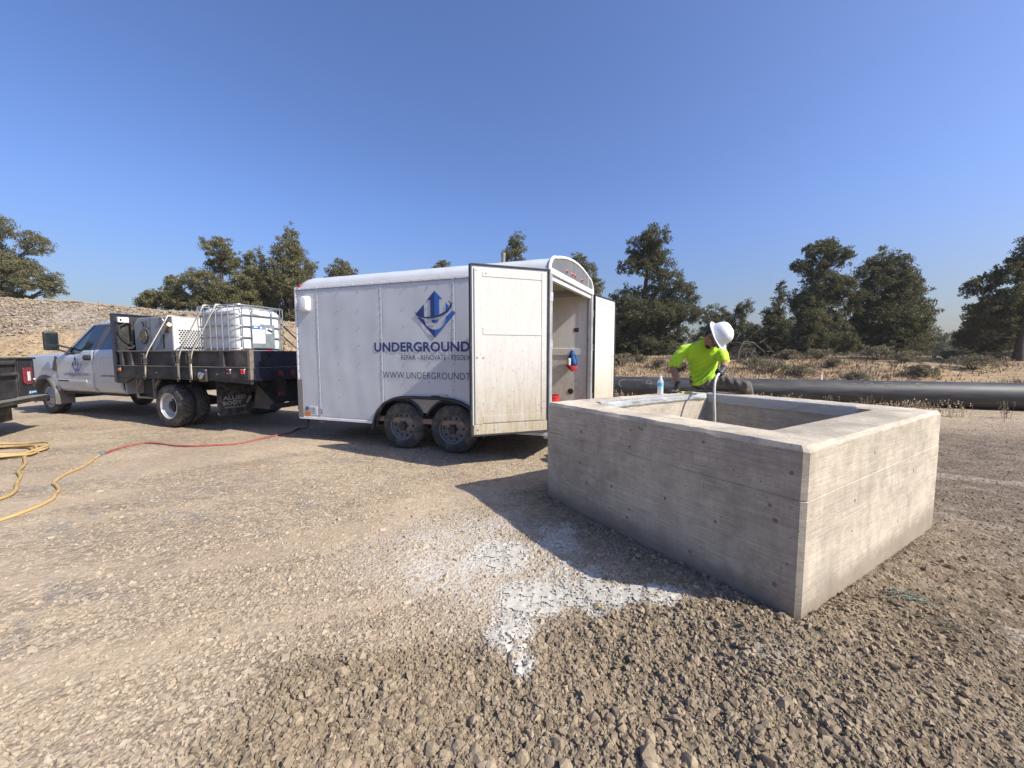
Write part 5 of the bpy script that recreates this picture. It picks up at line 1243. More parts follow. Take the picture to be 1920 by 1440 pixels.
def build_tote():
    t = thing("bulk_tank", "white caged bulk liquid tote strapped down at the rear of the truck bed", "liquid tank", on_truck(.755,.14,1.203), R(-20))
    W, D, z0, z1 = 1.10, .94, .12, 1.12
    m = MB()
    for x in (.04,.5,.96): m.box(x, x+.10, 0, D, 0, .10)
    m.box(0, W, 0, D, .10, .125); m.build("pallet", M_STEEL, t)
    tk = NT("milky_tank_plastic"); v = tk.coord()
    tk.set(Base_Color=tk.mix(tk.mapr(tk.noise(v, 2.5, 4), .4, .6, 0, 1), (.55,.57,.58,1), (.62,.63,.63,1)), Roughness=.38, Subsurface_Weight=.25)
    tk.b.inputs["Subsurface Radius"].default_value = (.05,.05,.05)
    def rr(x0, x1, y0, y1, r, z, n=8):
        P = []
        for cx, cy, a0 in ((x1-r,y0+r,-90),(x1-r,y1-r,0),(x0+r,y1-r,90),(x0+r,y0+r,180)):
            P += [(cx+r*math.cos(R(a0+90*k/n)), cy+r*math.sin(R(a0+90*k/n)), z) for k in range(n+1)]
        return P
    m = MB(); rings = []
    for z, i in [(.13,.10),(.15,.06),(.22,.035)]: rings.append(rr(.0+i, W-i, i, D-i, .14, z))
    for k in range(25):
        z = .22+.78*k/24; i = .016+.006*abs(math.sin(PI*(z-.22)/.2))
        rings.append(rr(i, W-i, i, D-i, .14, z))
    for z, i in [(1.05,.045),(1.085,.08),(1.10,.16)]: rings.append(rr(i, W-i, i, D-i, .14, z))
    m.loft(rings); m.build("tank", tk.m, t, smooth=50)
    m = MB(); m.lathe([(.10,0),(.10,.03),(.08,.04),(.001,.042)], (W/2,D/2,1.10), (0,0,1), 20); m.build("lid", M_BLACK, t, smooth=40)
    cage = pm("galvanised_tube", (.40,.41,.42), .4, .85, var=.15, scale=12, dirt=DUST, damt=.2, dscale=6)
    for z in (.14,.34,.545,.75,.955,1.13):
        m = MB(); m.tube(rr(0, W, 0, D, .09, z, 5), .0105 if z < 1.1 else .013, 6, closed=True); m.build("cage_ring", cage, t, smooth=60)
    xs = [.06+.165*k for k in range(7)]; ys = [.08,.26,.66,.84]
    for x in xs:
        for y in (-.013, D+.013): m = MB(); m.tube([(x,y,.1),(x,y,1.13)], .0095, 6); m.build("cage_upright", cage, t, smooth=60)
    for y in ys:
        for x in (-.013, W+.013): m = MB(); m.tube([(x,y,.1),(x,y,1.13)], .0095, 6); m.build("cage_upright", cage, t, smooth=60)
    m = MB()
    for y in (.3, .85): m.tube([(0,y,1.135),(W,y,1.135)], .012, 6)
    m.build("top_bar", cage, t, smooth=60)
    m = MB(); m.box(W+.024, W+.028,   .245, .70, .35, .80); pl = m.build("label_plate", pm("zinc_plate", (.32,.36,.37), .45, .6, var=.15, scale=9), t)
    for bx_ in ((W+.0285, W+.030, .255, .50, .44, .70), (W+.0285, W+.030, .255, .40, .77, .795), (W+.0285, W+.030, .52, .64, .63, .73)): m = MB(); m.box(*bx_); m.build("paper_label", M_WHITE2, pl)
    m = MB(); m.box(W-.019, W+.012, .30, .42, .98, 1.06); m.build("paper_label", M_WHITE2, pl)
    m = MB(); m.box(W+.0285, W+.0305, .255, .45, .705, .77); bl = m.build("label_band", pm("label_blue", (.03,.10,.45), .5), pl)
    m = MB(); m.box(W+.0304, W+.0312, .28, .36, .73, .75); m.box(W+.0304, W+.0312, .40, .44, .72, .755); m.build("label_print", M_WHITE2, bl)
    m = MB()
    for k in range(6): m.box(W+.0302, W+.0308, .30, .42+.03*(k % 3), .47+k*.03, .474+k*.03)
    m.obox((W+.031,.60,.685),(.0005,0,0),(0,.05,-.02),(0,.012,.02)); m.build("label_print", M_INK, pl)
    m = MB(); m.obox((W-.012,.62,.26),(.001,0,0),(0,.022,0),(0,0,.07)); m.obox((W-.012,.60,.305),(.001,0,0),(0,.05,0),(0,0,.014)); m.build("red_mark", pm("red_label", (.6,.05,.06), .6, var=.3, scale=40), t)
build_tote()

def build_strap(label, path, ratchet_at, w=.072):
    """flat webbing along a path in truck coordinates, with a ratchet on the side board"""
    P0 = Vector(path[0]); t = thing("ratchet_strap", label, "strap", on_truck(*P0), R(-20), "straps over the load")
    Q = [Vector(p)-P0 for p in path]; m = MB(); side_ = Vector((1,0,0)); V = []
    fine = []
    for a, b in zip(Q[:-1], Q[1:]):
        n = max(1, int((b-a).length/.12))
        fine += [a.lerp(b, k/n) for k in range(n)]
    fine.append(Q[-1])
    for i, p in enumerate(fine):
        dd = (fine[min(i+1, len(fine)-1)]-fine[max(i-1, 0)]).normalized(); s_ = dd.cross(Vector((0,-.8,.6)))
        s_ = (s_.normalized() if s_.length > .2 else Vector((1,0,0)))
        if s_.x < 0: s_ = -s_
        V += [p-s_*w/2, p+s_*w/2]
    m.add(V, [(2*i, 2*i+1, 2*i+3, 2*i+2) for i in range(len(fine)-1)])
    o = m.build("webbing", M_STRAP, t, smooth=60, fix=False); md = o.modifiers.new("thickness", 'SOLIDIFY'); md.thickness = .004; md.offset = 0
    r = Vector(ratchet_at)-P0; m = MB()
    m.obox(r+Vector((-.036,-.03,0)),(.005,0,0),(0,.03,0),(.0,0,.10)); m.obox(r+Vector((.036,-.03,0)),(.005,0,0),(0,.03,0),(0,0,.10))
    m.cyl(r+Vector((-.05,-.035,.03)), r+Vector((.05,-.035,.03)), .022); m.cyl(r+Vector((-.05,-.045,-.08)), r+Vector((.05,-.045,-.08)), .014); m.obox(r+Vector((0,-.05,.11)),(.045,0,0),(0,.012,0),(0,0,.02))
    m.build("ratchet", pm("worn_ratchet", (.10,.09,.085), .4, .6, var=.3, dirt=DUST, damt=.3), t, bevel=.004)
    m = MB(); b = Vector(path[0])-P0; m.tube([b+Vector((0,-.006,.05)), b+Vector((0,-.03,.0)), b+Vector((0,-.02,-.035)), b+Vector((0,.01,-.04))], .010, 6); m.build("hook", M_STEEL, t, smooth=60)
    return t
build_strap("webbing strap crossing over the grey compressor", [(-.62,-.02,.98),(-.56,-.035,1.34),(-.48,-.02,1.51),(-.20,.20,2.20),(-.17,.30,2.205),(-.17,1.0,2.205),(-.2,2.2,1.5),(-.2,2.29,1.0)], (-.56,-.02,1.33))
build_strap("webbing strap running beside the compressor's perforated rear panel up over the tank", [(.42,-.02,.96),(.45,-.035,1.34),(.52,-.02,1.52),(1.02,.11,2.345),(1.06,.22,2.35),(1.06,1.05,2.35),(1.0,2.2,1.5),(1.0,2.29,1.0)], (.45,-.02,1.37))
build_strap("webbing strap leaning across the caged front half of the white tank", [(.78,-.02,.96),(.80,-.035,1.34),(.86,-.02,1.52),(1.36,.11,2.345),(1.40,.22,2.35),(1.40,1.05,2.35),(1.3,2.2,1.5),(1.3,2.29,1.0)], (.80,-.02,1.37))
def build_tail_straps():
    for k, (a, b) in enumerate((((1.89,1.06,1.98),(2.30,1.75,1.50)), ((1.89,1.04,1.68),(2.30,1.35,1.45)))):
        t = thing("tail_strap", ["brown strap slanting from the tank's upper cage to the rear gate", "brown strap slanting from the tank's lower cage to the rear gate"][k], "strap", on_truck(*a), R(-20), "straps over the load")
        m = MB(); m.bar((0,0,0), Vector(b)-Vector(a), .045, .006); m.build("webbing", pm("brown_webbing", (.14,.10,.065), .9), t)
        m = MB(); m.tube([(0,0,.03),(.02,0,0),(0,0,-.03)], .008, 6); m.build("hook", M_STEEL, t)
build_tail_straps()

# ------------------------------------------------------------------ black service truck at the left edge
def build_black_truck():
    t = thing("black_work_truck", "black pickup work truck seen from its tail at the frame's edge", "truck", (-9.22, 7.46, 0), R(32))
    W, Lb = 2.15, 3.2; z0, z1 = .665, 1.345; CW = .62
    # local: +x out of the tail, y from -W (near) to 0 (far)
    for a, b in ((-CW, 0), (-W, -W+CW)):
        m = MB(); m.box(-Lb, 0, a, b, z0, z1); cb = m.build("side_locker", M_BLACK, t, bevel=.012)
        m = MB(); m.box(-.004, .012, a+.03, b-.035, z0+.02, z1-.03); m.build("locker_end_panel", M_BLACK, cb, bevel=.006)
        m = MB(); m.box(-Lb, .03, a-.01, b+.012, z1+.001, z1+.035); m.build("locker_lid", M_STEEL, cb, bevel=.008)
        yc = (a+b)/2
        m = MB(); P = [(.014, yc-.155, z0+.245), (.014, yc-.10, z0+.21), (.014, yc+.08, z0+.21), (.014, yc+.135, z0+.245), (.014, yc+.135, z0+.50), (.014, yc+.09, z0+.535), (.014, yc-.155, z0+.515)]
        m.prism(P, (.022,0,0)); tl = m.build("tail_light", pm("maroon_lens", (.22,.02,.03), .25, var=.2, scale=20, spec=.7), cb, bevel=.008)
        m = MB(); m.obox((.038, yc+.0, z0+.365), (.004,0,0), (0,.043,0), (0,0,.085)); m.build("reverse_lens", pm("clear_lens", (.75,.72,.66), .25), tl, bevel=.006)
        m = MB(); m.lathe([(.016,0),(.012,.012)], (.012, b-.06, z0+.30), (1,0,0), 8); m.build("lock_button", M_CHROME, cb)
    m = MB(); m.box(.0125, .0145, -.30, -.02, z0+.03, z0+.085); st = m.build("blue_sticker", pm("sticker_blue", (.03,.22,.42), .5, var=.3, scale=30), t)
    m = MB(); m.box(.0146, .0155, -.20, -.15, z0+.045, z0+.07); m.box(.0146, .0155, -.13, -.04, z0+.05, z0+.07); m.obox((.0150,-.255,z0+.06),(.0004,0,0),(0,.025,.01),(0,-.008,.018)); m.build("sticker_print", M_WHITE2, st)
    m = MB(); m.box(-.06, -.02, -W+CW+.01, -CW-.01, z0+.0, z1-.03); tg = m.build("tailgate", M_STEEL, t, bevel=.008)
    m = MB(); m.box(-.02, .03, -W+CW+.02, -CW-.02, z0+.40, z0+.45); m.box(-.02, .012, -W+CW+.02, -CW-.02, z1-.09, z1-.03); m.build("tailgate_rib", M_PANEL, tg, bevel=.010)
    m = MB(); m.box(-Lb, -.06, -W+CW, -CW, z0, z0+.04); m.build("bed_floor", M_STEEL, t)
    m = MB(); m.box(-.02, .16, -W-.02, .0, .575, .585+.06); bp = m.build("bumper", M_STEEL, t, bevel=.010)
    m = MB(); m.box(-.02, .17, -W-.03, .012, .646, .658); m.build("bumper_step", M_TREAD, bp, bevel=.004)
    mf = MATS["black_mud_flap"]
    for y in (-.66, -W+.06):
        m = MB(); m.box(-.30, -.288, y, y+.55, .20, .60); fl = m.build("mud_flap", mf, t, bevel=.004)
        if y > -1: 
            flat_text("lettering", "HEIDE", (-.286, y+.09, .335), (0,1,0), (0,0,1), .40, .10, pm("faded_flap_print", (.16,.155,.15), .8), fl, bold=.02)
            m = MB(); m.box(-.286, -.275, y-.18, y+.10, .46, .495); m.box(-.286,-.27, y-.04, y-.0, .42, .53); m.build("flap_bracket", M_ALU, fl)
    for y in (-.02, -W+.27):
        w = thing("wheel", None, None, (-.85, y, .39)); w.parent = t; m = MB()
        m.lathe([(.23,0),(.34,-.01),(.385,.02),(.39,.05),(.39,.2),(.385,.23),(.34,.25),(.23,.25)], (0,0,0), (0,-1,0), 40, caps=False); m.build("tyre", M_TYRE, w, smooth=35)
        m = MB(); m.lathe([(.23,.01),(.2,.04),(.1,.03),(.001,.02)], (0,0,0), (0,-1,0), 30); m.build("rim", M_RIMG, w, smooth=40)
    m = MB(); m.box(-Lb, -.05, -W+.55, -W+.65, .48, .66); m.box(-Lb, -.05, -.65, -.55, .48, .66); m.cyl((-.85,-W+.2,.39),(-.85,-.2,.39),.06); m.build("chassis", M_DARKIN, t)
    m = MB(); m.box(-Lb-1.9, -Lb-.03, -W+.06, -.06, .5, 1.25); m.prism([(-Lb-1.7,-W+.12,1.25),(-Lb-.05,-W+.12,1.25),(-Lb-.10,-W+.2,1.9),(-Lb-1.3,-W+.2,1.9)], (0,W-.3,0)); m.build("cab", M_BLACK, t, bevel=.05, seg=3)
build_black_truck()
# ------------------------------------------------------------------ hoses and string on the ground
def catmull(P, n=8):
    P = [Vector(p) for p in P]; Q = []
    for i in range(len(P)-1):
        a, b, c, d = P[max(0, i-1)], P[i], P[i+1], P[min(len(P)-1, i+2)]
        for k in range(n):
            u = k/n; Q.append(.5*((2*b)+(c-a)*u+(2*a-5*b+4*c-d)*u*u+(3*b-a-3*c+d)*u**3))
    Q.append(P[-1]); return Q
def ground_hose(name, label, cat, pts, r, mat, group=None, part="hose_wall", lift=0):
    Q = catmull([(x, y, 0) for x, y in pts]); o = Q[len(Q)//2].copy(); o.z = gzs(o.x, o.y)
    t = thing(name, label, cat, o, 0, group)
    m = MB(); m.tube([(p.x-o.x, p.y-o.y, gzs(p.x, p.y)-o.z+r*.8+lift) for p in Q], r, 9); m.build(part, mat, t, smooth=60)
    return t
M_REDH = pm("faded_red_rubber", (.27,.06,.055), .6, var=.18, scale=10, dirt=DUST, damt=.35, dscale=5)
M_YELH = pm("dusty_yellow_rubber", (.42,.285,.115), .65, var=.15, scale=8, dirt=(.36,.28,.19), damt=.4, dscale=5)
RED = [(-4.02,7.02),(-4.15,6.62),(-4.30,6.32),(-4.47,6.13),(-4.80,5.98),(-5.07,5.93),(-5.45,6.02),(-5.87,6.12),(-5.97,5.93),(-5.93,5.68),(-5.83,5.42)]
YEL = [(-5.80,5.33),(-5.62,5.06),(-5.42,4.72),(-5.10,4.22),(-4.93,4.09),(-4.74,3.95),(-4.58,3.78),(-4.47,3.66),(-4.38,3.45),(-4.36,3.26),(-4.45,3.10),(-4.9,2.9),(-5.6,2.9)]
def build_hoses():
    t = ground_hose("red_air_hose", "dusty red rubber hose snaking across the gravel from the trailer", "hose", RED, .016, M_REDH)
    o = t.location
    m = MB(); a = trailer_pt(TX0+.08, .1, .36)-o
    m.tube(catmull([a, a+Vector((-.02,-.02,-.16)), Vector((-4.05,7.25,.03))-o, Vector((-4.02,7.02,.02))-o], 8), .015, 8); m.build("black_lead", M_RUBBER, t, smooth=60)
    m = MB(); m.cyl(Vector((-5.86,5.46,.022))-o, Vector((-5.79,5.32,.022))-o, .028, n=10); m.box(-5.845-o.x,-5.80-o.x,5.37-o.y,5.41-o.y,.0,.055); m.build("coupling", M_ALU, t)
    t = ground_hose("yellow_air_hose", "dusty yellow hose running from the red hose toward the left foreground", "hose", YEL, .0165, M_YELH)
    # loose coil
    pts = []; rg = random.Random(2)
    for k in range(4):
        rx, ry, cx, cy = .68+rg.uniform(-.16,.10), .52+rg.uniform(-.15,.06), -7.62+rg.uniform(-.16,.16), 5.42+rg.uniform(-.10,.10)
        for i in range(12):
            a = 2*PI*i/12+.6; pts.append((cx+rx*math.cos(a), cy+ry*math.sin(a)))
    pts += [(-6.85,5.35),(-6.35,4.95),(-6.02,4.62),(-5.66,4.36),(-5.42,4.14),(-5.16,3.92),(-5.02,3.72),(-5.05,3.52),(-5.4,3.3),(-6.0,3.2)]
    Q = catmull([(x, y, 0) for x, y in pts], 6); o = Vector((-7.6,5.4,gzs(-7.6,5.4)))
    t = thing("hose_coil", "yellow hose coiled in loose overlapping loops on the gravel at the left edge", "hose", o)
    m = MB(); n = len(Q); zs = [.018+min(3, 4*i/n*1.15 if i < n*.8 else 0)*.030*(.6+.4*math.sin(i*.35)) for i in range(n)]
    for i in range(int(n*.78), n): zs[i] = .018
    for _ in range(6): zs = [sum(zs[max(0, i-2):i+3])/len(zs[max(0, i-2):i+3]) for i in range(n)]
    m.tube([(p.x-o.x, p.y-o.y, gzs(p.x, p.y)-o.z+z) for p, z in zip(Q, zs)], .0165, 9); m.build("hose_wall", M_YELH, t, smooth=60)
build_hoses()
def build_string():
    g = pm("pale_green_cord", (.14,.19,.145), .8, var=.2)
    cx, cy = 2.18, 2.05; pts = []; rg = random.Random(8)
    for k in range(5):
        for i in range(8):
            a = 2*PI*i/8; pts.append((cx+rg.uniform(-.012,.012)+(.05+.012*(k % 3))*math.cos(a)+.02*k-.03, cy+(.045+.01*((k+1) % 3))*math.sin(a)+rg.uniform(-.008,.008)-.012*k+.02))
    pts += [(2.02,2.02),(2.04,1.93),(2.06,1.86),(2.10,1.80),(2.16,1.73),(2.15,1.66),(2.13,1.58),(2.20,1.52),(2.30,1.50)]
    ground_hose("green_string", "tangled pale green string with a loose tail on the dirt right of the vault", "string", pts, .0019, g, part="strand", lift=.012)
    ground_hose("guide_string", "single taut dark green string stretched over the dirt beyond the tangled string", "string", [(2.34,2.42),(2.45,2.22),(2.52,2.05),(2.58,1.95),(2.66,1.84),(2.72,1.76),(2.85,1.66)], .0017, g, part="strand", lift=.012)
build_string()
def build_stake():
    x, y = atx = (12.05, 14.0); t = thing("marker_stake", "short pinkish white survey stake standing behind the pipe", "stake", (9.62, 12.0, gzs(9.62,12.0)))
    m = MB(); m.box(-.035,.035,-.02,.02,-.2,.85); m.build("post", pm("pink_white_paint", (.62,.50,.45), .7, var=.15), t, bevel=.004)
    m = MB(); m.box(-.037,.037,-.022,.022,.78,.852); m.build("cap_paint", pm("pink_paint", (.62,.22,.2), .6), t)
build_stake()
# ------------------------------------------------------------------ worker (measured joints, metres)
J = dict(pelvis=(2.327,4.650,1.116), hipL=(2.394,4.580,1.114), hipR=(2.284,4.720,1.111), kneeL=(2.625,4.330,1.077), kneeR=(2.709,4.620,1.086), hem=(2.315,4.640,1.136), waist=(2.284,4.640,1.264), chest=(2.247,4.600,1.398), upch=(2.230,4.560,1.499), neck=(2.270,4.520,1.572), shR=(2.046,4.640,1.512), slR=(1.941,4.620,1.335), elR=(1.924,4.620,1.284), wrR=(1.884,4.540,1.073), haR=(1.863,4.530,1.036), fiR=(1.741,4.490,1.021), shL=(2.414,4.480,1.454), slL=(2.394,4.380,1.364), elL=(2.397,4.360,1.328), wrL=(2.316,4.240,1.272), haL=(2.255,4.190,1.234), hat=(2.280,4.300,1.641), bottle=(1.580,4.420,1.002), h0=(2.305,4.220,1.262), h1=(2.239,4.160,1.235), h2=(2.175,4.100,1.198), h3=(2.129,4.050,1.123), h4=(2.104,4.000,0.959), h5=(2.102,3.970,0.740))
J = {k: Vector(v) for k, v in J.items()}
J['neck'] = Vector((2.262,4.50,1.618)); J['shR'] += Vector((.005,0,-.035)); J['slR'] += Vector((-.01,0,-.02)); J['upch'] += Vector((.02,-.01,.0))
for k_ in ('haR','fiR','wrR'): J[k_] += Vector((.04,-.07,0))
def build_worker():
    root = thing("person", "worker in white hard hat and bright yellow-green shirt leaning over the vault with a hose", "worker", J['pelvis'].to_tuple()[:2]+(BZ,))
    O = root.location.copy()
    def cap_tube(m, pts, rad, n=14):
        P = [Vector(p) for p in pts]; rad = list(rad)
        a = (P[0]-P[1]).normalized(); b = (P[-1]-P[-2]).normalized()
        PP = [P[0]+a*rad[0]*.95, P[0]+a*rad[0]*.6]+P+[P[-1]+b*rad[-1]*.6, P[-1]+b*rad[-1]*.95]
        RR = [rad[0]*.3, rad[0]*.8]+rad+[rad[-1]*.8, rad[-1]*.3]
        m.tube(PP, RR, n)
    def ell(m, c, X, Y, Z, n=14):
        c, X, Y, Z = map(Vector, (c, X, Y, Z)); V = []; k = 8
        for i in range(1, k):
            t = PI*i/k
            V += [c+Z*math.cos(t)+(X*math.cos(2*PI*j/n)+Y*math.sin(2*PI*j/n))*math.sin(t) for j in range(n)]
        F = [(i*n+j, i*n+(j+1) % n, (i+1)*n+(j+1) % n, (i+1)*n+j) for i in range(k-2) for j in range(n)]
        F += [list(range(n))[::-1], [(k-2)*n+j for j in range(n)]]
        m.add(V, F)
    def rings(m, R_):
        """R_: (centre, lateral dir, depth dir, half width, half depth)"""
        n = 24; out = []
        for c, l, d, a, b in R_:
            l, d = Vector(l).normalized(), Vector(d).normalized()
            out.append([Vector(c)+l*a*math.copysign(abs(math.cos(2*PI*k/n))**.85, math.cos(2*PI*k/n))+d*b*math.copysign(abs(math.sin(2*PI*k/n))**.85, math.sin(2*PI*k/n)) for k in range(n)])
        m.loft(out)
    def fuse(name, m, mat, voxel, smooth_it=6, fold=None):
        tmp = m.build(name, mat)
        md = tmp.modifiers.new("r", 'REMESH'); md.mode = 'VOXEL'; md.voxel_size = voxel
        sm = tmp.modifiers.new("s", 'SMOOTH'); sm.iterations = smooth_it; sm.factor = .5
        dg = bpy.context.evaluated_depsgraph_get(); dg.update()
        me = bpy.data.meshes.new_from_object(tmp.evaluated_get(dg)); bpy.data.objects.remove(tmp)
        n = len(me.vertices); c = np.empty(n*3, np.float32); me.vertices.foreach_get("co", c); c = c.reshape(-1, 3)
        if fold is not None:
            nr = np.empty(n*3, np.float32); me.vertices.foreach_get("normal", nr); nr = nr.reshape(-1, 3)
            c = c+nr*fold(c)[:,None]
        c = c-np.array(O, np.float32)
        me.vertices.foreach_set("co", c.astype(np.float32).ravel())
        me.polygons.foreach_set("use_smooth", [True]*len(me.polygons)); me.materials.clear(); me.materials.append(mat); me.name = name; me.update()
        o = bpy.data.objects.new(name, me); COL.objects.link(o); o.parent = root
        return o
    skin = pm("tanned_skin", (.27,.135,.085), .55, var=.12, scale=30, spec=.4)
    sh_t = NT("fluorescent_shirt"); v = sh_t.coord(); wv = sh_t.noise(v, 300, 2)
    sh_t.set(Base_Color=sh_t.mix(sh_t.mapr(sh_t.noise(v, 6, 4), .35, .65, 0, 1), (.34,.57,.010,1), (.43,.68,.015,1)), Roughness=.75, Normal=sh_t.bump(wv, .15, .002), Sheen_Weight=.2)
    shirt = sh_t.m
    pants = pm("worn_grey_work_trousers", (.075,.066,.058), .85, var=.35, scale=12, dirt=(.25,.22,.18), damt=.45, dscale=9)
    glove = pm("black_work_glove", (.018,.018,.019), .55, var=.4, scale=30)
    boot = pm("brown_boot", (.10,.055,.03), .6, var=.2)
    # head frame
    hc = J['hat']; c = Vector((.62,-.64,.45)).normalized(); f = Vector((.12,-.50,-.86)); f = (f-c*f.dot(c)).normalized(); s = f.cross(c)
    H = hc-c*.045
    lat = Vector((.96,-.22,-.14)).normalized(); dep = Vector((.2,.9,.1)).normalized()
    m = MB()
    rings(m, [(J['pelvis']+Vector((0,0,-.06)), lat, dep, .12, .09), (J['pelvis'], lat, dep, .155, .11), (J['waist'], lat, dep, .135, .10), (J['chest'], lat, dep, .165, .115), (J['upch'], lat, dep, .16, .10), (J['neck'], lat, dep, .075, .07)])
    cap_tube(m, [J['upch'].lerp(J['neck'], .6), J['neck'], J['neck'].lerp(H, .55), H-c*.03], [.07,.058,.056,.06])
    for a, e, w in (('shR','elR','wrR'), ('shL','elL','wrL')):
        cap_tube(m, [J['upch'].lerp(J[a], .6), J[a], J[a].lerp(J[e], .5), J[e], J[e].lerp(J[w], .35), J[w]], [.06,.054,.049,.043,.041,.029])
    shin = {}
    for a, k, off in (('hipL','kneeL',(.10,.03)), ('hipR','kneeR',(.05,.10))):
        kn = J[k]; ank = kn+Vector((off[0], off[1], -.40)); shin[a] = ank
        cap_tube(m, [J[a], J[a].lerp(kn, .5), kn, kn.lerp(ank, .3)+Vector((.02,.02,0)), ank], [.075,.065,.052,.05,.036])
    # head: skull, jaw, nose, brow, ears in one surface
    ell(m, H+c*.025-f*.012, s*.074, f*.094, c*.10); ell(m, H-c*.055+f*.025, s*.056, f*.062, c*.066); ell(m, H-c*.035+f*.092, s*.014, f*.02, c*.026); ell(m, H+c*.0+f*.077, s*.05, f*.02, c*.014); ell(m, H-c*.078+f*.08, s*.024, f*.014, c*.008)
    for q in (-1, 1): ell(m, H-c*.02-f*.012+s*q*.078, s*.010, f*.022, c*.034)
    body = fuse("body", m, skin, .0095, 4)
    for q in (-1, 1):
        m = MB(); ell(m, H-c*.012+f*.088+s*q*.032, s*.012, f*.008, c*.008); m.warp(lambda x,y,z: (x-O.x, y-O.y, z-O.z)); m.build("eye", pm("eye_white", (.6,.58,.55), .2), body, smooth=60)
    m = MB(); ell(m, H-c*.085+f*.087, s*.022, f*.006, c*.005); m.warp(lambda x,y,z: (x-O.x, y-O.y, z-O.z)); m.build("mouth", pm("lips", (.22,.07,.06), .5), body, smooth=60)
    hair = pm("dark_hair", (.016,.011,.008), .7, var=.3, scale=60)
    m = MB(); ell(m, H+c*.035-f*.028, s*.081, f*.088, c*.095); ell(m, H-c*.035-f*.062, s*.06, f*.035, c*.05); fuse("hair", m, hair, .008, 2, lambda C: .003*(fbm(C[:,0]*90, C[:,1]*90+C[:,2]*70, 3, 2)-.5))
    m = MB(); ell(m, H-c*.098+f*.062, s*.040, f*.034, c*.022); ell(m, H-c*.085+f*.07, s*.038, f*.026, c*.02); fuse("beard", m, hair, .008, 2)
    # safety glasses
    gl = pm("dark_glasses", (.012,.011,.012), .12, var=.1, spec=.8); L_ = lambda p: p-O
    m = MB()
    for q in (-1, 1):
        m.obox(L_(H-c*.012+f*.106+s*q*.034), s*.028, c*.017, f*.003); m.bar(L_(H-c*.008+f*.098+s*q*.064), L_(H-c*.012-f*.01+s*q*.082), .006, .01)
    m.build("glasses", gl, root, bevel=.003)
    m = MB(); m.tube([L_(H-c*.012-f*.01+s*.084), L_(H-c*.06-f*.06+s*.07), L_(J['neck']+Vector((-.06,-.03,.02)))], .004, 5); m.tube([L_(H-c*.012-f*.01-s*.084), L_(H-c*.09+f*.0-s*.07), L_(J['neck']+Vector((.07,-.09,-.02)))], .004, 5); m.build("glasses_cord", gl, root, smooth=60)
    # shirt
    m = MB(); dn = Vector((0,0,-1))
    hl = Vector((.94,-.1,.32))
    rings(m, [(J['hem']+Vector((.005,0,-.035)), hl, dep, .165, .130), (J['hem']+Vector((0,0,.03)), hl, dep, .174, .138), (J['waist'], lat, dep, .168, .130), (J['chest'], lat, dep, .184, .134), (J['upch'], lat, dep, .160, .118), (J['upch'].lerp(J['neck'], .55), lat, dep, .115, .098), (J['neck'], lat, dep, .074, .072)])
    cap_tube(m, [J['upch'].lerp(J['shR'], .5), J['shR'], J['shR'].lerp(J['slR'], .55), J['slR']], [.080,.076,.073,.072]); cap_tube(m, [J['upch'].lerp(J['shL'], .45), J['shL'], J['slL']], [.080,.074,.070])
    def folds(C):
        u = C[:,0]*.75+C[:,2]*.66; w = -C[:,0]*.66+C[:,2]*.75
        wv = np.sin(w*62+6*fbm(C[:,0]*6, C[:,2]*6+C[:,1]*3, 5, 3))
        low = sstep(1.46, 1.25, C[:,2])
        return -.017*np.abs(wv)*(.25+low)*(.35+fbm(u*9, w*9, 9, 2)) + .016*(fbm(C[:,0]*11+C[:,1]*5, C[:,2]*11, 13, 3)-.5)
    fuse("shirt", m, shirt, .0085, 5, folds)
    m = MB(); k = 20; col_ = J['neck']; m.tube([L_(col_+lat*.075*math.cos(2*PI*i/k)+dep*.073*math.sin(2*PI*i/k)) for i in range(k)], .008, 6, closed=True); m.build("collar", shirt, root, smooth=60)
    # trousers, belt side
    m = MB()
    rings(m, [(J['pelvis']+Vector((0,0,-.085)), lat, dep, .15, .125), (J['pelvis']+Vector((0,0,-.04)), lat, dep, .172, .14), (J['pelvis']+Vector((0,0,.05)), lat, dep, .165, .13)])
    for a, kk in (('hipL','kneeL'), ('hipR','kneeR')):
        kn = J[kk]; an = shin[a]
        cap_tube(m, [J[a]+Vector((0,0,-.01)), J[a].lerp(kn, .5), kn, kn.lerp(an, .3)+Vector((.02,.02,0)), kn.lerp(an, .85)], [.095,.085,.072,.068,.062])
    fuse("trousers", m, pants, .011, 4, lambda C: .010*(fbm(C[:,0]*16+C[:,2]*9, C[:,1]*16, 21, 3)-.5)+.004*np.sin(C[:,0]*95+7*fbm(C[:,0]*7, C[:,1]*7, 4, 2)))
    for a in ('hipL', 'hipR'):
        an = shin[a]; m = MB(); cap_tube(m, [an+Vector((0,0,.06)), an+Vector((0,0,-.03))], [.055,.05]); cap_tube(m, [an+Vector((-.02,0,-.06)), an+Vector((.08,.05,-.075)), an+Vector((.15,.09,-.085))], [.048,.045,.036]); fuse("boot", m, boot, .01, 3)
    # gloves: planted right hand
    m = MB(); w = J['wrR']; p = Vector((J['haR'].x, J['haR'].y, BZ+.018)); fx = (J['fiR']-J['haR']); fx.z = 0; fx.normalize(); fy = Vector((-fx.y, fx.x, 0))
    cap_tube(m, [w+Vector((0,0,.02)), w.lerp(p, .6)], [.036,.034]); ell(m, p+fx*.02+Vector((0,0,.006)), fx*.055, fy*.046, Vector((0,0,.024)))
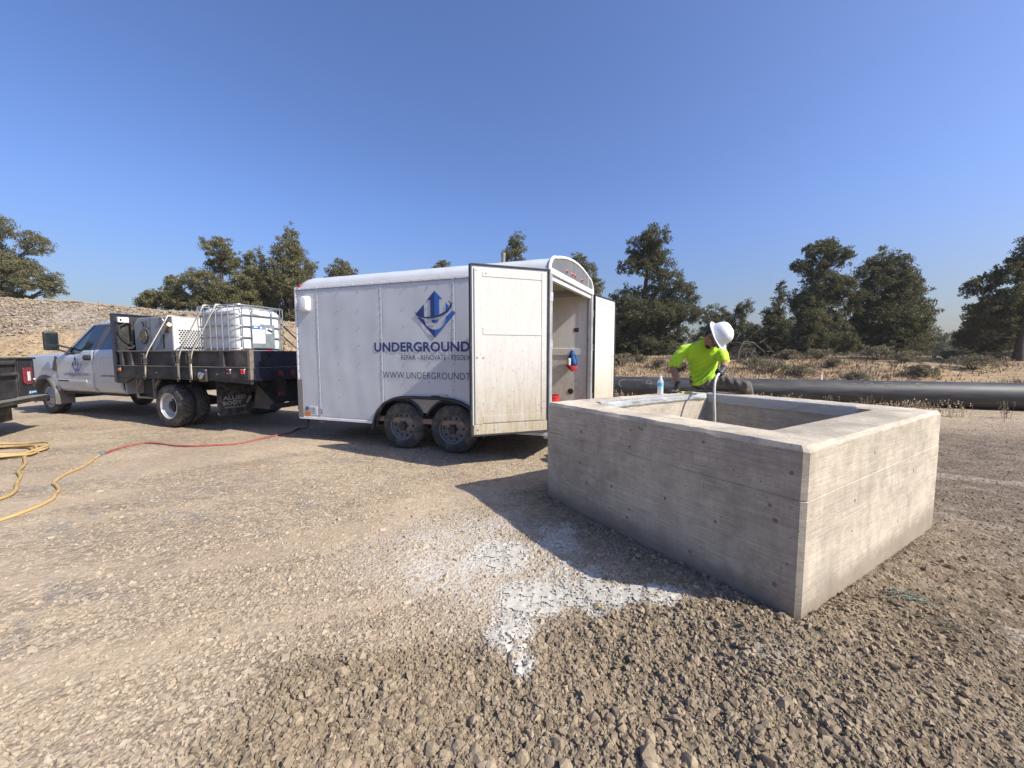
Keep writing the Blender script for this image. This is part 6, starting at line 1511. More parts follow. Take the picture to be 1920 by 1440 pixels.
    for i, (sp, ln) in enumerate(((-.036,.066),(-.012,.078),(.013,.074),(.036,.058))):
        b0 = p+fx*.055+fy*sp*.9; d = (fx+fy*sp*5).normalized()
        cap_tube(m, [b0, b0+d*ln*.35+Vector((0,0,.018)), b0+d*ln*.7+Vector((0,0,.010)), b0+d*ln+Vector((0,0,-.006))], [.013,.0125,.0115,.010], 10)
    cap_tube(m, [p-fx*.01-fy*.036, p+fx*.02-fy*.066+Vector((0,0,.004)), p+fx*.052-fy*.078+Vector((0,0,-.003))], [.016,.0135,.011], 10)
    fuse("glove", m, glove, .0055, 3)
    # gripping left hand, fingers closed round the hose
    m = MB(); w = J['wrL']; h = J['haL']; ax = (J['h2']-J['h0']).normalized(); kd = (h-w).normalized(); kd = (kd-ax*kd.dot(ax)).normalized(); nd = ax.cross(kd)
    cap_tube(m, [J['elL'].lerp(w, .75), w, w.lerp(h, .5)], [.036,.035,.036])
    pc = h-nd*.030+kd*.0; ell(m, pc-kd*.012, ax*.045, kd*.048, nd*.020)
    for i, (sp, sc) in enumerate(((-.034,.92),(-.011,1.03),(.012,1.0),(.034,.85))):
        b0 = h+ax*sp; r = .030*sc; P = []
        for q in range(7):
            a = R(-80+42*q); P.append(b0+kd*math.cos(a)*r*1.1+nd*math.sin(a)*r)
        cap_tube(m, P, [.0135,.013,.013,.0125,.012,.011,.0105], 10)
    cap_tube(m, [pc-kd*.035+ax*.03, h-kd*.034+ax*.047+nd*.008, h-kd*.012+ax*.05+nd*.030], [.016,.014,.0115], 10)
    fuse("glove", m, glove, .0055, 3)
    # hard hat: crown, full brim, ridges, print
    hatm = pm("white_hard_hat", (.74,.75,.76), .28, var=.05, scale=12, dirt=(.4,.38,.35), damt=.15, dscale=9, spec=.6)
    hr = thing("hard_hat", None, None, L_(hc)); hr.parent = root
    hr.rotation_euler = Matrix((s, f, c)).transposed().to_euler(); hr.scale = (.94,)*3
    m = MB(); rg_ = []; n = 40
    for (q, z) in [(1,-.005),(1.005,.015),(.99,.045),(.94,.08),(.84,.11),(.68,.132),(.45,.146),(.2,.152),(.02,.153)]:
        rg_.append([(.118*q*math.cos(2*PI*k/n), .140*q*math.sin(2*PI*k/n)-.004, z+(.010*math.exp(-((.118*q*math.cos(2*PI*k/n))/.022)**2)*min(1, z/.06))) for k in range(n)])
    m.loft(rg_); shell = m.build("crown", hatm, hr, smooth=50)
    m = MB(); rg_ = []
    for (q, z) in [(1.0,.0),(1.04,.002),(1.15,-.006),(1.30,-.008),(1.345,.0),(1.355,.004),(1.335,.003),(1.15,-.001),(1.0,.006)]:
        rg_.append([(.118*q*math.cos(2*PI*k/n), .140*(1+(q-1)*.85)*math.sin(2*PI*k/n)-.004+.012*(q-1)/.45*max(0, math.sin(2*PI*k/n)), z-.020*(q-1)/.45*max(0, math.sin(2*PI*k/n))) for k in range(n)])
    m.loft(rg_, caps=False); m.build("brim", hatm, hr, smooth=50)
    hatp = lambda x, y: (x, y, .153*math.sqrt(max(0, 1-(x/.121)**2-((y+.004)/.143)**2))**.8+.004)
    m = MB()
    for x in (-.040, .040): m.tube([hatp(x, -.11+.2*k/14) for k in range(15)], .006, 6)
    m.build("ridge", hatm, shell, smooth=60)
    redp = pm("red_hat_print", (.45,.06,.05), .5, var=.4, scale=90)
    m = MB()
    for k in range(5):
        y = -.045+.016*k; m.tube([hatp(-.03+.06*i/5, y+.003*math.sin(i*2+k)) for i in range(6)], .0028, 4)
    m.tube([hatp(.052, -.05+.10*i/6) for i in range(7)], .003, 4); m.build("hat_print", redp, shell)
    m = MB(); m.tube([hatp(-.105+.06*i/5, -.02) for i in range(6)], .003, 4); m.build("slot", M_DARKIN, shell)
build_worker()

def build_vault_items():
    t = thing("grout_hose", "pale grey hose in the worker's fist dropping straight down inside the vault", "hose", J['h1'])
    O = t.location.copy(); m = MB(); P = [J['h0']+Vector((.012,.008,.004)), J['h0'], J['h1'], J['h2'], J['h3'], J['h4'], J['h5'], J['h5']+Vector((0,-.01,-.5))]
    P = [p-O for p in P]; Q = []
    for i in range(len(P)-1):
        a, b, c_, d = P[max(0, i-1)], P[i], P[i+1], P[min(len(P)-1, i+2)]
        for k in range(6):
            u = k/6; Q.append(.5*((2*b)+(c_-a)*u+(2*a-5*b+4*c_-d)*u*u+(3*b-a-3*c_+d)*u**3))
    Q.append(P[-1]); m.tube(Q, .0135, 10); m.build("tube_wall", pm("pale_hose", (.47,.45,.40), .55, var=.12, scale=30), t, smooth=60)
    # water bottle
    p = Vector(boxw(1.49,1.985,0)); b = thing("water_bottle", "clear plastic water bottle with blue label standing on the concrete rim", "bottle", (p.x, p.y, BZ+.001))
    w = NT("clear_bottle_plastic"); w.set(Base_Color=(.86,.92,.96,1), Roughness=.08, Alpha=.42); w.b.inputs["Specular IOR Level"].default_value = .9
    m = MB(); prof = [(.022,0),(.030,.003),(.032,.012)]
    for k in range(6): prof += [(.0325,.018+k*.012), (.0305,.024+k*.012)]
    prof += [(.0325,.092),(.0325,.135),(.031,.142),(.027,.158),(.018,.175),(.0125,.184),(.0125,.192)]
    m.lathe(prof, (0,0,0), (0,0,1), 22); m.build("shell", w.m, b, smooth=40)
    m = MB(); m.lathe([(.0300,.006),(.0300,.118),(.001,.118)], (0,0,0), (0,0,1), 18); ww = NT("water"); ww.set(Base_Color=(.75,.86,.92,1), Roughness=.05, Alpha=.3); m.build("water", ww.m, b, smooth=40)
    m = MB(); m.lathe([(.0332,.094),(.0332,.133)], (0,0,0), (0,0,1), 22, caps=False); m.build("label", pm("bottle_label_blue", (.10,.42,.62), .35, var=.35, scale=60), b, smooth=40)
    m = MB(); m.lathe([(.0150,.186),(.0150,.204),(.012,.207),(.001,.207)], (0,0,0), (0,0,1), 16); m.build("cap", pm("white_cap", (.75,.78,.82), .4), b, smooth=40)
    # yellow strap end under the worker's hand
    q = J['haR']; y = thing("yellow_tool", "small yellow tool lying beside the worker's planted glove", "tool", (q.x+.13, q.y+.03, BZ+.001))
    m = MB(); m.obox((0,0,.008),(.075,.02,0),(-.006,.02,0),(0,0,.008)); m.build("case", pm("yellow_plastic", (.62,.40,.03), .45), y, bevel=.005)
    m = MB(); m.obox((.085,.02,.008),(.014,.004,0),(-.002,.010,0),(0,0,.004)); m.build("blade", M_ALU, y)
build_vault_items()
# ------------------------------------------------------------------ vegetation
def leaf_mat(name, a, b, dry=(.13,.10,.05)):
    t = NT(name); tone = t.n("ShaderNodeAttribute", p_attribute_name="tone").outputs["Fac"]
    c = t.mix(t.mapr(tone, 0, .75, 0, 1), c4(a), c4(b)); c = t.mix(t.mapr(tone, .8, 1., 0, .9), c, c4(dry))
    t.set(Base_Color=c, Roughness=.8); t.b.inputs["Specular IOR Level"].default_value = .25
    tl = t.n("ShaderNodeBsdfTranslucent", Color=(.15,.145,.06,1)); mx = t.n("ShaderNodeMixShader", i0=.30, i1=t.b.outputs[0], i2=tl.outputs[0])
    t.link(mx.outputs[0], t.out.inputs[0]); return t.m
M_JUN_LIT = leaf_mat("sunlit_juniper_foliage", (.092,.093,.043), (.205,.187,.094))  # lighter leaf copy for the left trees: front sunlight put into the colour
M_JUN_SHADE = leaf_mat("shaded_juniper_foliage", (.055,.061,.034), (.135,.132,.072))  # darker leaf copy for the right and far trees: backlit shade in the colour
M_SAGE = leaf_mat("sagebrush_foliage", (.15,.13,.095), (.30,.255,.185), (.26,.19,.11))
M_BARK = pm("grey_brown_bark", (.075,.058,.045), .95, var=.35, scale=9, bump=.6, bscale=25)
M_TWIG = pm("bare_grey_twigs", (.12,.098,.08), .95, var=.3, scale=9)

def leaf_cloud(C, S, rg, n_per, leaf, up=.35):
    """clumps at centres C with radii S: many small leaf sprays -> verts, faces, tone"""
    n = len(C); k = n_per
    d = rg.normal(size=(n, k, 3)); d /= np.linalg.norm(d, axis=2, keepdims=True)
    r = rg.random((n, k, 1))**.55
    P = C[:,None]+d*r*S[:,None,None]*np.array([1,1,.85])
    ax = d*.8+rg.normal(0,.55,(n,k,3))+np.array([0,0,up]); ax /= np.linalg.norm(ax, axis=2, keepdims=True)
    sd_ = np.cross(ax, rg.normal(size=(n,k,3))); sd_ /= np.linalg.norm(sd_, axis=2, keepdims=True)+1e-9
    L = leaf*rg.uniform(.6,1.4,(n,k,1)); w = L*rg.uniform(.32,.6,(n,k,1))
    A = P-sd_*w*.5; B = P+sd_*w*.5; T = P+ax*L+sd_*w*rg.uniform(-.4,.4,(n,k,1)); D = P+ax*L*.55+sd_*w*.75
    A = P-sd_*w*.75; B = P+sd_*w*.75
    V = np.stack([A, B, T], 2).reshape(-1, 3)
    F = np.arange(n*k*3).reshape(-1, 3)
    tone = np.clip(rg.normal(.45,.16,(n,1))+rg.normal(0,.14,(n,k)), 0, 1); tone = np.repeat(tone.ravel(), 3)
    return V, F, tone

def tree(name, label, x, y, lobes, trunk, seed, mat=None, group=None, leaf=.085, dens=1., bare=0, z=None, clump=.21, n_per=38, cat="tree"):
    """lobes: (dx, dz, rx, rz[, dy, ry]) ellipsoids of foliage over the trunk base; trunk: (height, radius, lean)"""
    rg = np.random.default_rng(seed); rr_ = random.Random(seed)
    z = gzs(x, y)-.1 if z is None else z
    t = thing(name, label, cat, (x, y, z), 0, group)
    H, r0, lean = trunk
    path = []; N = 9
    for k in range(N):
        q = k/(N-1); path.append(Vector((lean*q*q+.10*math.sin(q*5+seed)*q, .12*math.sin(q*4+seed*2)*q, H*q)))
    def at(q): f = q*(N-1); i = min(N-2, int(f)); return path[i].lerp(path[i+1], f-i)
    m = MB(); m.tube(path, [r0*(1.35 if k == 0 else 1)*(1-.85*k/(N-1)) for k in range(N)], 9); m.build("trunk", M_BARK, t, smooth=50)
    Cs, Ss = [], []; lm = MB()
    for lb in lobes:
        dx, dz, rx, rz = lb[:4]; dy = lb[4] if len(lb) > 4 else rr_.uniform(-.5,.5)*min(rx, 1.5); ry = lb[5] if len(lb) > 5 else rx*.85
        vol = rx*ry*rz; n = int(dens*60*vol**.70/(clump/.3)**2)+4
        d = rg.normal(size=(n,3)); d /= np.linalg.norm(d, axis=1, keepdims=True); rad = rg.uniform(.35,1.,(n,1))**.5
        jag = 1+.42*(vnoise(d[:,0]*2.8+seed, d[:,2]*2.8+d[:,1]*2.1, seed)-.5)[:,None]*2
        c = d*rad*jag*np.array([rx,ry,rz])*.93+np.array([dx,dy,dz]); Cs.append(c); Ss.append(clump*rg.uniform(.55,1.25,n)*min(1.2, .6+.4*min(rx, rz)))
        # limb from trunk into the lobe
        q = min(.97, max(.08, (dz-.55*abs(dx-lean*min(1,dz/H)**2)-.15*rz)/H)); a = at(q); e = Vector((dx,dy,dz+.1*rz)); mid = a.lerp(e, .5)+Vector((0,0,-.12*abs(dx)))
        rl = r0*(1-.8*q)*.5; lm.tube([a, mid, e], [rl, rl*.6, rl*.25], 6)
        for _ in range(2+int(rx*2)):
            dd = Vector(c[rr_.randrange(n)]); lm.tube([mid.lerp(e, rr_.uniform(.0,1)), dd.lerp(e, .4)+Vector((0,0,rr_.uniform(-.15,.1))), dd], [rl*.35, rl*.22, rl*.08], 5)
    for _ in range(bare):
        q = rr_.uniform(.10,.5); a = at(q); s_ = rr_.choice((-1,1)); e = a+Vector((s_*rr_.uniform(.8,2.2), rr_.uniform(-.8,.8), rr_.uniform(-.5,.7)))
        mid = a.lerp(e,.5)+Vector((0,0,rr_.uniform(-.2,.25))); lm.tube([a, mid, e], [.035,.022,.008], 5)
        for _ in range(4): b_ = mid.lerp(e, rr_.random()); lm.tube([b_, b_+Vector((rr_.uniform(-.4,.4),rr_.uniform(-.4,.4),rr_.uniform(-.4,.4)))], [.014,.004], 4)
    lm.build("limb", M_BARK, t, smooth=50)
    C = np.concatenate(Cs); S = np.concatenate(Ss)
    V, F, tone = leaf_cloud(C, S, rg, n_per, leaf)
    np_mesh("crown", V, F, mat or M_JUN_LIT, t, attr=dict(tone=tone))
    return t

G_HILL = "junipers on the rise behind the vehicles"; G_FIELD = "junipers beyond the pipe"
def build_trees():
    f = 725.
    def wx(px_, Y): return (px_-960)/f*Y
    # left edge, over the gravel bank
    tree("juniper_tree", "wide ragged juniper at the left edge reaching out over the gravel pile", wx(5,27), 27, [(0,2.0,2.0,1.5),(-1.2,3.9,1.9,1.6),(.4,3.3,1.7,.9),(.2,5.6,1.3,1.2),(-.4,7.0,.9,.9),(2.2,2.9,1.4,.6),(3.4,1.9,1.2,.8),(4.4,1.6,.8,.95),(2.6,4.5,1.0,.9),(-2.4,2.2,1.5,1.3),(2.0,.6,.8,.4),(.8,.9,1.4,.5)], (6.2,.30,-.3), 3, dens=1.15, bare=3)
    # left middle group behind the tank
    tree("juniper_tree", "low rounded juniper bush left of the compressor's skyline", wx(292,25), 25, [(0,.75,.8,.6),(.8,.7,.7,.6),(-.5,.55,.6,.4)], (1.0,.10,.1), 12, dens=1.5, leaf=.09, clump=.2, group=None)
    tree("juniper_tree", "small juniper shoulder between the low bush and the tall open juniper", wx(338,25), 25, [(0,1.1,.75,.85),(.1,1.9,.45,.5),(.7,.8,.8,.6)], (1.9,.12,.1), 13, dens=1.4, leaf=.09, clump=.2)
    tree("juniper_tree", "tall open juniper with round top standing behind the white tank", wx(425,25), 25, [(.2,4.2,1.0,.8),(.1,3.4,1.1,.8),(-.9,2.2,1.3,.9),(.6,1.5,1.5,1.0),(1.5,2.3,.8,.6),(2.0,2.9,.55,.45),(-.2,1.0,1.7,.9),(1.7,1.0,1.0,.9),(-1.6,1.1,.9,.8)], (4.4,.20,.3), 14, dens=1.25)
    tree("juniper_tree", "bushy juniper filling the gap between the open and the pointed junipers", wx(492,26.5), 26.5, [(0,4.0,.8,.8),(-.3,3.0,1.1,.9),(.5,2.4,1.2,.9),(0,1.4,1.6,1.0),(.3,.6,1.5,.6)], (4.2,.18,0), 31, dens=1.2, bare=4)
    tree("juniper_tree", "tallest pointed juniper just left of the trailer's front", wx(552,26), 26, [(0,5.6,.5,.9),(-.1,4.6,1.0,1.1),(.7,3.8,1.0,1.0),(-1.1,3.0,1.1,1.2),(.3,2.6,1.6,1.3),(-1.2,1.5,1.3,1.2),(1.0,1.3,1.4,1.2),(.0,.6,1.6,.7)], (5.8,.24,.1), 15, dens=1.35, bare=5)
    tree("juniper_tree", "juniper rising above the front end of the trailer roof", wx(645,27), 27, [(0,4.3,.7,.8),(.5,3.6,.8,.9),(-.6,3.4,.8,1.0),(0,2.2,1.3,1.3),(.3,1.0,1.4,.9)], (4.6,.2,.1), 16, dens=1.25)
    tree("juniper_tree", "juniper top peeking over the middle of the trailer roof", wx(832,30), 30, [(0,5.6,.75,.6),(-.3,4.8,1.1,.9),(1.3,5.0,.6,.5),(1.2,4.2,.9,.9),(0,3.2,1.5,1.3),(0,1.6,1.6,1.3)], (5.9,.2,0), 17, dens=1.2, z=2.4)
    tree("juniper_tree", "tall bushy juniper top above the open trailer door", wx(968,30), 30, [(0,7.9,.65,.8),(-.2,6.9,.95,.9),(.4,6.0,.9,.8),(-.5,5.4,1.0,.8),(1.5,5.6,.5,.5),(0,4.2,1.4,1.2),(0,2.6,1.6,1.3),(0,1.2,1.4,1.0)], (7.6,.24,0), 18, dens=1.2, z=1.9)
    tree("juniper_tree", "juniper crown leaning past the trailer's arched rear header", wx(1085,29), 29, [(-.1,6.6,.75,.7),(.5,5.8,.8,.8),(1.1,5.0,.7,.7),(-.4,5.4,.9,.9),(.3,4.2,1.2,1.1),(.2,2.6,1.5,1.3),(0,1.1,1.3,1.0)], (6.6,.22,.2), 19, dens=1.2, z=1.6)
    # beyond the pipe
    tree("juniper_tree", "large spreading juniper with bare limbs behind the worker", wx(1204,24), 24, [(.55,7.5,.85,.75),(-.1,7.1,.8,.8),(.2,6.5,1.15,.85),(-.8,5.8,.85,.55),(.9,6.0,.8,.8),(.3,5.6,.7,.7),(1.5,4.8,.9,.8),(2.4,4.0,.9,1.0),(2.7,2.9,1.1,.6),(-1.0,3.8,.9,.85),(.6,4.0,1.3,.9),(.1,3.0,1.6,1.0),(1.6,3.0,1.2,.8),(.1,2.1,1.6,.9),(1.7,1.8,1.3,.9),(-1.0,2.2,1.1,1.0),(-.3,1.1,1.5,.8),(.9,.9,1.4,.6),(-.9,.7,.9,.5)], (7.3,.27,.35), 21, mat=M_JUN_SHADE, dens=1.2, bare=12)
    tree("juniper_tree", "thin ragged juniper beside the far open trailer door", wx(1166,26), 26, [(0,3.5,.55,.9),(.0,2.4,.8,1.0),(.2,1.3,1.0,.9),(-.3,.8,.9,.6)], (3.9,.12,0), 22, mat=M_JUN_SHADE, dens=.9, bare=8)
    tree("juniper_tree", "rounded juniper directly behind the worker's shoulders", wx(1343,31), 31, [(0,3.6,.9,.8),(-.5,2.7,.9,.9),(.6,2.9,.8,.8),(0,1.6,1.5,1.1)], (3.6,.16,0), 23, mat=M_JUN_SHADE, dens=1.0, bare=3)
    tree("juniper_tree", "juniper with two leafy lobes above the hard hat", wx(1388,29), 29, [(.1,3.8,.75,.6),(-.3,2.9,.8,.7),(.2,1.9,1.1,.9),(0,.9,1.1,.7)], (3.8,.16,0), 24, mat=M_JUN_SHADE, dens=1.05, bare=3)
    tree("juniper_tree", "slim pointed juniper left of the tall dark pair", wx(1456,26), 26, [(0,4.6,.28,.7),(.05,3.8,.45,.8),(-.5,3.0,.5,.6),(0,2.6,.8,.9),(.2,1.9,1.0,.9),(0,1.3,1.2,.9),(0,.5,1.3,.5),(-1.0,1.5,.8,.8),(.6,.8,1.2,.7)], (5.0,.15,0), 25, mat=M_JUN_SHADE, dens=1.2)
    tree("juniper_tree", "tall dark juniper with jutting left branch, left of the dark pair", wx(1535,21), 21, [(.2,6.0,.7,.55),(-.55,5.7,.6,.6),(-1.2,5.1,.55,.4),(.5,5.4,.7,.6),(-.2,4.9,.9,.7),(.0,4.1,1.1,.8),(1.0,3.9,.8,.7),(-.7,3.2,1.1,.8),(.5,3.0,1.3,.9),(-.9,2.2,1.0,.8),(.6,1.9,1.4,.9),(-.3,1.2,1.4,.7),(1.1,1.0,1.0,.6),(-1.1,1.0,.8,.5)], (6.2,.24,.1), 26, mat=M_JUN_SHADE, dens=1.25)
    tree("juniper_tree", "broad dense juniper, right of the dark pair beyond the pipe", wx(1655,22), 22, [(-.3,5.5,.8,.7),(.3,5.2,.8,.7),(-.9,4.7,.9,.8),(.9,4.5,.9,.8),(0,4.1,1.4,.9),(1.5,3.7,.7,.8),(-1.0,3.2,1.2,.9),(1.1,2.9,1.3,.9),(1.8,2.2,.8,.8),(0,2.2,1.7,1.0),(-1.1,1.5,1.2,.8),(1.2,1.3,1.2,.8),(0,.9,1.6,.6),(-1.7,2.6,1.0,.9),(-1.6,1.6,1.0,.8),(-1.5,3.5,.7,.7)], (5.6,.26,0), 27, mat=M_JUN_SHADE, dens=1.3)
    tree("juniper_tree", "big leaning juniper at the right edge with a bare lower trunk", wx(1908,17.5), 17.5, [(.1,5.2,.7,.6),(-.2,4.5,.8,.7),(-1.0,3.9,.8,.5),(-1.7,3.5,.75,.45),(.5,3.7,1.0,.9),(-.7,2.9,1.1,.5),(-1.4,2.5,.9,.6),(.4,2.5,1.3,.9),(-.6,1.9,1.2,.5),(1.4,3.2,1.0,1.0),(1.8,2.0,1.0,.8)], (5.0,.17,.35), 28, mat=M_JUN_SHADE, dens=1.3, bare=5)
    tree("juniper_tree", "dark low-branching juniper under the leaning tree's left side", wx(1842,22), 22, [(0,2.7,1.0,.6),(-.6,2.1,1.1,.7),(.7,2.2,1.1,.9),(-.9,1.4,.8,.6),(.2,1.2,1.5,.8),(1.3,1.2,1.1,.9)], (2.8,.18,0), 29, mat=M_JUN_SHADE, dens=1.2, bare=5)
    # far line in the gap and further off
    for k, (px_, Y, h, lab) in enumerate(((1742,52,3.0,"small far juniper in the gap, left of the pointed one"),(1752,60,4.6,"pointed far juniper in the gap between the big trees"),(1765,50,3.2,"pale far juniper at the middle of the gap"),(1780,58,4.0,"far juniper at the right of the gap"),(1722,46,2.6,"far juniper low beside the broad dense juniper"),(1798,48,3.8,"far juniper in front of the dark low-branching juniper"),(1300,52,3.4,"far juniper behind the spreading juniper's right side"),(1425,50,3.0,"far juniper left of the slim pointed one"),(1318,60,4.0,"far juniper between the spreading and rounded junipers"))):
        tree("juniper_tree", lab, wx(px_,Y), Y, [(0,h*.8,h*.13,h*.22),(0,h*.5,h*.24,h*.3),(.1,h*.25,h*.3,h*.25)], (h*.9,.12,0), 40+k, mat=M_JUN_SHADE, leaf=.20, clump=.42, n_per=16, dens=.9)
    # one far mass that closes the horizon
    rg = np.random.default_rng(99); n = 900; a = rg.uniform(R(-60), R(60), n); d = rg.uniform(75, 150, n)
    x, y = d*np.sin(a), d*np.cos(a); h = rg.uniform(1.2, 3.4, n)*(1+.4*(fbm(a*9, a*0, 3, 3)-.5))
    c = []; s_ = []
    for k in range(4):
        c.append(np.stack([x+rg.normal(0,.7,n), y+rg.normal(0,.7,n), gz(x, y)+h*(.15+.25*k)], 1)); s_.append((1.35-.28*k)*rg.uniform(.7,1.2,n))
    V, F, tone = leaf_cloud(np.concatenate(c), np.concatenate(s_), rg, 12, .75)
    tag(np_mesh("far_treeline", V, F, M_JUN_SHADE, attr=dict(tone=tone)), kind='stuff')
build_trees()

def build_shrubs():
    """sagebrush and bitterbrush in the dry field"""
    proto = {}
    rg = np.random.default_rng(31)
    def make(kind, seed, w, h):
        r = np.random.default_rng(seed); root = thing("sagebrush", None, None, (0,0,0)); m = MB(); q = random.Random(seed)
        for k in range(22):
            a = q.uniform(0, 6.28); e = Vector((math.cos(a)*w*q.uniform(.3,1), math.sin(a)*w*q.uniform(.3,1), h*q.uniform(.5,1))); m.tube([(0,0,-.05), e*.5+Vector((0,0,.1*h)), e], [.02,.012,.003], 4)
        m.build("twigs", M_TWIG, root)
        n = 60; c = np.stack([r.normal(0,w*.42,n), r.normal(0,w*.42,n), h*(.35+.6*r.random(n)**.8)], 1); c[:,2] *= np.clip(1.15-.45*(np.hypot(c[:,0], c[:,1])/w)**2, .3, 1.1)
        V, F, tone = leaf_cloud(c, np.full(n, .15)*r.uniform(.6,1.3,n), r, 26, .075, .8); np_mesh("foliage", V, F, M_SAGE, root, attr=dict(tone=tone)); return root
    protos = [make(0, 51, .75, .75), make(0, 52, .6, .55), make(0, 53, .9, .9)]
    spots = [(1690,17.5,2,"broad grey-brown sagebrush under the broad dense juniper"),(1640,18.5,2,"grey-brown sagebrush beneath the dark pair's middle"),(1824,16,0,"rounded grey sagebrush left of the leaning juniper's trunk"),(1730,15,1,"low sagebrush right behind the pipe, near the stake"),(1605,14.6,1,"low dark sagebrush behind the pipe, left of the stake"),(1445,17,2,"sagebrush below the slim pointed juniper"),(1500,16.5,0,"sagebrush under the tall dark juniper's left edge"),(1410,18,0,"sagebrush just right of the worker's back"),(1235,19,1,"small sagebrush at the foot of the spreading juniper"),(1278,18,1,"small sagebrush left of the worker's arm"),(1165,20,0,"sagebrush beside the far trailer door's edge"),(1560,17.5,1,"sagebrush in front of the tall dark juniper's trunk"),(1780,19,1,"sagebrush in the sunny gap between the junipers"),(1860,19,0,"sagebrush in the shade right of the rounded grey one"),(1385,22,2,"larger sagebrush behind the worker's hard hat"),(1335,21,0,"sagebrush hidden partly by the worker's head"),(1530,20,0,"sagebrush at the foot of the tall dark juniper"),(1475,20,1,"sagebrush further back below the slim juniper"),(1900,20,1,"sagebrush behind the leaning juniper's trunk"),(1200,21,1,"sagebrush in the spreading juniper's shade")]
    for i, (px_, Y, k, lab) in enumerate(spots):
        o = protos[k] if k in proto and False else copy_tree(protos[k]); x = (px_-960)/725*Y
        o.location = (x, Y, gzs(x, Y)-.03); o.rotation_euler = (0,0,random.uniform(0,6.28)); sc = random.uniform(.65,.95); o.scale = (sc*1.1, sc*1.1, sc*random.uniform(.75,.95))
        tag(o, lab, "shrub", "sagebrush in the dry field")
    for p in protos:
        for ch in list(p.children): bpy.data.objects.remove(ch)
        bpy.data.objects.remove(p)
build_shrubs()

def build_grass():
    t = NT("dry_grass"); tone = t.n("ShaderNodeAttribute", p_attribute_name="tone").outputs["Fac"]
    t.set(Base_Color=t.mix(tone, (.19,.138,.088,1), (.46,.34,.21,1)), Roughness=.9); t.b.inputs["Specular IOR Level"].default_value = .15
    rg = np.random.default_rng(71); n = 38000
    d = rg.uniform(11, 34, n); a = rg.uniform(R(-58), R(58), n); x, y = d*np.sin(a), d*np.cos(a)
    h0 = hill(x, y); keep = (h0 > .10) & (pile_mask(x, y) < .5) & (rg.random(n) < sstep(.35,.6, fbm(x*.6, y*.6, 17, 3))*.9+.1) & (rg.random(n) < np.where(x < -9, .35, 1)); x, y = x[keep], y[keep]; n = len(x); k = 4
    z = gz(x, y); hh = rg.uniform(.06,.20,(n,k)); ang = rg.uniform(0, 2*PI, (n,k)); ox = rg.normal(0,.07,(n,k)); oy = rg.normal(0,.07,(n,k)); w = rg.uniform(.012,.03,(n,k)); ln = rg.normal(0,.35,(n,k,2))*hh[...,None]
    bx, by = x[:,None]+ox, y[:,None]+oy; zz = np.broadcast_to(z[:,None], (n,k))-.02
    A = np.stack([bx-np.cos(ang)*w, by-np.sin(ang)*w, zz], -1); B = np.stack([bx+np.cos(ang)*w, by+np.sin(ang)*w, zz], -1); T = np.stack([bx+ln[...,0], by+ln[...,1], zz+hh], -1)
    V = np.stack([A,B,T], 2).reshape(-1,3); F = np.arange(len(V)).reshape(-1,3)
    tag(np_mesh("dry_grass", V, F, t.m, attr=dict(tone=np.repeat(np.clip(rg.normal(.5,.25,n*k),0,1), 3))), kind='stuff')
build_grass()

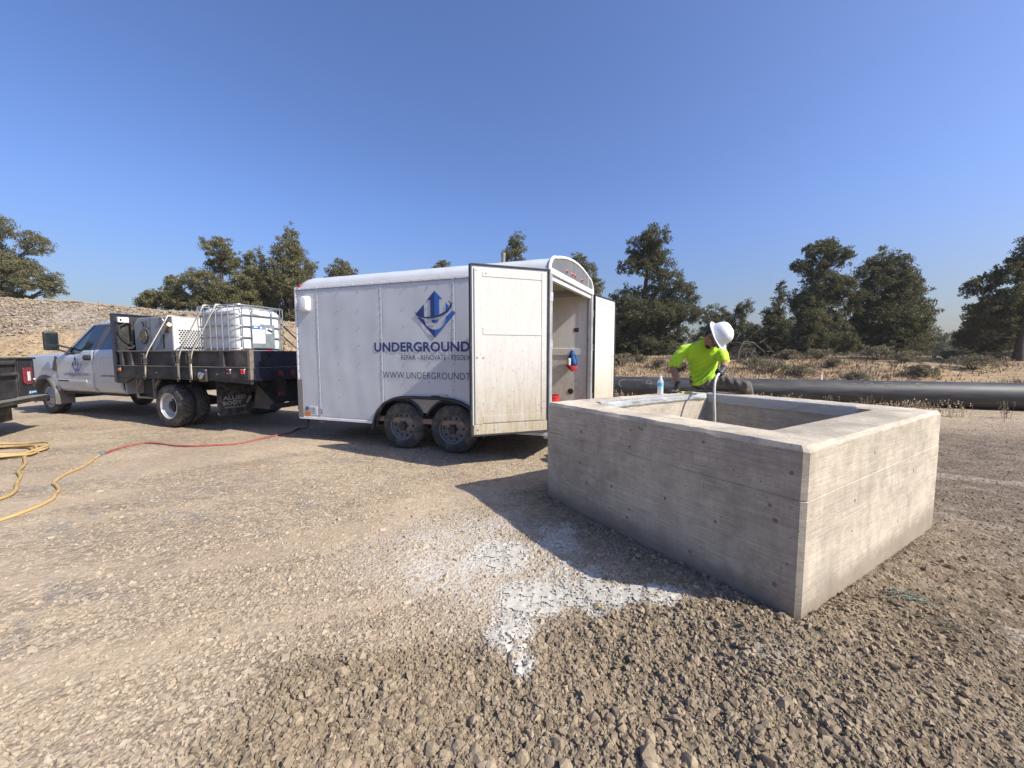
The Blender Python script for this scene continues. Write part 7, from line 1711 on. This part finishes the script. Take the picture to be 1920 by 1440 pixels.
def build_weeds():
    """dried flower-headed weeds along the pipe"""
    stem = pm("dry_weed_stem", (.30,.22,.13), .9, var=.3); head = pm("dry_weed_head", (.34,.265,.17), .95, var=.3, scale=20)
    def make(seed, n, spread, h):
        q = random.Random(seed); root = thing("dried_weed", None, None, (0,0,0)); m = MB(); hm = MB()
        for k in range(n):
            x, y = q.gauss(0, spread), q.gauss(0, spread*.4); hh = h*q.uniform(.45,1); e = Vector((x+q.gauss(0,.05), y+q.gauss(0,.05), hh)); b = Vector((x*.8, y*.8, -.03)); m.tube([b, b.lerp(e,.6)+Vector((q.gauss(0,.015),0,0)), e], [.004,.003,.0025], 3)
            for j in range(3):
                p = b.lerp(e, q.uniform(.55,1.02))+Vector((q.gauss(0,.025),q.gauss(0,.025),0)); r = q.uniform(.010,.024)
                hm.add([p+Vector((r,0,0)),p+Vector((-r*.5,r*.8,0)),p+Vector((-r*.5,-r*.8,0)),p+Vector((0,0,r*1.3)),p+Vector((0,0,-r))], [(0,1,3),(1,2,3),(2,0,3),(1,0,4),(2,1,4),(0,2,4)])
        m.build("stalk", stem, root); sh_ = hm.build("seed_head", head, root); sh_["kind"] = "stuff"; return root
    protos = [make(1, 34, .22, .42), make(2, 20, .16, .34), make(3, 10, .10, .40)]
    spots = [(1470,9.9,0,"dried weed clump left of the group beyond the vault's rear rim"),(1492,9.8,0,"thickest dried weed clump standing before the pipe"),(1512,9.7,1,"dried weed clump at the thick clump's right edge"),(1568,9.5,2,"lone tall dried weed before the pipe's scuffed middle"),(1600,9.3,1,"dried weeds behind the vault's far rim, left cluster"),(1625,9.2,0,"dried weeds behind the vault's far rim, centre cluster"),(1650,9.1,1,"dried weeds behind the vault's far rim, right cluster"),(1690,9.0,0,"bushy dried weeds just left of the vault's right corner"),(1712,8.9,0,"dried weeds above the vault's right corner"),(1740,8.9,1,"dried weeds right of the vault's corner under the pipe"),(1790,8.8,2,"sparse dried weed against the dark gap below the pipe"),(1815,8.7,2,"single dried weed near the pipe's right part"),(1900,8.5,2,"dried weed at the right edge before the pipe"),(1160,11.5,2,"tall dried stalks before the pipe's chalk letter"),(1172,11.6,1,"dried weeds at the pipe's left end by the trailer door"),(1440,10.0,2,"short dried weed right of the worker's knee")]
    for px_, Y, k, lab in spots:
        o = copy_tree(protos[k]); x = (px_-960)/725*Y; o.location = (x, Y, gzs(x, Y)); o.rotation_euler = (0,0,random.uniform(-.6,.6)); sc = random.uniform(.85,1.1); o.scale = (sc,sc,sc)
        tag(o, lab, "dried weed", "dried weeds along the pipe")
    for p in protos:
        for ch in list(p.children): bpy.data.objects.remove(ch)
        bpy.data.objects.remove(p)
build_weeds()
def build_dead_branch():
    x, y = (1400-960)/725*20, 20.; t = thing("dead_tree", "fallen grey dead branch arching over the dry grass right of the worker", "dead tree", (x, y, gzs(x, y)))
    m = MB(); m.tube([(-.5,0,-.05),(-.45,0,.6),(-.2,0,1.05),(.35,.1,1.0),(.9,.1,.55),(1.3,.1,.1)], [.05,.045,.04,.03,.02,.01], 7); m.build("trunk", M_TWIG, t, smooth=60)
    q = random.Random(4); m = MB()
    for k in range(34):
        a = Vector((q.uniform(-.4,1.1), .05, q.uniform(.5,1.05))); m.tube([a, a+Vector((q.uniform(-.6,.6),q.uniform(-.3,.3),q.uniform(-.6,.35)))], [.02,.004], 4)
    m.build("twigs", M_TWIG, t)
build_dead_branch()
